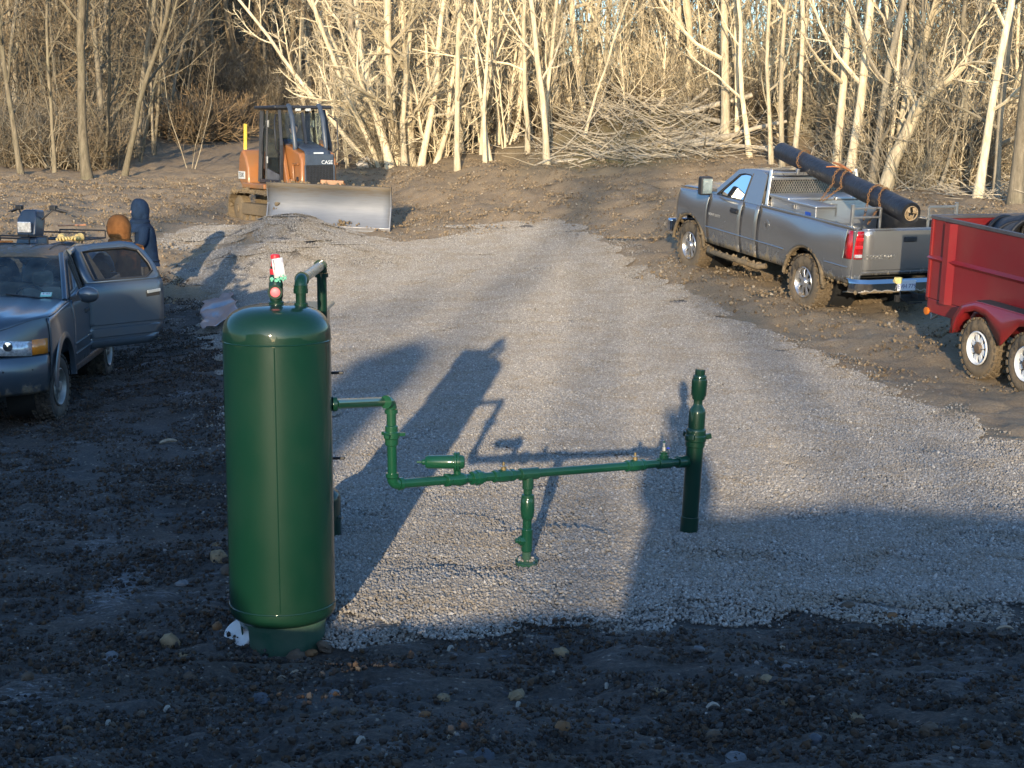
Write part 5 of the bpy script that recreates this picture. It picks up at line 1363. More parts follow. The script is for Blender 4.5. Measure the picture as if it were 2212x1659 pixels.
# headache rack with expanded metal, and the rear stake rails
rack = sub('headache_rack', truck, (1.36, 0, 0))
g = Geo()
for y in (.86, -.86): g.bar((0, y, 1.40), (-.02 + .08, y * .90, 1.94), .05, .05)
g.bar((.06, .80, 1.875), (.06, -.80, 1.875), .05, .05); g.bar((.05, .80, 1.80), (.05, -.80, 1.80), .04, .04); g.bar((.0, .86, 1.43), (.0, -.86, 1.43), .05, .05)
for y in (.30, -.30): g.bar((.06, y, 1.86), (.06, y, 1.95), .04, .06)
g.obj('frame', ALU, rack, bevel=.008)
gm = Geo(); y0, y1, z0, z1 = -.80, .80, 1.45, 1.79
for s_ in (1, -1):
    for k_ in np.arange(-.44 * .6, 1.6, .045):
        ya, yb = (y0 + k_, y0 + k_ + (z1 - z0) * .6) if s_ > 0 else (y0 + k_ + (z1 - z0) * .6, y0 + k_)
        pa, pb = np.array([ya, z0]), np.array([yb, z1])
        def clipy(p, q):
            p, q = p.copy(), q.copy()
            for lim, sg_ in ((y0, 1), (y1, -1)):
                for a1, a2 in ((p, q), (q, p)):
                    if (a1[0] - lim) * sg_ < 0 and abs(a2[0] - a1[0]) > 1e-6:
                        t = (lim - a1[0]) / (a2[0] - a1[0])
                        if t > 1: return None, None
                        a1[1] += t * (a2[1] - a1[1]); a1[0] = lim
            return p, q
        p_, q_ = clipy(pa, pb)
        if p_ is None or np.linalg.norm(p_ - q_) < .02: continue
        xz = lambda z: (z - 1.43) * .13
        gm.bar((xz(p_[1]), p_[0], p_[1]), (xz(q_[1]), q_[0], q_[1]), .004, .010, up=(1, 0, 0))
gm.obj('mesh_screen', simple('galvanised_mesh', (.30, .27, .22), .5, .6), rack, smooth=0)
for s_ in (1, -1):
    r_ = sub('stake_rail', truck, (-1.02, s_ * .90, 0)); g = Geo()
    g.bar((0, 0, 1.36), (0, 0, 1.72), .04, .05); g.bar((0, -s_ * .48, 1.36), (0, -s_ * .48, 1.66), .03, .03)
    for z in (1.66, 1.53): g.bar((0, 0, z), (0, -s_ * .48, z), .03, .03)
    g.obj('rail_frame', ALU, r_, bevel=.004)
# diamond plate tool box across the bed
tbx = thing('tool_box', 'aluminium diamond plate tool box across the front of the truck bed', 'tool box', tuple(org), (0, -pit, head))
k = NT('diamond_plate')
k.set(Base_Color=(.55, .54, .52), Roughness=.32, Metallic=.85)
mp = k.n('ShaderNodeMapping'); mp.inputs['Rotation'].default_value = (.6, .7, .785); mp.inputs['Scale'].default_value = (34, 34, 34); k.l(k.co(), mp.inputs[0])
ck = k.n('ShaderNodeTexWave', wave_type='BANDS'); ck.inputs['Scale'].default_value = 1.0; k.l(mp.outputs[0], ck.inputs[0]); k.bump(ck.outputs['Fac'], .35, .004)
DPL = k.m
Geo().box((1.05, 0, 1.30), (.52, 1.64, .46)).obj('box_body', DPL, tbx, bevel=.008)
lid = Geo().box((1.05, .43, 1.555), (.56, .84, .06)).obj('lid', DPL, tbx, bevel=.025)
Geo().box((.765, .5, 1.50), (.03, .12, .05)).obj('latch', DARKTRIM, lid, bevel=.01)
lid = Geo().box((1.05, -.43, 1.555), (.56, .84, .06)).obj('lid', DPL, tbx, bevel=.025)
Geo().box((.78, 0, 1.38), (.012, .10, .20)).obj('centre_strap', STEEL, tbx)
for x_ in (.60, .2): pass
box2 = thing('tool_box', 'bright aluminium side box sitting along the near rail of the truck bed', 'tool box', tuple(org), (0, -pit, head))
Geo().box((.48, .66, 1.33), (.92, .34, .38)).obj('box_body', DPL, box2, bevel=.008)
lid = Geo().box((.48, .66, 1.535), (.96, .38, .05)).obj('lid', DPL, box2, bevel=.02)
Geo().box((.62, .845, 1.47), (.07, .02, .07)).obj('latch', STEEL, lid, bevel=.006)
Geo().box((.22, .835, 1.42), (.15, .008, .045)).obj('badge', simple('blue_badge', (.02, .07, .35), .4), box2, bevel=.012)

# ---- long black roll lashed over the cab
ra, rb_ = V3(P(1968, 461, 22.75)), V3(P(1688, 326, 26.4))
rd = norm(rb_ - ra); rl = np.linalg.norm(rb_ - ra)
k = NT('black_liner'); k.set(Base_Color=k.ramp(k.noise(5, 5), [(.3, (.010, .011, .014)), (.7, (.024, .025, .030))]), Roughness=.42, Specular_IOR_Level=.5)
mpn = k.n('ShaderNodeMapping'); mpn.inputs['Scale'].default_value = (5, 5, 5); k.l(k.co(), mpn.inputs[0]); k.bump(k.noise(2.5, 5, .6, vec=mpn.outputs[0]), .5, .03)
roll = thing('plastic_roll', 'long black plastic liner roll chained diagonally over the truck cab', 'roll', tuple(ra)); RR = .160
prof = [(RR * .45, .05), (RR * .62, -.005), (RR * .97, 0), (RR, .02)] + [(RR * (1 - .11 * t / rl + .025 * math.sin(t * 3.1) + .012 * math.sin(t * 11)), t) for t in np.linspace(.2, rl - .1, 26)] + [(RR * .87, rl), (RR * .5, rl + .01), (.001, rl + .01)]
g = Geo().lathe(prof, (0, 0, 0), tuple(rd), 36, caps=False); g.obj('outer_wrap', k.m, roll, smooth=60)
# spiral edges and cardboard core at the near end
sp_ = Geo(); u = V3(Vector(rd).orthogonal().normalized()); w3 = np.cross(rd, u); tt = np.linspace(0, 7 * math.pi, 120)
sp_.tube([(u * math.cos(t) + w3 * math.sin(t)) * (RR * (.62 + .33 * t / (7 * math.pi))) + rd * -.006 for t in tt], .004, 5).obj('spiral_edge', BLACK, roll)
CARD = simple('cardboard_core', (.36, .26, .15), .9, var=.3, scale=20)
g = Geo().lathe([(RR * .60, -.012), (RR * .60, .10)], (0, 0, 0), tuple(rd), 24, caps=False); g.obj('core_tube', CARD, roll, solid=.012)
g = Geo().lathe([(RR * .58, .05), (.001, .07)], (0, 0, 0), tuple(rd), 24, caps=False).obj('core_plug', DARK, roll)
g = Geo()
for k_ in range(7):
    t = k_ * .8 + rq.uniform(-.2, .2); g.box(V3((0, 0, 0)) + (u * math.cos(t) + w3 * math.sin(t)) * RR * .42 + rd * .0, (.075, .05, .012), (rq.uniform(0, 3), rq.uniform(0, 3), t))
g.obj('torn_cardboard', CARD, roll, bevel=.004)
def chain(label, pts, lk=.052):
    pts = V3(pts); seg = np.r_[0, np.cumsum(np.linalg.norm(np.diff(pts, axis=0), axis=1))]; n = int(seg[-1] / (lk * .74))
    g_ = Geo()
    for k_ in range(n):
        s0 = seg[-1] * (k_ + .5) / n
        p = V3([np.interp(s0, seg, pts[:, i]) for i in range(3)]); q1 = V3([np.interp(min(s0 + .02, seg[-1]), seg, pts[:, i]) for i in range(3)]); q0 = V3([np.interp(max(s0 - .02, 0), seg, pts[:, i]) for i in range(3)])
        t = norm(q1 - q0); a1 = V3(Vector(t).orthogonal().normalized()); a2 = np.cross(t, a1); sd = a1 * .8 + a2 * .6 if k_ % 2 else a2 * .8 - a1 * .6
        th = np.linspace(0, 2 * math.pi, 11)[:-1]
        g_.tube([p + t * lk * .5 * math.cos(h) + sd * lk * .30 * math.sin(h) for h in th], lk * .105, 5, closed=True)
    return tag(g_.obj('chain', RUST, smooth=60), label, 'chain', 'chains lashing the black roll')
upv = norm(V3((0, 0, 1)) - rd * rd[2]); sdv = np.cross(rd, upv)
if sdv[1] > 0: sdv = -sdv
def over(s0, sk, lo, hi=-1.2):                             # chain path over the roll at distance s0, skewed
    out = []
    for t in np.linspace(hi, 1.75, 16):
        out.append(ra + rd * (s0 + sk * t) + (upv * math.cos(t) + sdv * math.sin(t)) * (RR + .016))
    for f in np.linspace(.15, 1, 6): out.append(out[15] * (1 - f) + V3(lo) * f)
    return out
def tw(x, y, z):                                           # truck-local point in the world
    return V3(Matrix.Translation(Vector(org)) @ Euler((0, -pit, head)).to_matrix().to_4x4() @ Vector((x, y, z)))
chain('rusty chain over the black roll at the cab guard', over(rl - .75, -.08, tw(1.42, .10, 1.9)))
chain('upper rusty chain of the middle pair around the black roll', over(2.0, -.05, tw(.40, .52, 1.58)))
chain('lower rusty chain of the middle pair around the black roll', over(1.84, -.10, tw(.36, .50, 1.58)))
chain('upper rusty chain of the rear pair around the black roll', over(.95, -.04, tw(-.62, .42, 1.42)))
chain('lower rusty chain of the rear pair around the black roll', over(.76, -.12, tw(-.70, .40, 1.38)))
bd = thing('chain_binder', 'rust orange chain binder lying on top of the black roll', 'chain binder', tuple(ra + rd * 2.0 + upv * (RR + .02)))
ob = simple('orange_rust', (.36, .13, .04), .7)
Geo().tube([-rd * .25 + upv * .01, rd * .05 + upv * .03, rd * .30 + upv * .015], [.016, .022, .012], 8).obj('lever', ob, bd)
Geo().tube([rd * .05, rd * .10 + sdv * .10, rd * .2 + sdv * .16 - upv * .03], .010, 6).obj('hook', ob, bd)
# ------------------------------------------------------------------ grey crew cab utility truck on the left
PAINT_S = muddy('steel_grey_paint', (0.060, 0.084, 0.112), .28, .5, (0.15, 0.12, 0.085), .25, .95, .5, .6, .35)
PAINT_D = muddy('steel_grey_door', (0.085, 0.112, 0.140), .3, .5, (0.15, 0.12, 0.085), .2, .9, .3, .6, .30)
PAINT_R = muddy('dusty_roof', (0.07, 0.09, 0.12), .45, .4, (0.17, 0.12, 0.08), 1.5, 2.2, 1.3, .3, .9)
f_ax = P(128, 905, 18.0)                                    # contact of the near front wheel
hd = math.atan2(-1.0, .07)
S_fwd = V3((math.cos(hd), math.sin(hd), 0)); S_left = V3((-math.sin(hd), math.cos(hd), 0))   # left side faces right in the picture
so = V3(f_ax) + V3((-.07, 0, 0)) - S_left * .82 - S_fwd * 3.10
so[2] = f_ax.z + .07
suv = thing('utility_truck', 'steel grey crew cab truck with its rear door swung open', 'truck', tuple(so), (0, 0, hd))
WBS, SR = 3.10, .375
def sy(x, z):
    y = .965 - .05 * max(0, (z - .95) / .35) ** 2 - .05 * max(0, (.62 - z) / .3) ** 1.5
    for c in (0, WBS): y += .03 * math.exp(-((x - c) / .55) ** 2) * math.exp(-((z - .85) / .3) ** 2)
    if x > 3.3: y -= .035 * ((x - 3.3) / .3) ** 2
    if x < -.9: y -= .04 * ((-.9 - x) / .25) ** 2
    return y
def s_base(x): return .42 + (.06 * max(0, (x - 3.5)) if x > 3.5 else 0)
slow = arch_low((0, WBS), .465, .40, s_base)
def stop_(x):
    if x > 2.42: return 1.215 - .10 * ((x - 2.42) / 1.5) ** 1.6 - (.12 * ((x - 3.7) / .3) ** 2 if x > 3.7 else 0)
    if x < .38: return 1.24
    return 1.215
FH = .925
def front_x(y, z=.8):
    return 4.03 - .43 * min(1, abs(y) / FH) ** 3.2 + (.05 * math.exp(-((z - .56) / .14) ** 2) if z < .8 else 0) - .10 * max(0, (z - .85) / .3) ** 1.5
for s_ in (1, -1):
    for nm, xa, xb, n in (('bed_side', -1.15, .37, 14), ('front_door', 1.445, 2.44, 10), ('fender', 2.455, 3.60, 18)) + ((('rear_door', .39, 1.43, 10),) if s_ < 0 else ()):
        xs = arch_xs(xa, xb, n, (0, WBS), .465)
        o = Geo().grid(side_skin(xs, slow, stop_, sy, 12, s_), flip=s_ < 0).obj(nm, PAINT_S, suv, smooth=40, solid=-.015)
        if nm == 'front_door':
            Geo().box((1.62, s_ * .965, 1.02), (.20, .04, .05)).obj('handle', DARKTRIM, o, bevel=.01)
            g = Geo()
            for z in (.70, .58): g.tube([(x, s_ * (sy(x, z) + .002), z) for x in np.linspace(1.47, 2.42, 8)], .014, 8)
            g.obj('door_rib', PAINT_S, o, smooth=60, kind='stuff')
    for c in (0, WBS):
        g = Geo(); tt = np.linspace(-.05, math.pi + .05, 26); A = []
        for t in tt: A.append([(c + r_ * math.cos(t), s_ * yv, .40 + r_ * math.sin(t)) for r_, yv in ((.455, .95), (.46, 1.005), (.50, 1.015), (.545, .985))])
        g.grid(A, flip=s_ > 0).obj('wheel_arch_flare', PAINT_S, suv, smooth=50)
        wheel(suv, c, s_ * .80, SR - .07, SR, .25, s_, .215, dict(n=5, w=(.03, .028, .05), dish=0), TYRE_DARK, simple('dusty_alloy', (.30, .29, .27), .5, .7, var=.2) if True else CHROME, 30, steer=R(-6) if c > 1 else 0)
        Geo().lathe([(.45, -.15), (.45, .15), (.001, .15)], (c, s_ * .55, .42), (0, s_, 0), 24).obj('wheel_well', DARK, suv)
    # rocker
    Geo().bar((.5, s_ * .90, .40), (2.6, s_ * .90, .40), .10, .10).obj('rocker', DARKTRIM, suv, bevel=.03)
    # greenhouse
    def sc_(z): return .91 - .20 * max(0, (z - 1.215) / .53) ** 1.05
    def sp3(x, z): return (x, s_ * sc_(z), z)
    out = [(2.50, 1.215), (1.72, 1.70), (1.45, 1.745), (1.435, 1.215)]
    inn = [(2.30, 1.235), (1.70, 1.625), (1.52, 1.655), (1.50, 1.235)]
    g = Geo().ring([sp3(*p) for p in out], [sp3(*p) for p in inn]); g.obj('window_frame', PAINT_S, suv, smooth=0, solid=.02)
    Geo().face([V3(sp3(*p)) * V3((1, .985, 1)) for p in inn]).obj('side_window', GLASS, suv)
    Geo().tube([V3(sp3(*p)) * V3((1, 1.004, 1)) for p in inn + inn[:1]], .012, 6).obj('window_seal', DARKTRIM, suv)
    # B pillar, roof side rail, rear pillar of the cab
    Geo().tube([sp3(1.44, 1.70), sp3(.80, 1.735), sp3(.40, 1.70)], .045, 8).obj('roof_rail', PAINT_S, suv, smooth=60)
    Geo().bar((1.41, s_ * .86, .45), (1.41, s_ * .86, 1.215), .05, .08).obj('door_pillar', PAINT_S, suv, bevel=.01)
    Geo().bar((1.41, s_ * .86, 1.21), (1.41, s_ * .70, 1.72), .05, .08).obj('door_pillar', DARKTRIM, suv, bevel=.01)
    Geo().prism([sp3(.40, 1.70), sp3(.47, 1.70), sp3(.40, 1.24), sp3(-.05, 1.24)], (0, -s_ * .05, 0)).obj('rear_pillar', PAINT_S, suv, bevel=.01)
    if s_ < 0:
        Geo().face([sp3(.5, 1.24), sp3(.5, 1.68), sp3(1.38, 1.70), sp3(1.38, 1.24)]).obj('side_window', GLASS_D, suv)
    # mirror
    o = Geo().ball((2.28, s_ * 1.11, 1.27), .125, (.55, 1.05, .78), 16, 10).obj('mirror', PAINT_S, suv, smooth=60)
    Geo().bar((2.30, s_ * .92, 1.22), (2.29, s_ * 1.04, 1.24), .07, .06).obj('mirror_arm', DARKTRIM, o)
    # head lamp with an amber corner
    A = []
    for t, yv in enumerate((.44, .56, .68, .78)):
        A.append([(front_x(yv, z) + .022, s_ * yv, z - .012 * t) for z in (.79, .87, .95)])
    o = Geo().grid(A, flip=s_ < 0).obj('head_lamp', LENS_CLR, suv, smooth=60, solid=.03)
    A = [[(front_x(yv, z) + .022, s_ * yv, z) for yv in (.785, .84, .885, .915)] for z in (.765, .85, .93)]
    Geo().grid(A, flip=s_ > 0).obj('turn_lamp', LENS_AMB, o, solid=.02)
    Geo().lathe([(.055, .0), (.05, .02), (.001, .028)], (3.96, s_ * .56, .88), (1, s_ * .2, 0), 20).obj('reflector_bowl', CHROME, o)
# front end
YF = np.sign(np.linspace(-1, 1, 41)) * np.abs(np.linspace(-1, 1, 41)) ** .6 * FH
def xh(y): return 3.985 - .43 * min(1, abs(y) / FH) ** 3.2
A = [[(front_x(y, .8) * (1 - t ** 3) + (xh(y) - .006) * t ** 3, y, .775 + (stop_(xh(y)) + .006 - .775) * t) for y in YF] for t in (0, .1, .3, .5, .7, .85, .95, 1)]
Geo().grid(A).obj('front_panel', PAINT_S, suv, smooth=60)
A = []
for z, sc2 in ((.33, .97), (.37, .985), (.44, 1.0), (.55, 1.005), (.66, 1.005), (.74, 1.0), (.765, .985)):
    A.append([(front_x(y, z) + (sc2 - .985) * 1.2, y * sc2, z) for y in YF])
o = Geo().grid(A).obj('front_bumper', PAINT_S, suv, smooth=60, solid=-.02)
for s_ in (1, -1):
    Geo().bar((front_x(.50, .585) + .01, s_ * .50, .585), (front_x(.79, .585) + .01, s_ * .79, .585), .02, .075).obj('bumper_slot', DARK, o, bevel=.01)
Geo().box((4.00, 0, .90), (.06, .84, .20)).obj('grille', DARKTRIM, suv, bevel=.02)
Geo().box((4.03, 0, .92), (.03, .84, .05)).obj('grille_bar', CHROME, suv, bevel=.01)
A = []
for x in list(np.linspace(2.45, 3.5, 8)) + [3.6, 3.68, 3.76, 3.84, 3.9, 3.94, 3.965]:
    zc_ = stop_(x) + .004; wv = min(sy(x, stop_(x)) - .004, FH * max(.05, (3.985 - x) / .43) ** (1 / 3.2) - .004)
    A.append([(x, y * wv, zc_ + .055 * (1 - abs(y) ** 2.2) * (1 if x < 3.8 else max(.2, (4.0 - x) / .2)) - (.014 if .52 < abs(y) < .66 else 0)) for y in np.linspace(-1, 1, 21)])
Geo().grid(A, flip=True).obj('hood', PAINT_S, suv, smooth=50, solid=.01)
Geo().grid([[(2.52 - .06 * y * y, y * .87, 1.235) for y in np.linspace(-1, 1, 9)], [(2.14 - .05 * y * y, y * .79, 1.46) for y in np.linspace(-1, 1, 9)], [(1.74 - .03 * y * y, y * .70, 1.695) for y in np.linspace(-1, 1, 9)]]).obj('windshield', GLASS, suv, smooth=60)
for s_ in (1, -1):
    Geo().tube([(2.50, s_ * .885, 1.225), (2.12, s_ * .80, 1.47), (1.72, s_ * .705, 1.705)], .035, 8).obj('windshield_pillar', PAINT_S, suv, smooth=60)
Geo().tube([(2.50 + .03, .75, 1.245), (2.42, .2, 1.30)], .010, 6).obj('wiper', DARKTRIM, suv)
st_ = sub('inspection_sticker', suv, tuple(V3((2.415, .66, 1.272)) + V3((.02, 0, .02))))
sm = frame_mat((0, 0, 0), (0, 1, 0), (-.86, 0, .5))
g = Geo().box((0, 0, 0), (.13, .085, .002)); o = g.obj('sticker', simple('mint_sticker', (.25, .50, .42), .6), st_); o.matrix_local = sm
g = Geo().box((0, .012, .002), (.11, .045, .001)); o = g.obj('sticker_panel', simple('sticker_white', (.6, .62, .6), .6), st_); o.matrix_local = sm
text('9  07', .042, simple('sticker_ink', (.02, .03, .03), .6), st_, sm @ Matrix.Translation((0, .012, .0035)), .0003)
A = []
for x, z, wv in ((1.76, 1.69, .69), (1.66, 1.73, .70), (1.3, 1.765, .71), (.9, 1.77, .71), (.55, 1.745, .70), (.36, 1.70, .69)):
    A.append([(x, y * wv, z - .04 * abs(y) ** 4) for y in np.linspace(-1, 1, 15)])
rf = Geo().grid(A, flip=True).obj('roof', PAINT_R, suv, smooth=60, solid=.02)
for y in (-.52, -.26, 0, .26, .50):
    Geo().tube([(x, y, 1.776 - .05 * ((x - 1.0) / .6) ** 2) for x in np.linspace(.42, 1.45, 8)], .009, 6).obj('roof_rib', PAINT_R, rf, smooth=60)
Geo().grid([[(.38, -.72, 1.25), (.38, .72, 1.25)], [(.40, -.66, 1.66), (.40, .66, 1.66)]]).obj('rear_window', GLASS_D, suv)
Geo().box((.36, 0, .85), (.05, 1.75, .78)).obj('cab_back', PAINT_S, suv)
Geo().box((1.9, 0, .50), (3.6, 1.6, .14)).obj('floor', DARK, suv)
Geo().box((2.5, 0, .85), (.05, 1.6, .65)).obj('firewall', DARK, suv)
Geo().box((-.35, 0, .80), (1.5, 1.6, .05)).obj('bed_floor', DARK, suv)
Geo().box((-1.12, 0, 1.0), (.06, 1.75, .48)).obj('tailgate', PAINT_S, suv, bevel=.01)
Geo().box((2.33, 0, 1.13), (.26, 1.6, .16)).obj('dashboard', DASH, suv, bevel=.05)
Geo().tube([(2.02 + .10 * math.sin(t), .40 + .18 * math.cos(t), 1.20 + .16 * math.sin(t)) for t in a_], .014, 8, closed=True).obj('steering_wheel', DARKTRIM, suv, smooth=60)
for y in (.42, -.42):
    Geo().box((1.50, y, .98), (.16, .5, .62)).obj('seat_back', SEAT, suv, bevel=.06); Geo().box((1.48, y, 1.40), (.10, .26, .18)).obj('head_rest', SEAT, suv, bevel=.05)
Geo().box((.60, 0, .95), (.16, 1.4, .65)).obj('rear_seat', SEAT, suv, bevel=.06)
# open rear door, hinged on the pillar
dr = sub('open_rear_door', suv, (1.43, .935, .02), (0, 0, 0)); dr.scale = (1.08, 1.08, 1.05)
L_, th = 1.05, R(47)
# door-local: a along the door from hinge to free edge, n outward normal of the outer skin
ca = V3((-math.cos(th), math.sin(th), 0)); cn = V3((math.sin(th), math.cos(th), 0))
def dp_(a_v, z, off=0.0): return ca * a_v + cn * off + V3((0, 0, z))
def d_off(z): return -.055 * max(0, (z - 1.0) / .35) ** 2 - (.30 * max(0, z - 1.2)) - .04 * max(0, (.62 - z) / .3) ** 1.5
def d_edge(z):                                              # free edge follows the arch and leans with the pillar
    if z < .82: return 1.04 - .16 * ((.82 - z) / .35) ** 2
    if z < 1.22: return 1.045
    return 1.045 - .17 * ((z - 1.22) / .5) ** 2
zl_d = list(np.linspace(.46, 1.24, 14))
A = [[dp_(d_edge(z) * u, z, d_off(z) - (.012 if (.69 < z < .73 or .545 < z < .585) and u < .93 else 0)) for u in np.linspace(0, 1, 12)] for z in sorted(zl_d + [.685, .695, .725, .735, .54, .55, .58, .59])]
panel = Geo().grid(A).obj('door_panel', PAINT_D, dr, smooth=30, solid=-.07)
outp = [(0.0, 1.235), (d_edge(1.235), 1.235), (d_edge(1.40), 1.40), (d_edge(1.56), 1.56), (d_edge(1.66) - .06, 1.665), (.70, 1.69), (.30, 1.675), (0.0, 1.655)]
innp = [(.14, 1.265), (.84, 1.265), (.95, 1.33), (.945, 1.42), (.875, 1.575), (.72, 1.612), (.30, 1.608), (.12, 1.59)]
wf = Geo().ring([dp_(x, z, d_off(z)) for x, z in outp], [dp_(x, z, d_off(z)) for x, z in innp]).obj('window_frame', PAINT_D, dr, smooth=30, solid=-.05)
Geo().face([dp_(x, z, d_off(z) - .014) for x, z in innp]).obj('window', GLASS_D, dr)
Geo().tube([dp_(x, z, d_off(z) + .002) for x, z in innp + innp[:1]], .012, 6).obj('window_seal', DARKTRIM, dr)
h = dp_(.90, 1.075, .012)
hb = Geo().bar(dp_(.80, 1.085, .022), dp_(.985, 1.10, .022), .02, .04).obj('handle', simple('handle_grey', (.30, .33, .35), .35, .3), dr, bevel=.008)
Geo().bar(dp_(.80, 1.050, .003), dp_(.985, 1.062, .003), .01, .05).obj('handle_recess', DARK, hb, bevel=.01)
# gloves on the roof, orange marker on the roof
def sw(x, y, z): return V3(Matrix.Translation(Vector(so)) @ Euler((0, 0, hd)).to_matrix().to_4x4() @ Vector((x, y, z)))
GLOVE = simple('yellow_leather', (.48, .36, .14), .85, var=.3, scale=18, bump=.5)
for (a_x, a_y, rz, lab) in ((.58, .50, .4, 'tan work glove at the left of the pair on the grey roof'), (.52, .64, -.3, 'tan work glove at the right of the pair on the grey roof')):
    p = sw(a_x, a_y, 1.80); gl = thing('work_glove', lab, 'glove', tuple(p), (0, 0, hd + rz), 'work gloves on the roof')
    Geo().ball((0, 0, .02), .075, (1.1, .8, .5), 14, 8).obj('palm', GLOVE, gl, smooth=60)
    Geo().tube([(-.05, 0, .02), (-.13, .01, .03)], [.045, .055], 10).obj('cuff', GLOVE, gl, smooth=60)
    for k_, (yo, ln) in enumerate(((-.045, .075), (-.016, .09), (.014, .085), (.042, .065))):
        Geo().tube([(.05, yo, .025), (.05 + ln * .6, yo * 1.25, .035), (.05 + ln, yo * 1.35, .012)], [.018, .017, .012], 8).obj('finger', GLOVE, gl, smooth=60)
    Geo().tube([(-.01, -.05, .02), (.04, -.085, .02), (.075, -.09, .012)], [.02, .018, .012], 8).obj('thumb', GLOVE, gl, smooth=60)
p = sw(.62, -.28, 1.79)
tag(Geo().bar(p + S_left * -.16, p + S_left * .16, .035, .025).obj('marker_bar', simple('orange_plastic', (.55, .17, .03), .6), bevel=.006), 'short orange bar lying across the back of the grey roof', 'bar')
# ---- quad bike standing in the load bed
ao = sw(-.16, .05, .93)
quad = thing('quad_bike', 'blue grey quad bike with a square headlight standing in the truck bed', 'quad bike', tuple(ao), (0, 0, hd - R(22)))
QB = simple('quad_plastic', (.012, .022, .045), .35, coat=.4); QG = simple('quad_fender', (.22, .27, .33), .4, var=.2)
Geo().ball((0, 0, .62), .2, (2.2, .8, .8), 16, 10).obj('fuel_tank', QB, quad, smooth=60)
Geo().ball((-.5, 0, .68), .18, (2.4, .9, .5), 16, 10).obj('saddle', BLACK, quad, smooth=60)
pod = Geo(); 
pod.prism([(.32, -.14, .90), (.32, .14, .90), (.30, .14, 1.12), (.22, .10, 1.24), (.22, -.10, 1.24), (.30, -.14, 1.12)], (-.22, 0, -.02)); po = pod.obj('light_pod', QB, quad, bevel=.03)
Geo().box((.335, 0, 1.015), (.03, .20, .14)).obj('headlight', LENS_CLR, quad, bevel=.012)
Geo().box((.36, 0, .905), (.04, .16, .03)).obj('pod_vent', BLACK, po)
Geo().prism([(.36, -.20, .60), (.36, .20, .60), (.30, .15, .88), (.30, -.15, .88)], (-.25, 0, .02)).obj('front_cowl', QB, quad, bevel=.03)
bars = Geo().tube([(.0, -.40, 1.20), (.06, -.27, 1.24), (.14, -.13, 1.10), (.14, .13, 1.10), (.06, .27, 1.24), (.0, .40, 1.20)], .013, 8).obj('handlebar', BLACK, quad, smooth=60)
for s_ in (1, -1):
    Geo().cyl((.055, s_ * .28, 1.24), (-.01, s_ * .42, 1.20), .019, 10).obj('grip', BLACK, bars)
    Geo().box((.05, s_ * .26, 1.255), (.07, .09, .06)).obj('switch_box', BLACK, bars, bevel=.01)
    Geo().tube([(.09, s_ * .27, 1.235), (.10, s_ * .40, 1.20)], .007, 6).obj('brake_lever', BLACK, bars)
    for x in (.45, -.62):
        t_ = np.linspace(.15, math.pi - .15, 9); A = [[(x + .33 * math.cos(v), s_ * yv, .30 + .33 * math.sin(v)) for yv in (.24, .40, .52)] for v in t_]
        Geo().grid(A).obj('fender', QG, quad, smooth=60, solid=.02)
        e = sub('wheel', quad, (x, s_ * .40, .27))
        Geo().lathe([(.13, -.12), (.24, -.12), (.275, -.06), (.275, .06), (.24, .12), (.13, .12)], (0, 0, 0), (0, 1, 0), 24, caps=False).obj('tyre', TYRE_DARK, e, smooth=50)
        Geo().lathe([(.13, -.1), (.13, .04), (.001, .06)], (0, 0, 0), (0, s_, 0), 20).obj('rim', STEEL, e)
def rack(x0, x1, wv, z, nm):
    r_ = sub(nm, quad); g = Geo()
    for y in np.linspace(-wv, wv, 6): g.tube([(x0, y, z), (x1, y, z)], .010, 6)
    for x in np.linspace(x0, x1, 4): g.tube([(x, -wv, z), (x, wv, z)], .010, 6)
    for x in (x0, x1):
        g.tube([(x, -wv, z + .10), (x, wv, z + .10)], .011, 6)
        for y in (-wv, wv): g.tube([(x, y, z), (x, y, z + .10)], .010, 6)
    for y in (-.15, .15): g.tube([((x0 + x1) / 2, y, z), ((x0 + x1) / 2, y, z - .18)], .012, 6)
    g.obj('rack_bars', BLACK, r_, smooth=60)
rack(.36, .76, .36, .80, 'front_rack'); rack(-1.0, -.50, .36, .80, 'rear_rack')
Geo().tube([(-1.02, -.40, .95), (-1.02, .05, .97)], .010, 6).obj('copper_rod', simple('copper_rod', (.45, .20, .10), .5), quad)
# ------------------------------------------------------------------ bulldozer
OR = muddy('orange_paint', (0.34, 0.125, 0.033), .42, 0, (0.19, 0.14, 0.08), .6, 1.6, .7, .25, .6)
CABG = glassy('cab_glass', (0.62, 0.70, 0.70), .92)
BLK = simple('dozer_black', (0.022, 0.024, 0.030), .45, var=.25)
BLKB = simple('dozer_guard_blue_black', (0.045, 0.060, 0.085), .4, var=.2)
TRK = muddy('track_steel', (0.05, 0.045, 0.04), .6, .6, (0.17, 0.125, 0.072), -1, 4, 1.6, 0, .9)
BLADE = NT('blade_steel')
bz = BLADE.n('ShaderNodeSeparateXYZ'); BLADE.l(BLADE.co(), bz.inputs[0])
mpb = BLADE.n('ShaderNodeMapping'); mpb.inputs['Scale'].default_value = (3, 1.0, 9); BLADE.l(BLADE.co(), mpb.inputs[0])
wn = BLADE.noise(3, 6, .65, vec=mpb.outputs[0])
mk = BLADE.rng(BLADE.math('ADD', BLADE.math('MULTIPLY', wn, .5), BLADE.rng(bz.outputs[2], .55, 1.0, 0, .5)), .42, .66)
BLADE.set(Base_Color=BLADE.mix(mk, BLADE.mix(wn, (.14, .15, .17), (.24, .25, .27)), (.13, .105, .075)), Roughness=BLADE.rng(mk, 0, 1, .62, .9), Metallic=BLADE.rng(mk, 0, 1, .15, 0))
BLADE = BLADE.m
bc = P(692, 498, 34.3)
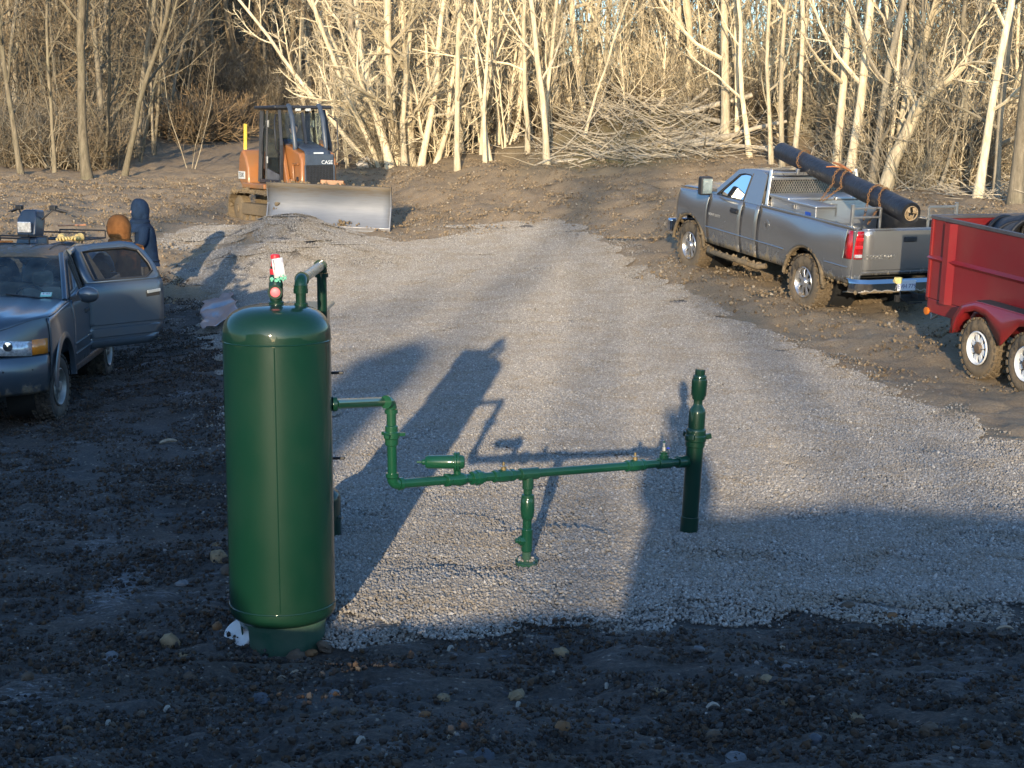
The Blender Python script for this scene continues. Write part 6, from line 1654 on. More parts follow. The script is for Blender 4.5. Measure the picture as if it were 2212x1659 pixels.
da = R(-60.0)                                               # heading: 30 degrees to the right of straight at the viewer
df = V3((math.cos(da), math.sin(da), 0))
do = V3(bc) - df * 2.18 + V3((.34, 0, 0)); do[2] = hz(do[0], do[1]) * .5 + bc.z * .5 - .05
doz = thing('bulldozer', 'orange and black crawler bulldozer with a wide worn steel blade', 'bulldozer', tuple(do), (0, math.atan2(-(do[2] - bc.z), 1.92) * -1 if False else 0, da))
# tracks
for s_ in (1, -1):
    tr = sub('track', doz, (0, s_ * .86, 0)); rad, x0, x1 = .36, -1.08, 1.08
    path = []
    n1 = 15
    for t in np.linspace(0, 1, n1, endpoint=False): path.append((x0 + (x1 - x0) * t, .03, 0))
    for t in np.linspace(-math.pi / 2, math.pi / 2, 9, endpoint=False): path.append((x1 + rad * math.cos(t), .39 + rad * math.sin(t), t + math.pi / 2))
    for t in np.linspace(0, 1, n1, endpoint=False): path.append((x1 - (x1 - x0) * t, .75 + .03 * math.sin(t * math.pi), math.pi))
    for t in np.linspace(math.pi / 2, 3 * math.pi / 2, 9, endpoint=False): path.append((x0 + rad * math.cos(t), .39 + rad * math.sin(t), t + math.pi / 2))
    sh = None
    for x, z, t in path:
        if sh is None:
            g = Geo().box((0, 0, 0), (.135, .46, .03)); g.box((.03, 0, -.035), (.022, .46, .05)); sh = g.obj('track_shoe', TRK, tr)
            o = sh
        else:
            o = sh.copy(); C.objects.link(o)
        o.location = (x, 0, z); o.rotation_euler = (0, -t, 0)
    for x, r_ in ((x0, .30), (x1, .29)): Geo().lathe([(r_, -.09), (r_, .09), (r_ * .8, .13), (r_ * .3, .13), (.08, .16), (.001, .16)], (x, 0, .39), (0, s_, 0), 24).obj('track_wheel', TRK, tr, smooth=40)
    for x in np.linspace(-.75, .75, 5): Geo().lathe([(.11, -.1), (.11, .1), (.001, .12)], (x, 0, .16), (0, s_, 0), 16).obj('track_roller', TRK, tr)
    Geo().box((0, 0, .40), (1.7, .26, .26)).obj('track_frame', TRK, tr, bevel=.03)
    # clods carried on the shoes
    rq = np.random.default_rng(41 + s_); n = 150
    i = rq.integers(0, len(path), n); pos = np.array([(path[k_][0] + rq.uniform(-.08, .08), rq.uniform(-.27, .27), path[k_][1] + rq.uniform(-.0, .07)) for k_ in i])
    v_, f_ = stone_cloud(pos, rq.uniform(.05, .16, n), rq); Geo().add(v_, t=f_).obj('mud_clods', MUD, tr, smooth=0, kind='stuff')
Geo().box((-.1, 0, .55), (2.5, .95, .46)).obj('hull', OR, doz, bevel=.04)
# engine hood: orange sides, black nose with grille
def yw(x): return .40
hood = Geo()
hood.prism([(.30, -.42, .78), (1.30, -.42, .78), (1.32, -.42, 1.50), (1.22, -.42, 1.66), (.30, -.42, 1.86)], (0, .84, 0)); ho = hood.obj('engine_hood', OR, doz, bevel=.05)
A = [[(x, y * .30, z + .02 * (1 - y * y)) for y in np.linspace(-1, 1, 7)] for x, z in ((.34, 1.875), (.8, 1.79), (1.21, 1.69), (1.325, 1.53))]
Geo().grid(A, flip=True).obj('hood_top', BLKB, ho, smooth=60, solid=.012)
nose = Geo().box((1.335, 0, 1.51), (.05, .66, .24)).obj('nose_panel', BLKB, doz, bevel=.012)
gr_ = sub('grille', doz, (1.325, 0, 0))
Geo().box((0, 0, 1.06), (.03, .66, .66)).obj('grille_back', DARK, gr_)
g = Geo()
for y in np.linspace(-.31, .31, 19): g.box((.022, y, 1.06), (.016, .012, .64))
for z in np.linspace(.76, 1.37, 17): g.box((.026, 0, z), (.012, .64, .010))
g.obj('grille_mesh', BLK, gr_)
for y in (-.335, .335): Geo().box((.02, y, 1.06), (.04, .03, .68)).obj('grille_frame', BLKB, gr_, bevel=.006)
text('CASE', .115, simple('badge_white', (.62, .66, .70), .4), doz, frame_mat((1.364, .17, 1.455), (0, 1, 0), (0, 0, 1)), .003)
Geo().box((1.30, 0, 1.655), (.05, .22, .035)).obj('head_badge', simple('badge_white2', (.55, .6, .62), .4), doz, bevel=.006)
for s_ in (1, -1):
    Geo().tube([(1.24, s_ * .46, 1.42), (.98, s_ * .46, 1.42), (.96, s_ * .46, 1.36), (1.02, s_ * .46, .86), (1.24, s_ * .46, .82)], .022, 8).obj('grab_rail', OR, doz, smooth=60)
    Geo().lathe([(.05, 0), (.05, .02), (.001, .02)], (1.14, s_ * .425, 1.10), (0, s_, 0), 16).obj('hood_latch', BLK, doz)
    Geo().prism([(.30, s_ * .43, 1.0), (.78, s_ * .43, 1.0), (.40, s_ * .43, 1.92), (.30, s_ * .43, 1.95)], (0, s_ * .10, 0)).obj('side_cowl', OR, doz, bevel=.03)
# cab
cabp = sub('cab', doz, (.24, 0, .0)); cabp.scale = (.96, 1, .995)
yo = .60
prof_c = [(-.92, 1.02), (-.92, 2.62), (.18, 2.66), (.36, 1.90), (.30, 1.02)]
PIL = []
for s_ in (1, -1):
    g = Geo()
    g.bar((-.90, s_ * yo, 1.0), (-.84, s_ * (yo - .06), 2.60), .09, .10); g.bar((-.52, s_ * (yo + .01), 1.0), (-.50, s_ * (yo - .05), 2.60), .06, .05)
    g.bar((.33, s_ * yo * .96, 1.0), (.38, s_ * yo * .96, 1.84), .07, .08); g.bar((.38, s_ * yo * .96, 1.82), (.16, s_ * (yo - .08), 2.60), .07, .08)
    g.bar((-.90, s_ * yo, 1.02), (.34, s_ * yo, 1.02), .07, .07)
    g.obj('pillar', BLK, cabp, bevel=.012)
    Geo().face([(-.48, s_ * (yo - .005), 1.32), (.30, s_ * (yo - .02), 1.18), (.35, s_ * (yo - .03), 1.84), (.16, s_ * (yo - .09), 2.52), (-.46, s_ * (yo - .07), 2.54)]).obj('door_window', CABG, cabp)
    Geo().prism([(-.48, s_ * (yo + .012), 1.05), (.30, s_ * yo, 1.05), (.30, s_ * (yo - .01), 1.17), (-.48, s_ * (yo + .002), 1.31)], (0, -s_ * .03, 0)).obj('door_panel', simple('door_grey', (.10, .10, .105), .6, var=.3), cabp, bevel=.008)
    Geo().face([(-.86, s_ * (yo - .01), 1.30), (-.54, s_ * (yo - .01), 1.30), (-.52, s_ * (yo - .07), 2.52), (-.82, s_ * (yo - .07), 2.52)]).obj('rear_side_window', CABG, cabp)
    for z in (1.50, 2.30): Geo().box((-.52, s_ * (yo - .02 - .04 * (z - 1.5)), z), (.12, .04, .16)).obj('door_hinge', simple('hinge_grey', (.5, .5, .47), .6, var=.3), cabp, bevel=.015)
    Geo().tube([(-.66, s_ * (yo + .03), 1.62), (-.66, s_ * (yo + .06), 1.68), (-.64, s_ * (yo + .01), 2.2), (-.64, s_ * (yo - .03), 2.26)], .014, 8).obj('grab_handle', BLK, cabp, smooth=60)
    # sweeps: bent guard bars in front of the cab
    Geo().tube([(.28, s_ * .36, 2.69), (.36, s_ * .36, 2.66), (.52, s_ * .36, 2.40), (.66, s_ * .36, 1.80), (.64, s_ * .36, 1.74)], .055, 8).obj('sweep_guard', BLKB, cabp, smooth=45)
    Geo().tube([(.20, s_ * .62, 2.5), (.42, s_ * .74, 2.35), (.46, s_ * .74, 1.75), (.36, s_ * .62, 1.62)], .016, 8).obj('mirror_rail', BLK, cabp, smooth=60)
Geo().box((-.36, 0, 2.66), (1.30, 1.36, .07)).obj('roof', BLK, cabp, bevel=.025)
Geo().box((-.98, 0, 2.64), (.20, 1.2, .05)).obj('roof_visor', BLK, cabp, bevel=.015)
for y in (-.12, .12): Geo().box((.24, y, 2.61), (.08, .13, .08)).obj('work_lamp', LENS_CLR, cabp, bevel=.015)
Geo().face([(.37, -.60, 1.86), (.37, .60, 1.86), (.17, .54, 2.54), (.17, -.54, 2.54)]).obj('windshield', CABG, cabp)
Geo().bar((.385, 0, 1.86), (.185, 0, 2.54), .06, .05).obj('centre_pillar', BLK, cabp)
Geo().face([(-.90, -.58, 1.35), (-.90, .58, 1.35), (-.85, .54, 2.52), (-.85, -.54, 2.52)]).obj('rear_window', CABG, cabp)
Geo().box((-.3, 0, 1.04), (1.2, 1.26, .06)).obj('cab_floor', BLK, cabp)
SEATG = simple('grey_green_seat', (.09, .10, .075), .8)
Geo().box((-.45, .0, 1.34), (.5, .52, .22)).obj('seat', SEATG, cabp, bevel=.05); Geo().box((-.70, 0, 1.68), (.14, .5, .62)).obj('seat_back', SEATG, cabp, bevel=.05)
for s_ in (1, -1): Geo().box((-.40, s_ * .40, 1.38), (.62, .20, .34)).obj('side_console', SEATG, cabp, bevel=.04)
Geo().box((.18, 0, 1.55), (.20, .5, .4)).obj('dashboard', BLK, cabp, bevel=.04)
# rear tank and fenders
for s_ in (1, -1):
    p_ = [(-1.32, s_ * .30, 1.0), (-1.36, s_ * .30, 1.2), (-1.30, s_ * .30, 1.52), (-1.18, s_ * .30, 1.70), (-1.06, s_ * .30, 1.72), (-.88, s_ * .30, 1.55), (-.76, s_ * .30, 1.30), (-.74, s_ * .30, .92), (-1.15, s_ * .30, .88)]
    Geo().prism(p_, (0, s_ * .56, 0)).obj('fuel_tank', OR, doz, bevel=.06)
    Geo().box((-.15, s_ * .80, .92), (1.35, .36, .12)).obj('fender', OR, doz, bevel=.03)
    o = Geo().box((-1.10, s_ * .868, 1.14), (.40, .01, .17)).obj('model_plate', simple('decal_white', (.62, .62, .58), .5, var=.1), doz)
    text('750K', .15, simple('decal_ink', (.03, .03, .03), .6), doz, frame_mat((-1.10, s_ * .876, 1.14), (-s_, 0, 0), (0, 0, 1)), .001)
Geo().box((-1.0, 0, 1.2), (.6, .62, .62)).obj('rear_body', OR, doz, bevel=.05)
# blade and its frame
bl = sub('blade_assembly', doz, (2.12, -.16, .02), (R(-2.5), 0, R(-31)))
A = []
for t in np.linspace(0, 1, 12):
    z = .02 + .97 * t; x = .30 * (2 * t - 1) ** 2 - .16 + (.06 * (1 - t))
    A.append([(x, y, z) for y in np.linspace(-1.30, 1.30, 15)])
bld = Geo().grid(A, flip=True).obj('moldboard', BLADE, bl, smooth=60, solid=-.035)
Geo().bar((.20, -1.34, .05), (.20, 1.34, .05), .03, .16, up=(.35, 0, 1)).obj('cutting_edge', simple('worn_edge_steel', (.36, .36, .38), .4, .7, var=.25), bl, bevel=.006)
for s_ in (1, -1):
    Geo().prism([(.17, s_ * 1.30, .0), (.03, s_ * 1.30, .3), (-.10, s_ * 1.30, .55), (.14, s_ * 1.30, .99), (-.02, s_ * 1.30, .99), (-.20, s_ * 1.30, .5), (-.05, s_ * 1.30, .0)], (0, s_ * .03, 0)).obj('end_plate', BLADE, bl, bevel=.005)
for z in (.30, .72): Geo().box((-.24, 0, z), (.16, 2.3, .12)).obj('back_rib', OR, bl, bevel=.02)
Geo().box((-.06, .05, 1.02), (.05, .50, .12)).obj('blade_top_guard', OR, bl, bevel=.015)
rq = np.random.default_rng(44)
pos = np.array([(.0 + rq.uniform(-.04, .02), rq.uniform(-1.3, 1.3), 1.0) for _ in range(40)] + [(.17 + rq.uniform(-.03, .02), .35 + rq.normal(0, .09), .12 + rq.uniform(-.05, .12)) for _ in range(60)])
v_, f_ = stone_cloud(pos, rq.uniform(.02, .09, len(pos)), rq); Geo().add(v_, t=f_).obj('mud_clods', MUD, bl, smooth=0, kind='stuff')
for s_ in (1, -1):
    Geo().bar((-.2, s_ * .50, .42), (1.34 + .22 * s_, s_ * .45, .36), .12, .18).obj('push_arm', OR, doz, bevel=.02)
    g = Geo().cyl((.95, s_ * .52, 1.00), (1.36, s_ * .50, .80), .07, 14); o = g.obj('lift_cylinder', muddy('muddy_orange', (.40, .17, .05), .5, 0, (.2, .15, .09), -1, 3, 1.2, .1, .8), doz)
    Geo().cyl((1.36, s_ * .50, .80), (1.46 + .14 * s_, s_ * .47, .72), .035, 12).obj('cylinder_rod', CHROME, o)
    Geo().box((.98, s_ * .50, .92), (.16, .10, .36)).obj('cylinder_bracket', OR, doz, bevel=.02)
# yellow marker post behind the machine
yp = P(529, 322, 40.0); yp.z = hz(yp.x, yp.y); ytop = P(529, 276, 40.0)
tag(Geo().box((yp.x, yp.y, (yp.z + ytop.z) / 2), (.085, .05, ytop.z - yp.z + .2), (0, .03, 0)).obj('marker_stake', simple('yellow_stake', (.80, .50, .02), .5, var=.08), bevel=.01), 'bright yellow marker stake left of the bulldozer cab', 'stake')
# pale sacks at the foot of the flared clump
for (zx, zy, sc3, lab) in ((786, 345, .8, 'smaller pale boulder at the left of the flared clump'), (800, 344, 1.2, 'larger pale boulder at the left of the flared clump')):
    b = P(zx, zy, 46); b.z = hz(b.x, b.y) + .12
    tag(Geo().ball(b, .20 * sc3, (1.3, .9, .9), 10, 7, .09).obj('boulder', simple('pale_stone', (.50, .44, .36), .9, var=.2), smooth=40), lab, 'boulder', 'pale boulders by the clump')
# ------------------------------------------------------------------ red trailer
REDP = muddy('red_paint', (0.20, 0.009, 0.012), .36, 0, (0.15, 0.10, 0.07), .3, .9, .25, .5, .22)
WH = simple('white_wheel', (.66, .66, .65), .35, var=.10, scale=10, coat=.3)
tw0 = P(2112, 816, 19.3)
th_ = math.atan2(.947, -.32)
tf = V3((math.cos(th_), math.sin(th_), 0)); tr_ = V3((math.sin(th_), -math.cos(th_), 0))
to = V3(tw0) + tr_ * .98 - tf * .50 + V3((.0, 0, 0))
to[2] = tw0.z - .03
tl = thing('trailer', 'red steel tandem axle trailer with white wheels hitched behind the truck', 'trailer', tuple(to), (0, R(-4.0), th_))
XF, XB, YH = 1.98, -1.75, .80                              # box front, back, half width
ZB, ZT = .74, 1.77
for s_ in (1, -1):
    o = Geo().box(((XF + XB) / 2, s_ * YH, (ZB + ZT) / 2), (XF - XB, .012, ZT - ZB)).obj('side_panel', REDP, tl)
    Geo().box(((XF + XB) / 2, s_ * YH, ZT + .012), (XF - XB + .04, .06, .045)).obj('top_rail', simple('worn_top_rail', (.10, .09, .09), .5, .3), tl, bevel=.006)
    Geo().prism([(XB, s_ * (YH + .006), 1.30), (XB, s_ * (YH + .065), 1.265), (XB, s_ * (YH + .006), 1.22)], (XF - XB, 0, 0)).obj('side_rib', REDP, tl)
    for x in (XF - .42, XF - 2.3):
        Geo().prism([(x - .13, s_ * (YH + .006), ZB - .02), (x - .055, s_ * (YH + .07), ZB - .02), (x + .055, s_ * (YH + .07), ZB - .02), (x + .13, s_ * (YH + .006), ZB - .02)], (0, 0, ZT - ZB)).obj('side_post', REDP, tl)
    Geo().box((XF - .015, s_ * (YH + .012), (ZB + ZT) / 2), (.05, .03, ZT - ZB)).obj('corner_post', REDP, tl, bevel=.006)
    Geo().box(((XF + XB) / 2 , s_ * .76, .64), (XF - XB, .08, .18)).obj('frame_rail', REDP, tl, bevel=.01)
    bo = Geo()
    for z in np.linspace(ZB + .04, ZT - .05, 26): bo.box((XF - .015, s_ * (YH + .03), z), (.012, .012, .012))
    bo.obj('weld_beads', REDP, tl, kind='stuff')
    # tandem fender
    pf = [(1.02, .46), (.97, .66), (.82, .84), (.55, .92), (.43, .93), (-.43, .93), (-.55, .92), (-.82, .84), (-.97, .66), (-1.02, .46)]
    Geo().grid([[(x, s_ * yv, z) for yv in (.83, .95, 1.08)] for x, z in pf]).obj('fender_top', REDP, tl, smooth=40, solid=.012)
    sk_o = [(x, s_ * 1.08, z) for x, z in pf]
    sk_i = [(.96, s_ * 1.08, .46), (.90, s_ * 1.08, .62), (.76, s_ * 1.08, .76), (.55, s_ * 1.08, .82), (.33, s_ * 1.08, .79), (.02, s_ * 1.08, .50), (-.02, s_ * 1.08, .50), (-.33, s_ * 1.08, .79), (-.55, s_ * 1.08, .82), (-.76, s_ * 1.08, .76), (-.90, s_ * 1.08, .62), (-.96, s_ * 1.08, .46)]
    g = Geo(); top = lambda x: float(np.interp(-abs(x), [-1.02, -.97, -.82, -.55, -.43, 0], [.46, .66, .84, .92, .93, .93]))
    ix = np.array([p[0] for p in sk_i[::-1]]); iz = np.array([p[2] for p in sk_i[::-1]])
    A = [[(x, s_ * 1.08, top(x)), (x, s_ * 1.085, (top(x) * .5 + float(np.interp(x, ix, iz)) * .5)), (x, s_ * 1.08, float(np.interp(x, ix, iz)))] for x in np.linspace(-.99, .99, 60)]
    g.grid(A).obj('fender_skirt', REDP, tl, smooth=40, solid=.01)
    Geo().box((.0, s_ * .96, .945), (1.1, .20, .006)).obj('fender_tread', simple('black_grip', (.02, .016, .018), .8), tl)
    st = dict(n=8, w=(.030, .030, .036), dish=0, hub=simple('rusty_hub', (.16, .11, .07), .7, .3))
    for x in (.48, -.48):
        e = wheel(tl, x, s_ * .94, .37, .37, .22, s_, .21, st, TYRE_DARK if s_ < 0 else TYRE, WH, 24)
        for k_ in range(6):
            t = k_ * math.pi / 3; Geo().cyl((.075 * math.cos(t), s_ * .07, .075 * math.sin(t)), (.075 * math.cos(t), s_ * .10, .075 * math.sin(t)), .013, 6).obj('wheel_nut', STEEL, e)
    Geo().cyl((.48, 0, .37), (.48, s_ * .9, .37), .04, 10).obj('axle', DARK, tl)
    Geo().cyl((-.48, 0, .37), (-.48, s_ * .9, .37), .04, 10).obj('axle', DARK, tl)
    Geo().lathe([(.05, 0), (.05, .025), (.001, .03)], (XF - .02, s_ * .80, .56), (0, s_, 0), 12).obj('side_marker', simple('orange_lens', (.6, .16, .02), .3), tl)
for x in (XF, XB): Geo().box((x, 0, (ZB + ZT) / 2), (.012, 2 * YH, ZT - ZB)).obj('end_panel', REDP, tl)
for x in (XF, XB): Geo().box((x, 0, ZT + .012), (.06, 2 * YH - .06, .045)).obj('top_rail', simple('worn_top_rail2', (.10, .09, .09), .5, .3), tl, bevel=.006)
Geo().box(((XF + XB) / 2, 0, ZB), (XF - XB - .02, 2 * YH - .02, .03)).obj('floor', DARK, tl)
for s_ in (1, -1): Geo().bar((XF - .1, s_ * .55, .60), (XF + 1.05, s_ * .06, .50), .08, .13).obj('tongue', REDP, tl, bevel=.01)
Geo().cyl((XF + .55, .0, .25), (XF + .55, 0, .95), .04, 12).obj('jack', REDP, tl)
Geo().box((XF + 1.05, 0, .52), (.3, .10, .10)).obj('coupler', REDP, tl, bevel=.02)
g = Geo()
for s_ in (1, -1): g.tube([(XF + 1.0, s_ * .1, .5), (XF + .7, s_ * .25, .30), (XF + .45, s_ * .3, .42)], .012, 6)
g.obj('safety_chains', STEEL, tl)
# black half pipes of rubber in the trailer
RUB = simple('black_rubber', (.016, .016, .018), .5, var=.3)
def tlw(x, y, z): return V3(Matrix.Translation(Vector(to)) @ Euler((0, R(-4.0), th_)).to_matrix().to_4x4() @ Vector((x, y, z)))
for (x, y, z, r_, ang, tilt, lab) in ((1.28, -.10, 1.80, .38, .2, .25, 'black rubber hoop standing nearest the front of the red trailer'), (.82, .20, 1.78, .40, -.25, .35, 'black rubber hoop in the middle of the red trailer load'), (.30, -.25, 1.90, .40, .5, -.5, 'black rubber trough tipped up at the back of the trailer load'), (-.4, .2, 1.78, .42, .1, .3, 'black rubber hoop furthest back in the red trailer')):
    t = thing('rubber_hoop', lab, 'hoop', tuple(tlw(x, y, z - .42)), (tilt, .15, th_ + ang), 'black rubber hoops in the trailer')
    a2 = np.linspace(-.5, math.pi + .5, 26); A = [[(-.30 + .60 * u, r_ * math.cos(v), r_ * math.sin(v) + .12) for u in np.linspace(0, 1, 4)] for v in a2]
    Geo().grid(A).obj('shell', RUB, t, smooth=60, solid=.025)
    for xe in (-.30, .30): Geo().tube([(xe, (r_ + .01) * math.cos(v), (r_ + .01) * math.sin(v) + .12) for v in a2], .026, 8).obj('bead', RUB, t, smooth=60)

# ------------------------------------------------------------------ people
def skin_mesh(name, pts, edges, radii, root=0, sub_=2):
    me = bpy.data.meshes.new(name); me.from_pydata([tuple(p) for p in pts], edges, [])
    o = bpy.data.objects.new(name, me); C.objects.link(o)
    md = o.modifiers.new('skin', 'SKIN'); md.use_smooth_shade = True
    if not me.skin_vertices: pass
    sv = me.skin_vertices[0].data
    for i, r_ in enumerate(radii): sv[i].radius = (r_, r_) if not isinstance(r_, tuple) else r_
    for i in range(len(pts)): sv[i].use_root = (i == root)
    ms = o.modifiers.new('subd', 'SUBSURF'); ms.levels = sub_; ms.render_levels = sub_
    return o
def cloth(name, c, rough=.9): 
    k = NT(name); a = k.noise(7, 5, .65)
    k.set(Base_Color=k.ramp(a, [(.3, tuple(v * .65 for v in c)), (.7, tuple(v * 1.2 for v in c))]), Roughness=rough, Specular_IOR_Level=.2); k.bump(k.noise(11, 4, .6), .6, .025); return k.m
SKINM = simple('skin', (.50, .30, .21), .55, var=.12)
BOOT = simple('brown_boots', (.10, .065, .04), .8)
def person(label, loc, rz, h, jacket, trousers, hood=None, lean=0.0, pose='stand', shoes=None, hair=None, vest=None, group=None):
    p = thing('person', label, 'person', tuple(loc), (0, 0, rz), group); s_ = h / 1.78
    if pose == 'stand':
        hip, ch, nk = (0, 0, .93), (.02 + lean * .25, 0, 1.25), (.04 + lean * .42, 0, 1.50)
        legs = [[(0, sg * .10, .90), (.03, sg * .12, .50), (0, sg * .13, .09), (.13, sg * .15, .05)] for sg in (1, -1)]
        arms = [[(.03 + lean * .4, sg * .19, 1.43), (.05 + lean * .45, sg * .26, 1.15), (.22 + lean * .5, sg * .19, 1.00), (.30 + lean * .5, sg * .14, 1.0)] for sg in (1, -1)]
    else:
        hip, ch, nk = (0, 0, .50), (.0, 0, .80), (.03, 0, 1.04)
        legs = [[(.05, sg * .10, .50), (.46, sg * .13, .52), (.52, sg * .13, .10), (.64, sg * .14, .06)] for sg in (1, -1)]
        arms = [[(.02, sg * .20, .97), (.06, sg * .27, .72), (.30, sg * .26, .66), (.38, sg * .24, .67)] for sg in (1, -1)]
    pts = [hip, ch, nk, (nk[0] + .02, 0, nk[2] + .10)]; rad = [(.13, .12), (.11, .09), (.05, .05), (.055, .055)]; ed = [(0, 1), (1, 2), (2, 3)]
    for L in legs:
        b = len(pts); pts += L; rad += [.09, .068, .05, .045]; ed += [(0, b), (b, b + 1), (b + 1, b + 2), (b + 2, b + 3)]
    for A_ in arms:
        b = len(pts); pts += A_; rad += [.03, .03, .034, .030]; ed += [(2, b), (b, b + 1), (b + 1, b + 2), (b + 2, b + 3)]
    o = skin_mesh('body', [tuple(V3(q) * s_) for q in pts], ed, [tuple(v * s_ for v in r_) if isinstance(r_, tuple) else r_ * s_ for r_ in rad])
    o.data.materials.append(trousers); o.parent = p
    # jacket: a slightly larger shell over trunk and arms
    jp = [tuple(V3(hip) + V3((0, 0, -.10))), hip, ch, nk]; jr = [(.19, .19), (.19, .19), (.215, .215), (.15, .15)]; je = [(0, 1), (1, 2), (2, 3)]
    for A_ in arms:
        b = len(jp); jp += A_[:3]; jr += [.105, .088, .068]; je += [(3, b), (b, b + 1), (b + 1, b + 2)]
    j = skin_mesh('jacket', [tuple(V3(q) * s_) for q in jp], je, [tuple(v * s_ for v in r_) if isinstance(r_, tuple) else r_ * s_ for r_ in jr], 1)
    j.data.materials.append(jacket); j.parent = p
    hc = V3((nk[0] + .06 + lean * .1, 0, nk[2] + .185)) * s_
    hp = Geo().ball(hc, .105 * s_, (1.0, .82, 1.18), 20, 14); hp.ball(hc + V3((.102, 0, -.015)) * s_, .022 * s_, (.9, .7, 1.2), 8, 6)
    hd_ = hp.obj('head', SKINM, p, smooth=180)
    for sg in (1, -1):
        Geo().ball(hc + V3((.086, sg * .036, .02)) * s_, .013 * s_, (.6, 1, .7), 8, 6).obj('eye', simple('eye', (.05, .04, .035), .3), hd_)
        Geo().ball(hc + V3((.0, sg * .088, 0)) * s_, .028 * s_, (.7, .35, 1), 8, 6).obj('ear', SKINM, hd_)
    Geo().ball(hc + V3((.090, 0, -.060)) * s_, .026 * s_, (.4, 1, .3), 8, 6).obj('mouth', simple('lips', (.30, .12, .10), .5), hd_)
    if hood:
        A = []
        for t in np.linspace(-.15, math.pi * .74, 11):        # open towards the face
            A.append([hc + V3((-.02 - .135 * math.sin(t - .15) * (1 if t > .3 else 1), .125 * math.cos(v) * (1 - .12 * math.cos(2 * t)), .012)) * 0 for v in (0,)])
        g = Geo(); rows = []
        for u in np.linspace(-1.05, 1.0, 14):                  # meridians around the head
            row = []
            for v in np.linspace(0, 1, 16):
                az = math.pi * (1 + .74 * (2 * v - 1)); el = u * 1.45
                r3 = 1 + .05 * math.sin(5 * az) * .4
                row.append(hc + V3((.175 * math.cos(az) * math.cos(el * .98) ** .8 * r3 - .012, .158 * math.sin(az) * math.cos(el * .98) ** .8 * r3, .180 * math.sin(el) + (.018 * max(0, u)))) * s_)
            rows.append(row)
        g.grid(rows); g.obj('hood', jacket, p, smooth=180, solid=.012)
        Geo().tube([hc + V3((-.03 + .12 * math.cos(t), .125 * math.sin(t), -.19)) * s_ for t in np.linspace(0, 2 * math.pi, 20)[:-1]], .055 * s_, 10, closed=True).obj('collar', jacket, p, smooth=60)
        Geo().lathe([(.13, -.10), (.15, -.17), (.185, -.24), (.235, -.31), (.25, -.36)], tuple(hc + V3((-.03, 0, 0)) * s_), (0, 0, 1), 24, caps=False).obj('hood_drape', jacket, p, smooth=180, solid=.02)
        Geo().ball(hc + V3((-.085, 0, -.09)) * s_, .13 * s_, (.8, 1.1, 1.1), 14, 10).obj('hood_back', jacket, p, smooth=60)
    if hair:
        Geo().ball(hc + V3((-.018, 0, .028)) * s_, .112 * s_, (1.0, .86, 1.08), 16, 12).obj('hair', hair, p, smooth=60)
    if vest:
        Geo().ball(V3((ch[0] + .06, 0, ch[2])) * s_, .15 * s_, (.75, .62, 1.5), 14, 10).obj('shirt_front', vest, p, smooth=60)
    for (L, sg) in zip(legs, (1, -1)):
        f = V3(L[2]) * s_
        Geo().ball((f[0] + .07 * s_, f[1], f[2] - .035 * s_), .062 * s_, (1.9, .85, .85), 12, 8).obj('boot', shoes or BOOT, p, smooth=60)
        # fingers of the glove / hand
    for A_ in arms:
        q = V3(A_[3]) * s_; dd = norm(V3(A_[3]) - V3(A_[2]))
        hnd = Geo().ball(q, .042 * s_, (1.2, .55, .85), 12, 8).obj('hand', SKINM, p, smooth=60)
        for k_, (zo, ln) in enumerate(((.026, .075), (.009, .085), (-.009, .08), (-.026, .062))):
            b0 = q + V3((.035, 0, zo)) * s_
            Geo().tube([b0, b0 + (dd * .5 + V3((0, 0, -.25))) * ln * s_, b0 + (dd * .75 + V3((0, 0, -.75))) * ln * s_], [.0105 * s_, .010 * s_, .008 * s_], 8).obj('finger', SKINM, hnd, smooth=60)
        b0 = q + V3((.0, -.02 * (1 if A_[3][1] > 0 else -1), .02)) * s_
        Geo().tube([b0, b0 + V3((.03, -.02 * (1 if A_[3][1] > 0 else -1), .01)) * s_, b0 + V3((.055, -.015 * (1 if A_[3][1] > 0 else -1), -.005)) * s_], [.012 * s_, .011 * s_, .009 * s_], 8).obj('thumb', SKINM, hnd, smooth=60)
    return p
TAN = cloth('tan_duck_canvas', (.22, .09, .028)); NAVY = cloth('navy_fleece', (.010, .024, .055)); JEAN = cloth('blue_jeans', (.05, .08, .16)); TROU = cloth('brown_trousers', (.11, .08, .05))
BLUEJ = cloth('blue_work_jacket', (.03, .07, .15)); MINTS = cloth('mint_shirt', (.28, .42, .36)); KHAKI = cloth('khaki_trousers', (.16, .16, .11)); HAIR = cloth('dark_hair', (.015, .012, .010))
f1 = P(288, 748, 24.2); f1.z = hz(f1.x, f1.y) + .0
person('person in a tan hooded jacket standing close behind the open grey door', f1, R(150), 1.84, TAN, JEAN, hood=True, lean=.22, shoes=simple('blue_overshoes', (.05, .16, .45), .6))
f2 = P(324, 652, 27.8); f2.z = hz(f2.x, f2.y)
person('person in a navy hooded top standing behind the open grey door', f2, R(195), 1.80, NAVY, TROU, hood=True, lean=.10)
sp0 = V3(Matrix.Translation(Vector(do)) @ Euler((0, 0, da)).to_matrix().to_4x4() @ Vector((-.16, 0, .94)))
person('person in a blue jacket driving the orange bulldozer', sp0, da, 1.78, BLUEJ, KHAKI, pose='sit', hair=HAIR, vest=MINTS)
ph = V3((.10, -.95, 1.22))
person('person standing on the bank and looking over the pad', ph, R(90), 1.72, BLUEJ, TROU, hair=HAIR)

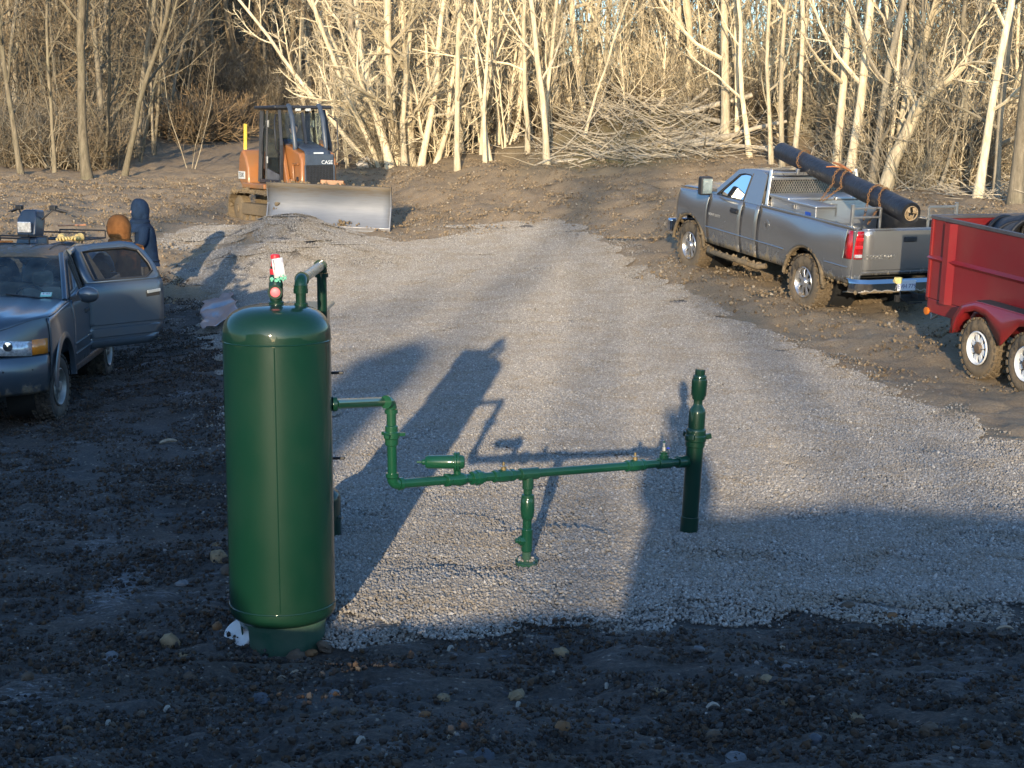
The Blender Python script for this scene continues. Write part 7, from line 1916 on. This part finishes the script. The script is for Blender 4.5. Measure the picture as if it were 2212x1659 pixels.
# ------------------------------------------------------------------ loose rocks, sticks and clods of the foreground
ROCKM = {}
for nm, c in (('tan', (.19, .135, .075)), ('grey', (.12, .12, .125)), ('brown', (.075, .052, .034)), ('slate', (.055, .062, .075)), ('pale', (.34, .33, .31)), ('rust', (.15, .075, .03))):
    ROCKM[nm] = simple(nm + '_rock', c, .9, var=.35, scale=14, bump=.6, bscale=50)
rr_ = np.random.default_rng(77)
def rock(zx, zy, wpx, col, lab, grp='rocks and clods of the dark bank'):
    p = G(zx, zy); sz = 1.3 * wpx / S * (p.y) / FPX
    g = Geo().ball((0, 0, 0), sz / 2, (1, rr_.uniform(.7, 1), rr_.uniform(.5, .75)), 9, 7, .085, rr_)
    o = g.obj('rock', ROCKM[col], smooth=rr_.choice([0, 40])); o.location = (p.x, p.y, p.z + sz * .14); o.rotation_euler = tuple(rr_.uniform(-.5, .5, 3) + V3((0, 0, rr_.uniform(0, 6))))
    return tag(o, lab, 'rock', grp)
ROCKS = [(369, 1398, 42, 'tan', 'large tan clod left of the green tank foot'), (239, 1425, 36, 'grey', 'grey pointed rock further left of the tank foot'), (474, 1218, 34, 'tan', 'tan flat rock against the lower left side of the tank'), (492, 1246, 32, 'brown', 'brown rock below the tan flat one at the tank side'),
 (467, 1181, 20, 'tan', 'small tan rock highest of those beside the tank'), (393, 1264, 22, 'grey', 'small oval grey rock left of the tank side'), (144, 1573, 24, 'rust', 'rust coloured rock in the lower left soil'), (412, 1463, 26, 'brown', 'brown clod below the large tan one'), (505, 1300, 26, 'brown', 'brown clod tucked under the rounded tank bottom'),
 (445, 1330, 30, 'brown', 'dark brown clod between tank foot and tan clod'), (470, 1365, 24, 'rust', 'rusty clod just left of the white lid'), (395, 1430, 20, 'tan', 'small tan clod under the large one'), (1214, 1411, 32, 'tan', 'pale tan rock at the gravel edge below the stand pipe'), (958, 1490, 26, 'tan', 'angular tan rock in the middle of the dark bank'),
 (1116, 1497, 36, 'tan', 'long tan rock on the dark bank'), (917, 1557, 24, 'rust', 'triangular rust rock near the bottom middle'), (1214, 1591, 36, 'rust', 'broad rust brown rock at the bottom right of middle'), (852, 1421, 22, 'rust', 'orange brown rock just below the gravel edge'), (995, 1626, 26, 'grey', 'pale grey oval stone at the bottom edge'),
 (565, 1526, 30, 'slate', 'blue slate chunk below the tank'), (1046, 1645, 48, 'slate', 'large dark slate slab at the bottom edge'), (1426, 1508, 34, 'tan', 'tan block of stone right of middle on the bank'), (1541, 1584, 40, 'brown', 'large brown rock at the lower right'), (1652, 1478, 28, 'tan', 'tan wedge shaped rock on the right bank'),
 (1690, 1520, 22, 'tan', 'small tan rock under the wedge shaped one'), (1852, 1529, 32, 'tan', 'low tan slab on the right bank'), (1592, 1618, 44, 'grey', 'broad grey rock at the bottom right'), (1832, 1312, 26, 'brown', 'brown clod on the right gravel edge'), (1925, 1334, 24, 'rust', 'rusty clod sunk in the right gravel edge'), (2012, 1584, 46, 'brown', 'wide flat rock in the dark lower right corner'),
 (1510, 1414, 24, 'grey', 'grey stone just below the right gravel edge'), (1822, 1443, 24, 'rust', 'orange brown rock upper right of the dark bank'), (1700, 1450, 22, 'grey', 'grey stone left of the orange brown rock'), (720, 1500, 24, 'grey', 'pale grey chip right of the tank foot on the bank'), (705, 1405, 40, 'brown', 'brown clod heaped against the right of the tank foot'), (640, 1432, 36, 'brown', 'dark clod in front of the tank foot'),
 (672, 1418, 28, 'rust', 'reddish clod at the right front of the tank foot'), (1330, 1560, 24, 'slate', 'slate stone between the rust and brown rocks'), (1760, 1600, 26, 'slate', 'slate stone at the lower right edge'), (60, 1480, 26, 'brown', 'brown clod at the left edge of the soil'), (2080, 1480, 24, 'slate', 'slate stone in the dim right part of the bank'), (300, 1560, 28, 'brown', 'brown clod in the lower left soil near the rust rock'),
 (1290, 680, 10, 'brown', 'dark clod on the gravel beyond the stand pipe'), (1250, 782, 9, 'brown', 'small dark clod on the gravel right of the valve shadow'), (1000, 695, 9, 'brown', 'dark clod on the upper gravel right of the tank'), (850, 800, 9, 'brown', 'dark clod on the gravel by the tank shadow')]
for a in ROCKS: rock(*a)
WOODC = simple('wood_chip', (.26, .21, .15), .85, var=.25, scale=30); WOODW = simple('pale_splinter', (.24, .225, .195), .85, var=.2, scale=30)
def stick(zx, zy, ang, lpx, m, lab, wd=.010):
    p = G(zx, zy); L = lpx / S * p.y / FPX; d = V3((math.cos(ang), math.sin(ang), 0)); n = 5
    pts = [V3((0, 0, .012)) + d * L * (t - .5) + V3((0, 0, .02 * math.sin(t * 3) )) + V3((-d[1], d[0], 0)) * L * .03 * math.sin(t * 3 + zx) for t in np.linspace(0, 1, n)]
    o = Geo().tube(pts, [wd * .7, wd, wd, wd * .9, wd * .4], 5).obj('stick', m, smooth=40); o.location = tuple(p); return tag(o, lab, 'stick', 'sticks and splinters on the soil')
for a in [(364, 950, .5, 40, WOODC, 'weathered wood chunk on the soil left of the tank', .022), (974, 1410, 1.0, 22, WOODW, 'pale splinter leaning at the middle gravel edge'), (705, 1455, 1.5, 18, WOODW, 'white upright splinter right of the tank foot'), (640, 1462, -.1, 26, WOODC, 'curved thin root in front of the tank'), (608, 1470, .2, 24, WOODC, 'flat bark flake in front of the tank'),
          (362, 1552, 1.1, 22, WOODW, 'white splinter in the lower left soil'), (235, 1580, 1.4, 16, WOODW, 'short bright splinter at the lower left'), (1500, 1470, .3, 26, WOODW, 'pale straw on the right bank'), (1310, 1480, 1.4, 18, WOODW, 'bright husk on the middle right bank'), (1540, 1540, .2, 30, WOODW, 'bent pale stalk at the bottom right'), (1840, 1345, -.3, 30, WOODW, 'white stick on the right gravel edge'),
          (2170, 1360, .1, 40, WOODC, 'dark red stick at the right edge of the gravel'), (780, 1615, .9, 24, WOODW, 'pale twig at the bottom left of middle'), (980, 1600, .5, 30, WOODC, 'thin twig lying at the bottom middle'), (1120, 1530, 1.2, 16, WOODW, 'short white splinter beside the long tan rock'), (230, 1440, .3, 22, WOODC, 'small root left of the grey pointed rock'), (1690, 1395, .2, 18, WOODC, 'brown chip below the right gravel edge')]:
    stick(*a)
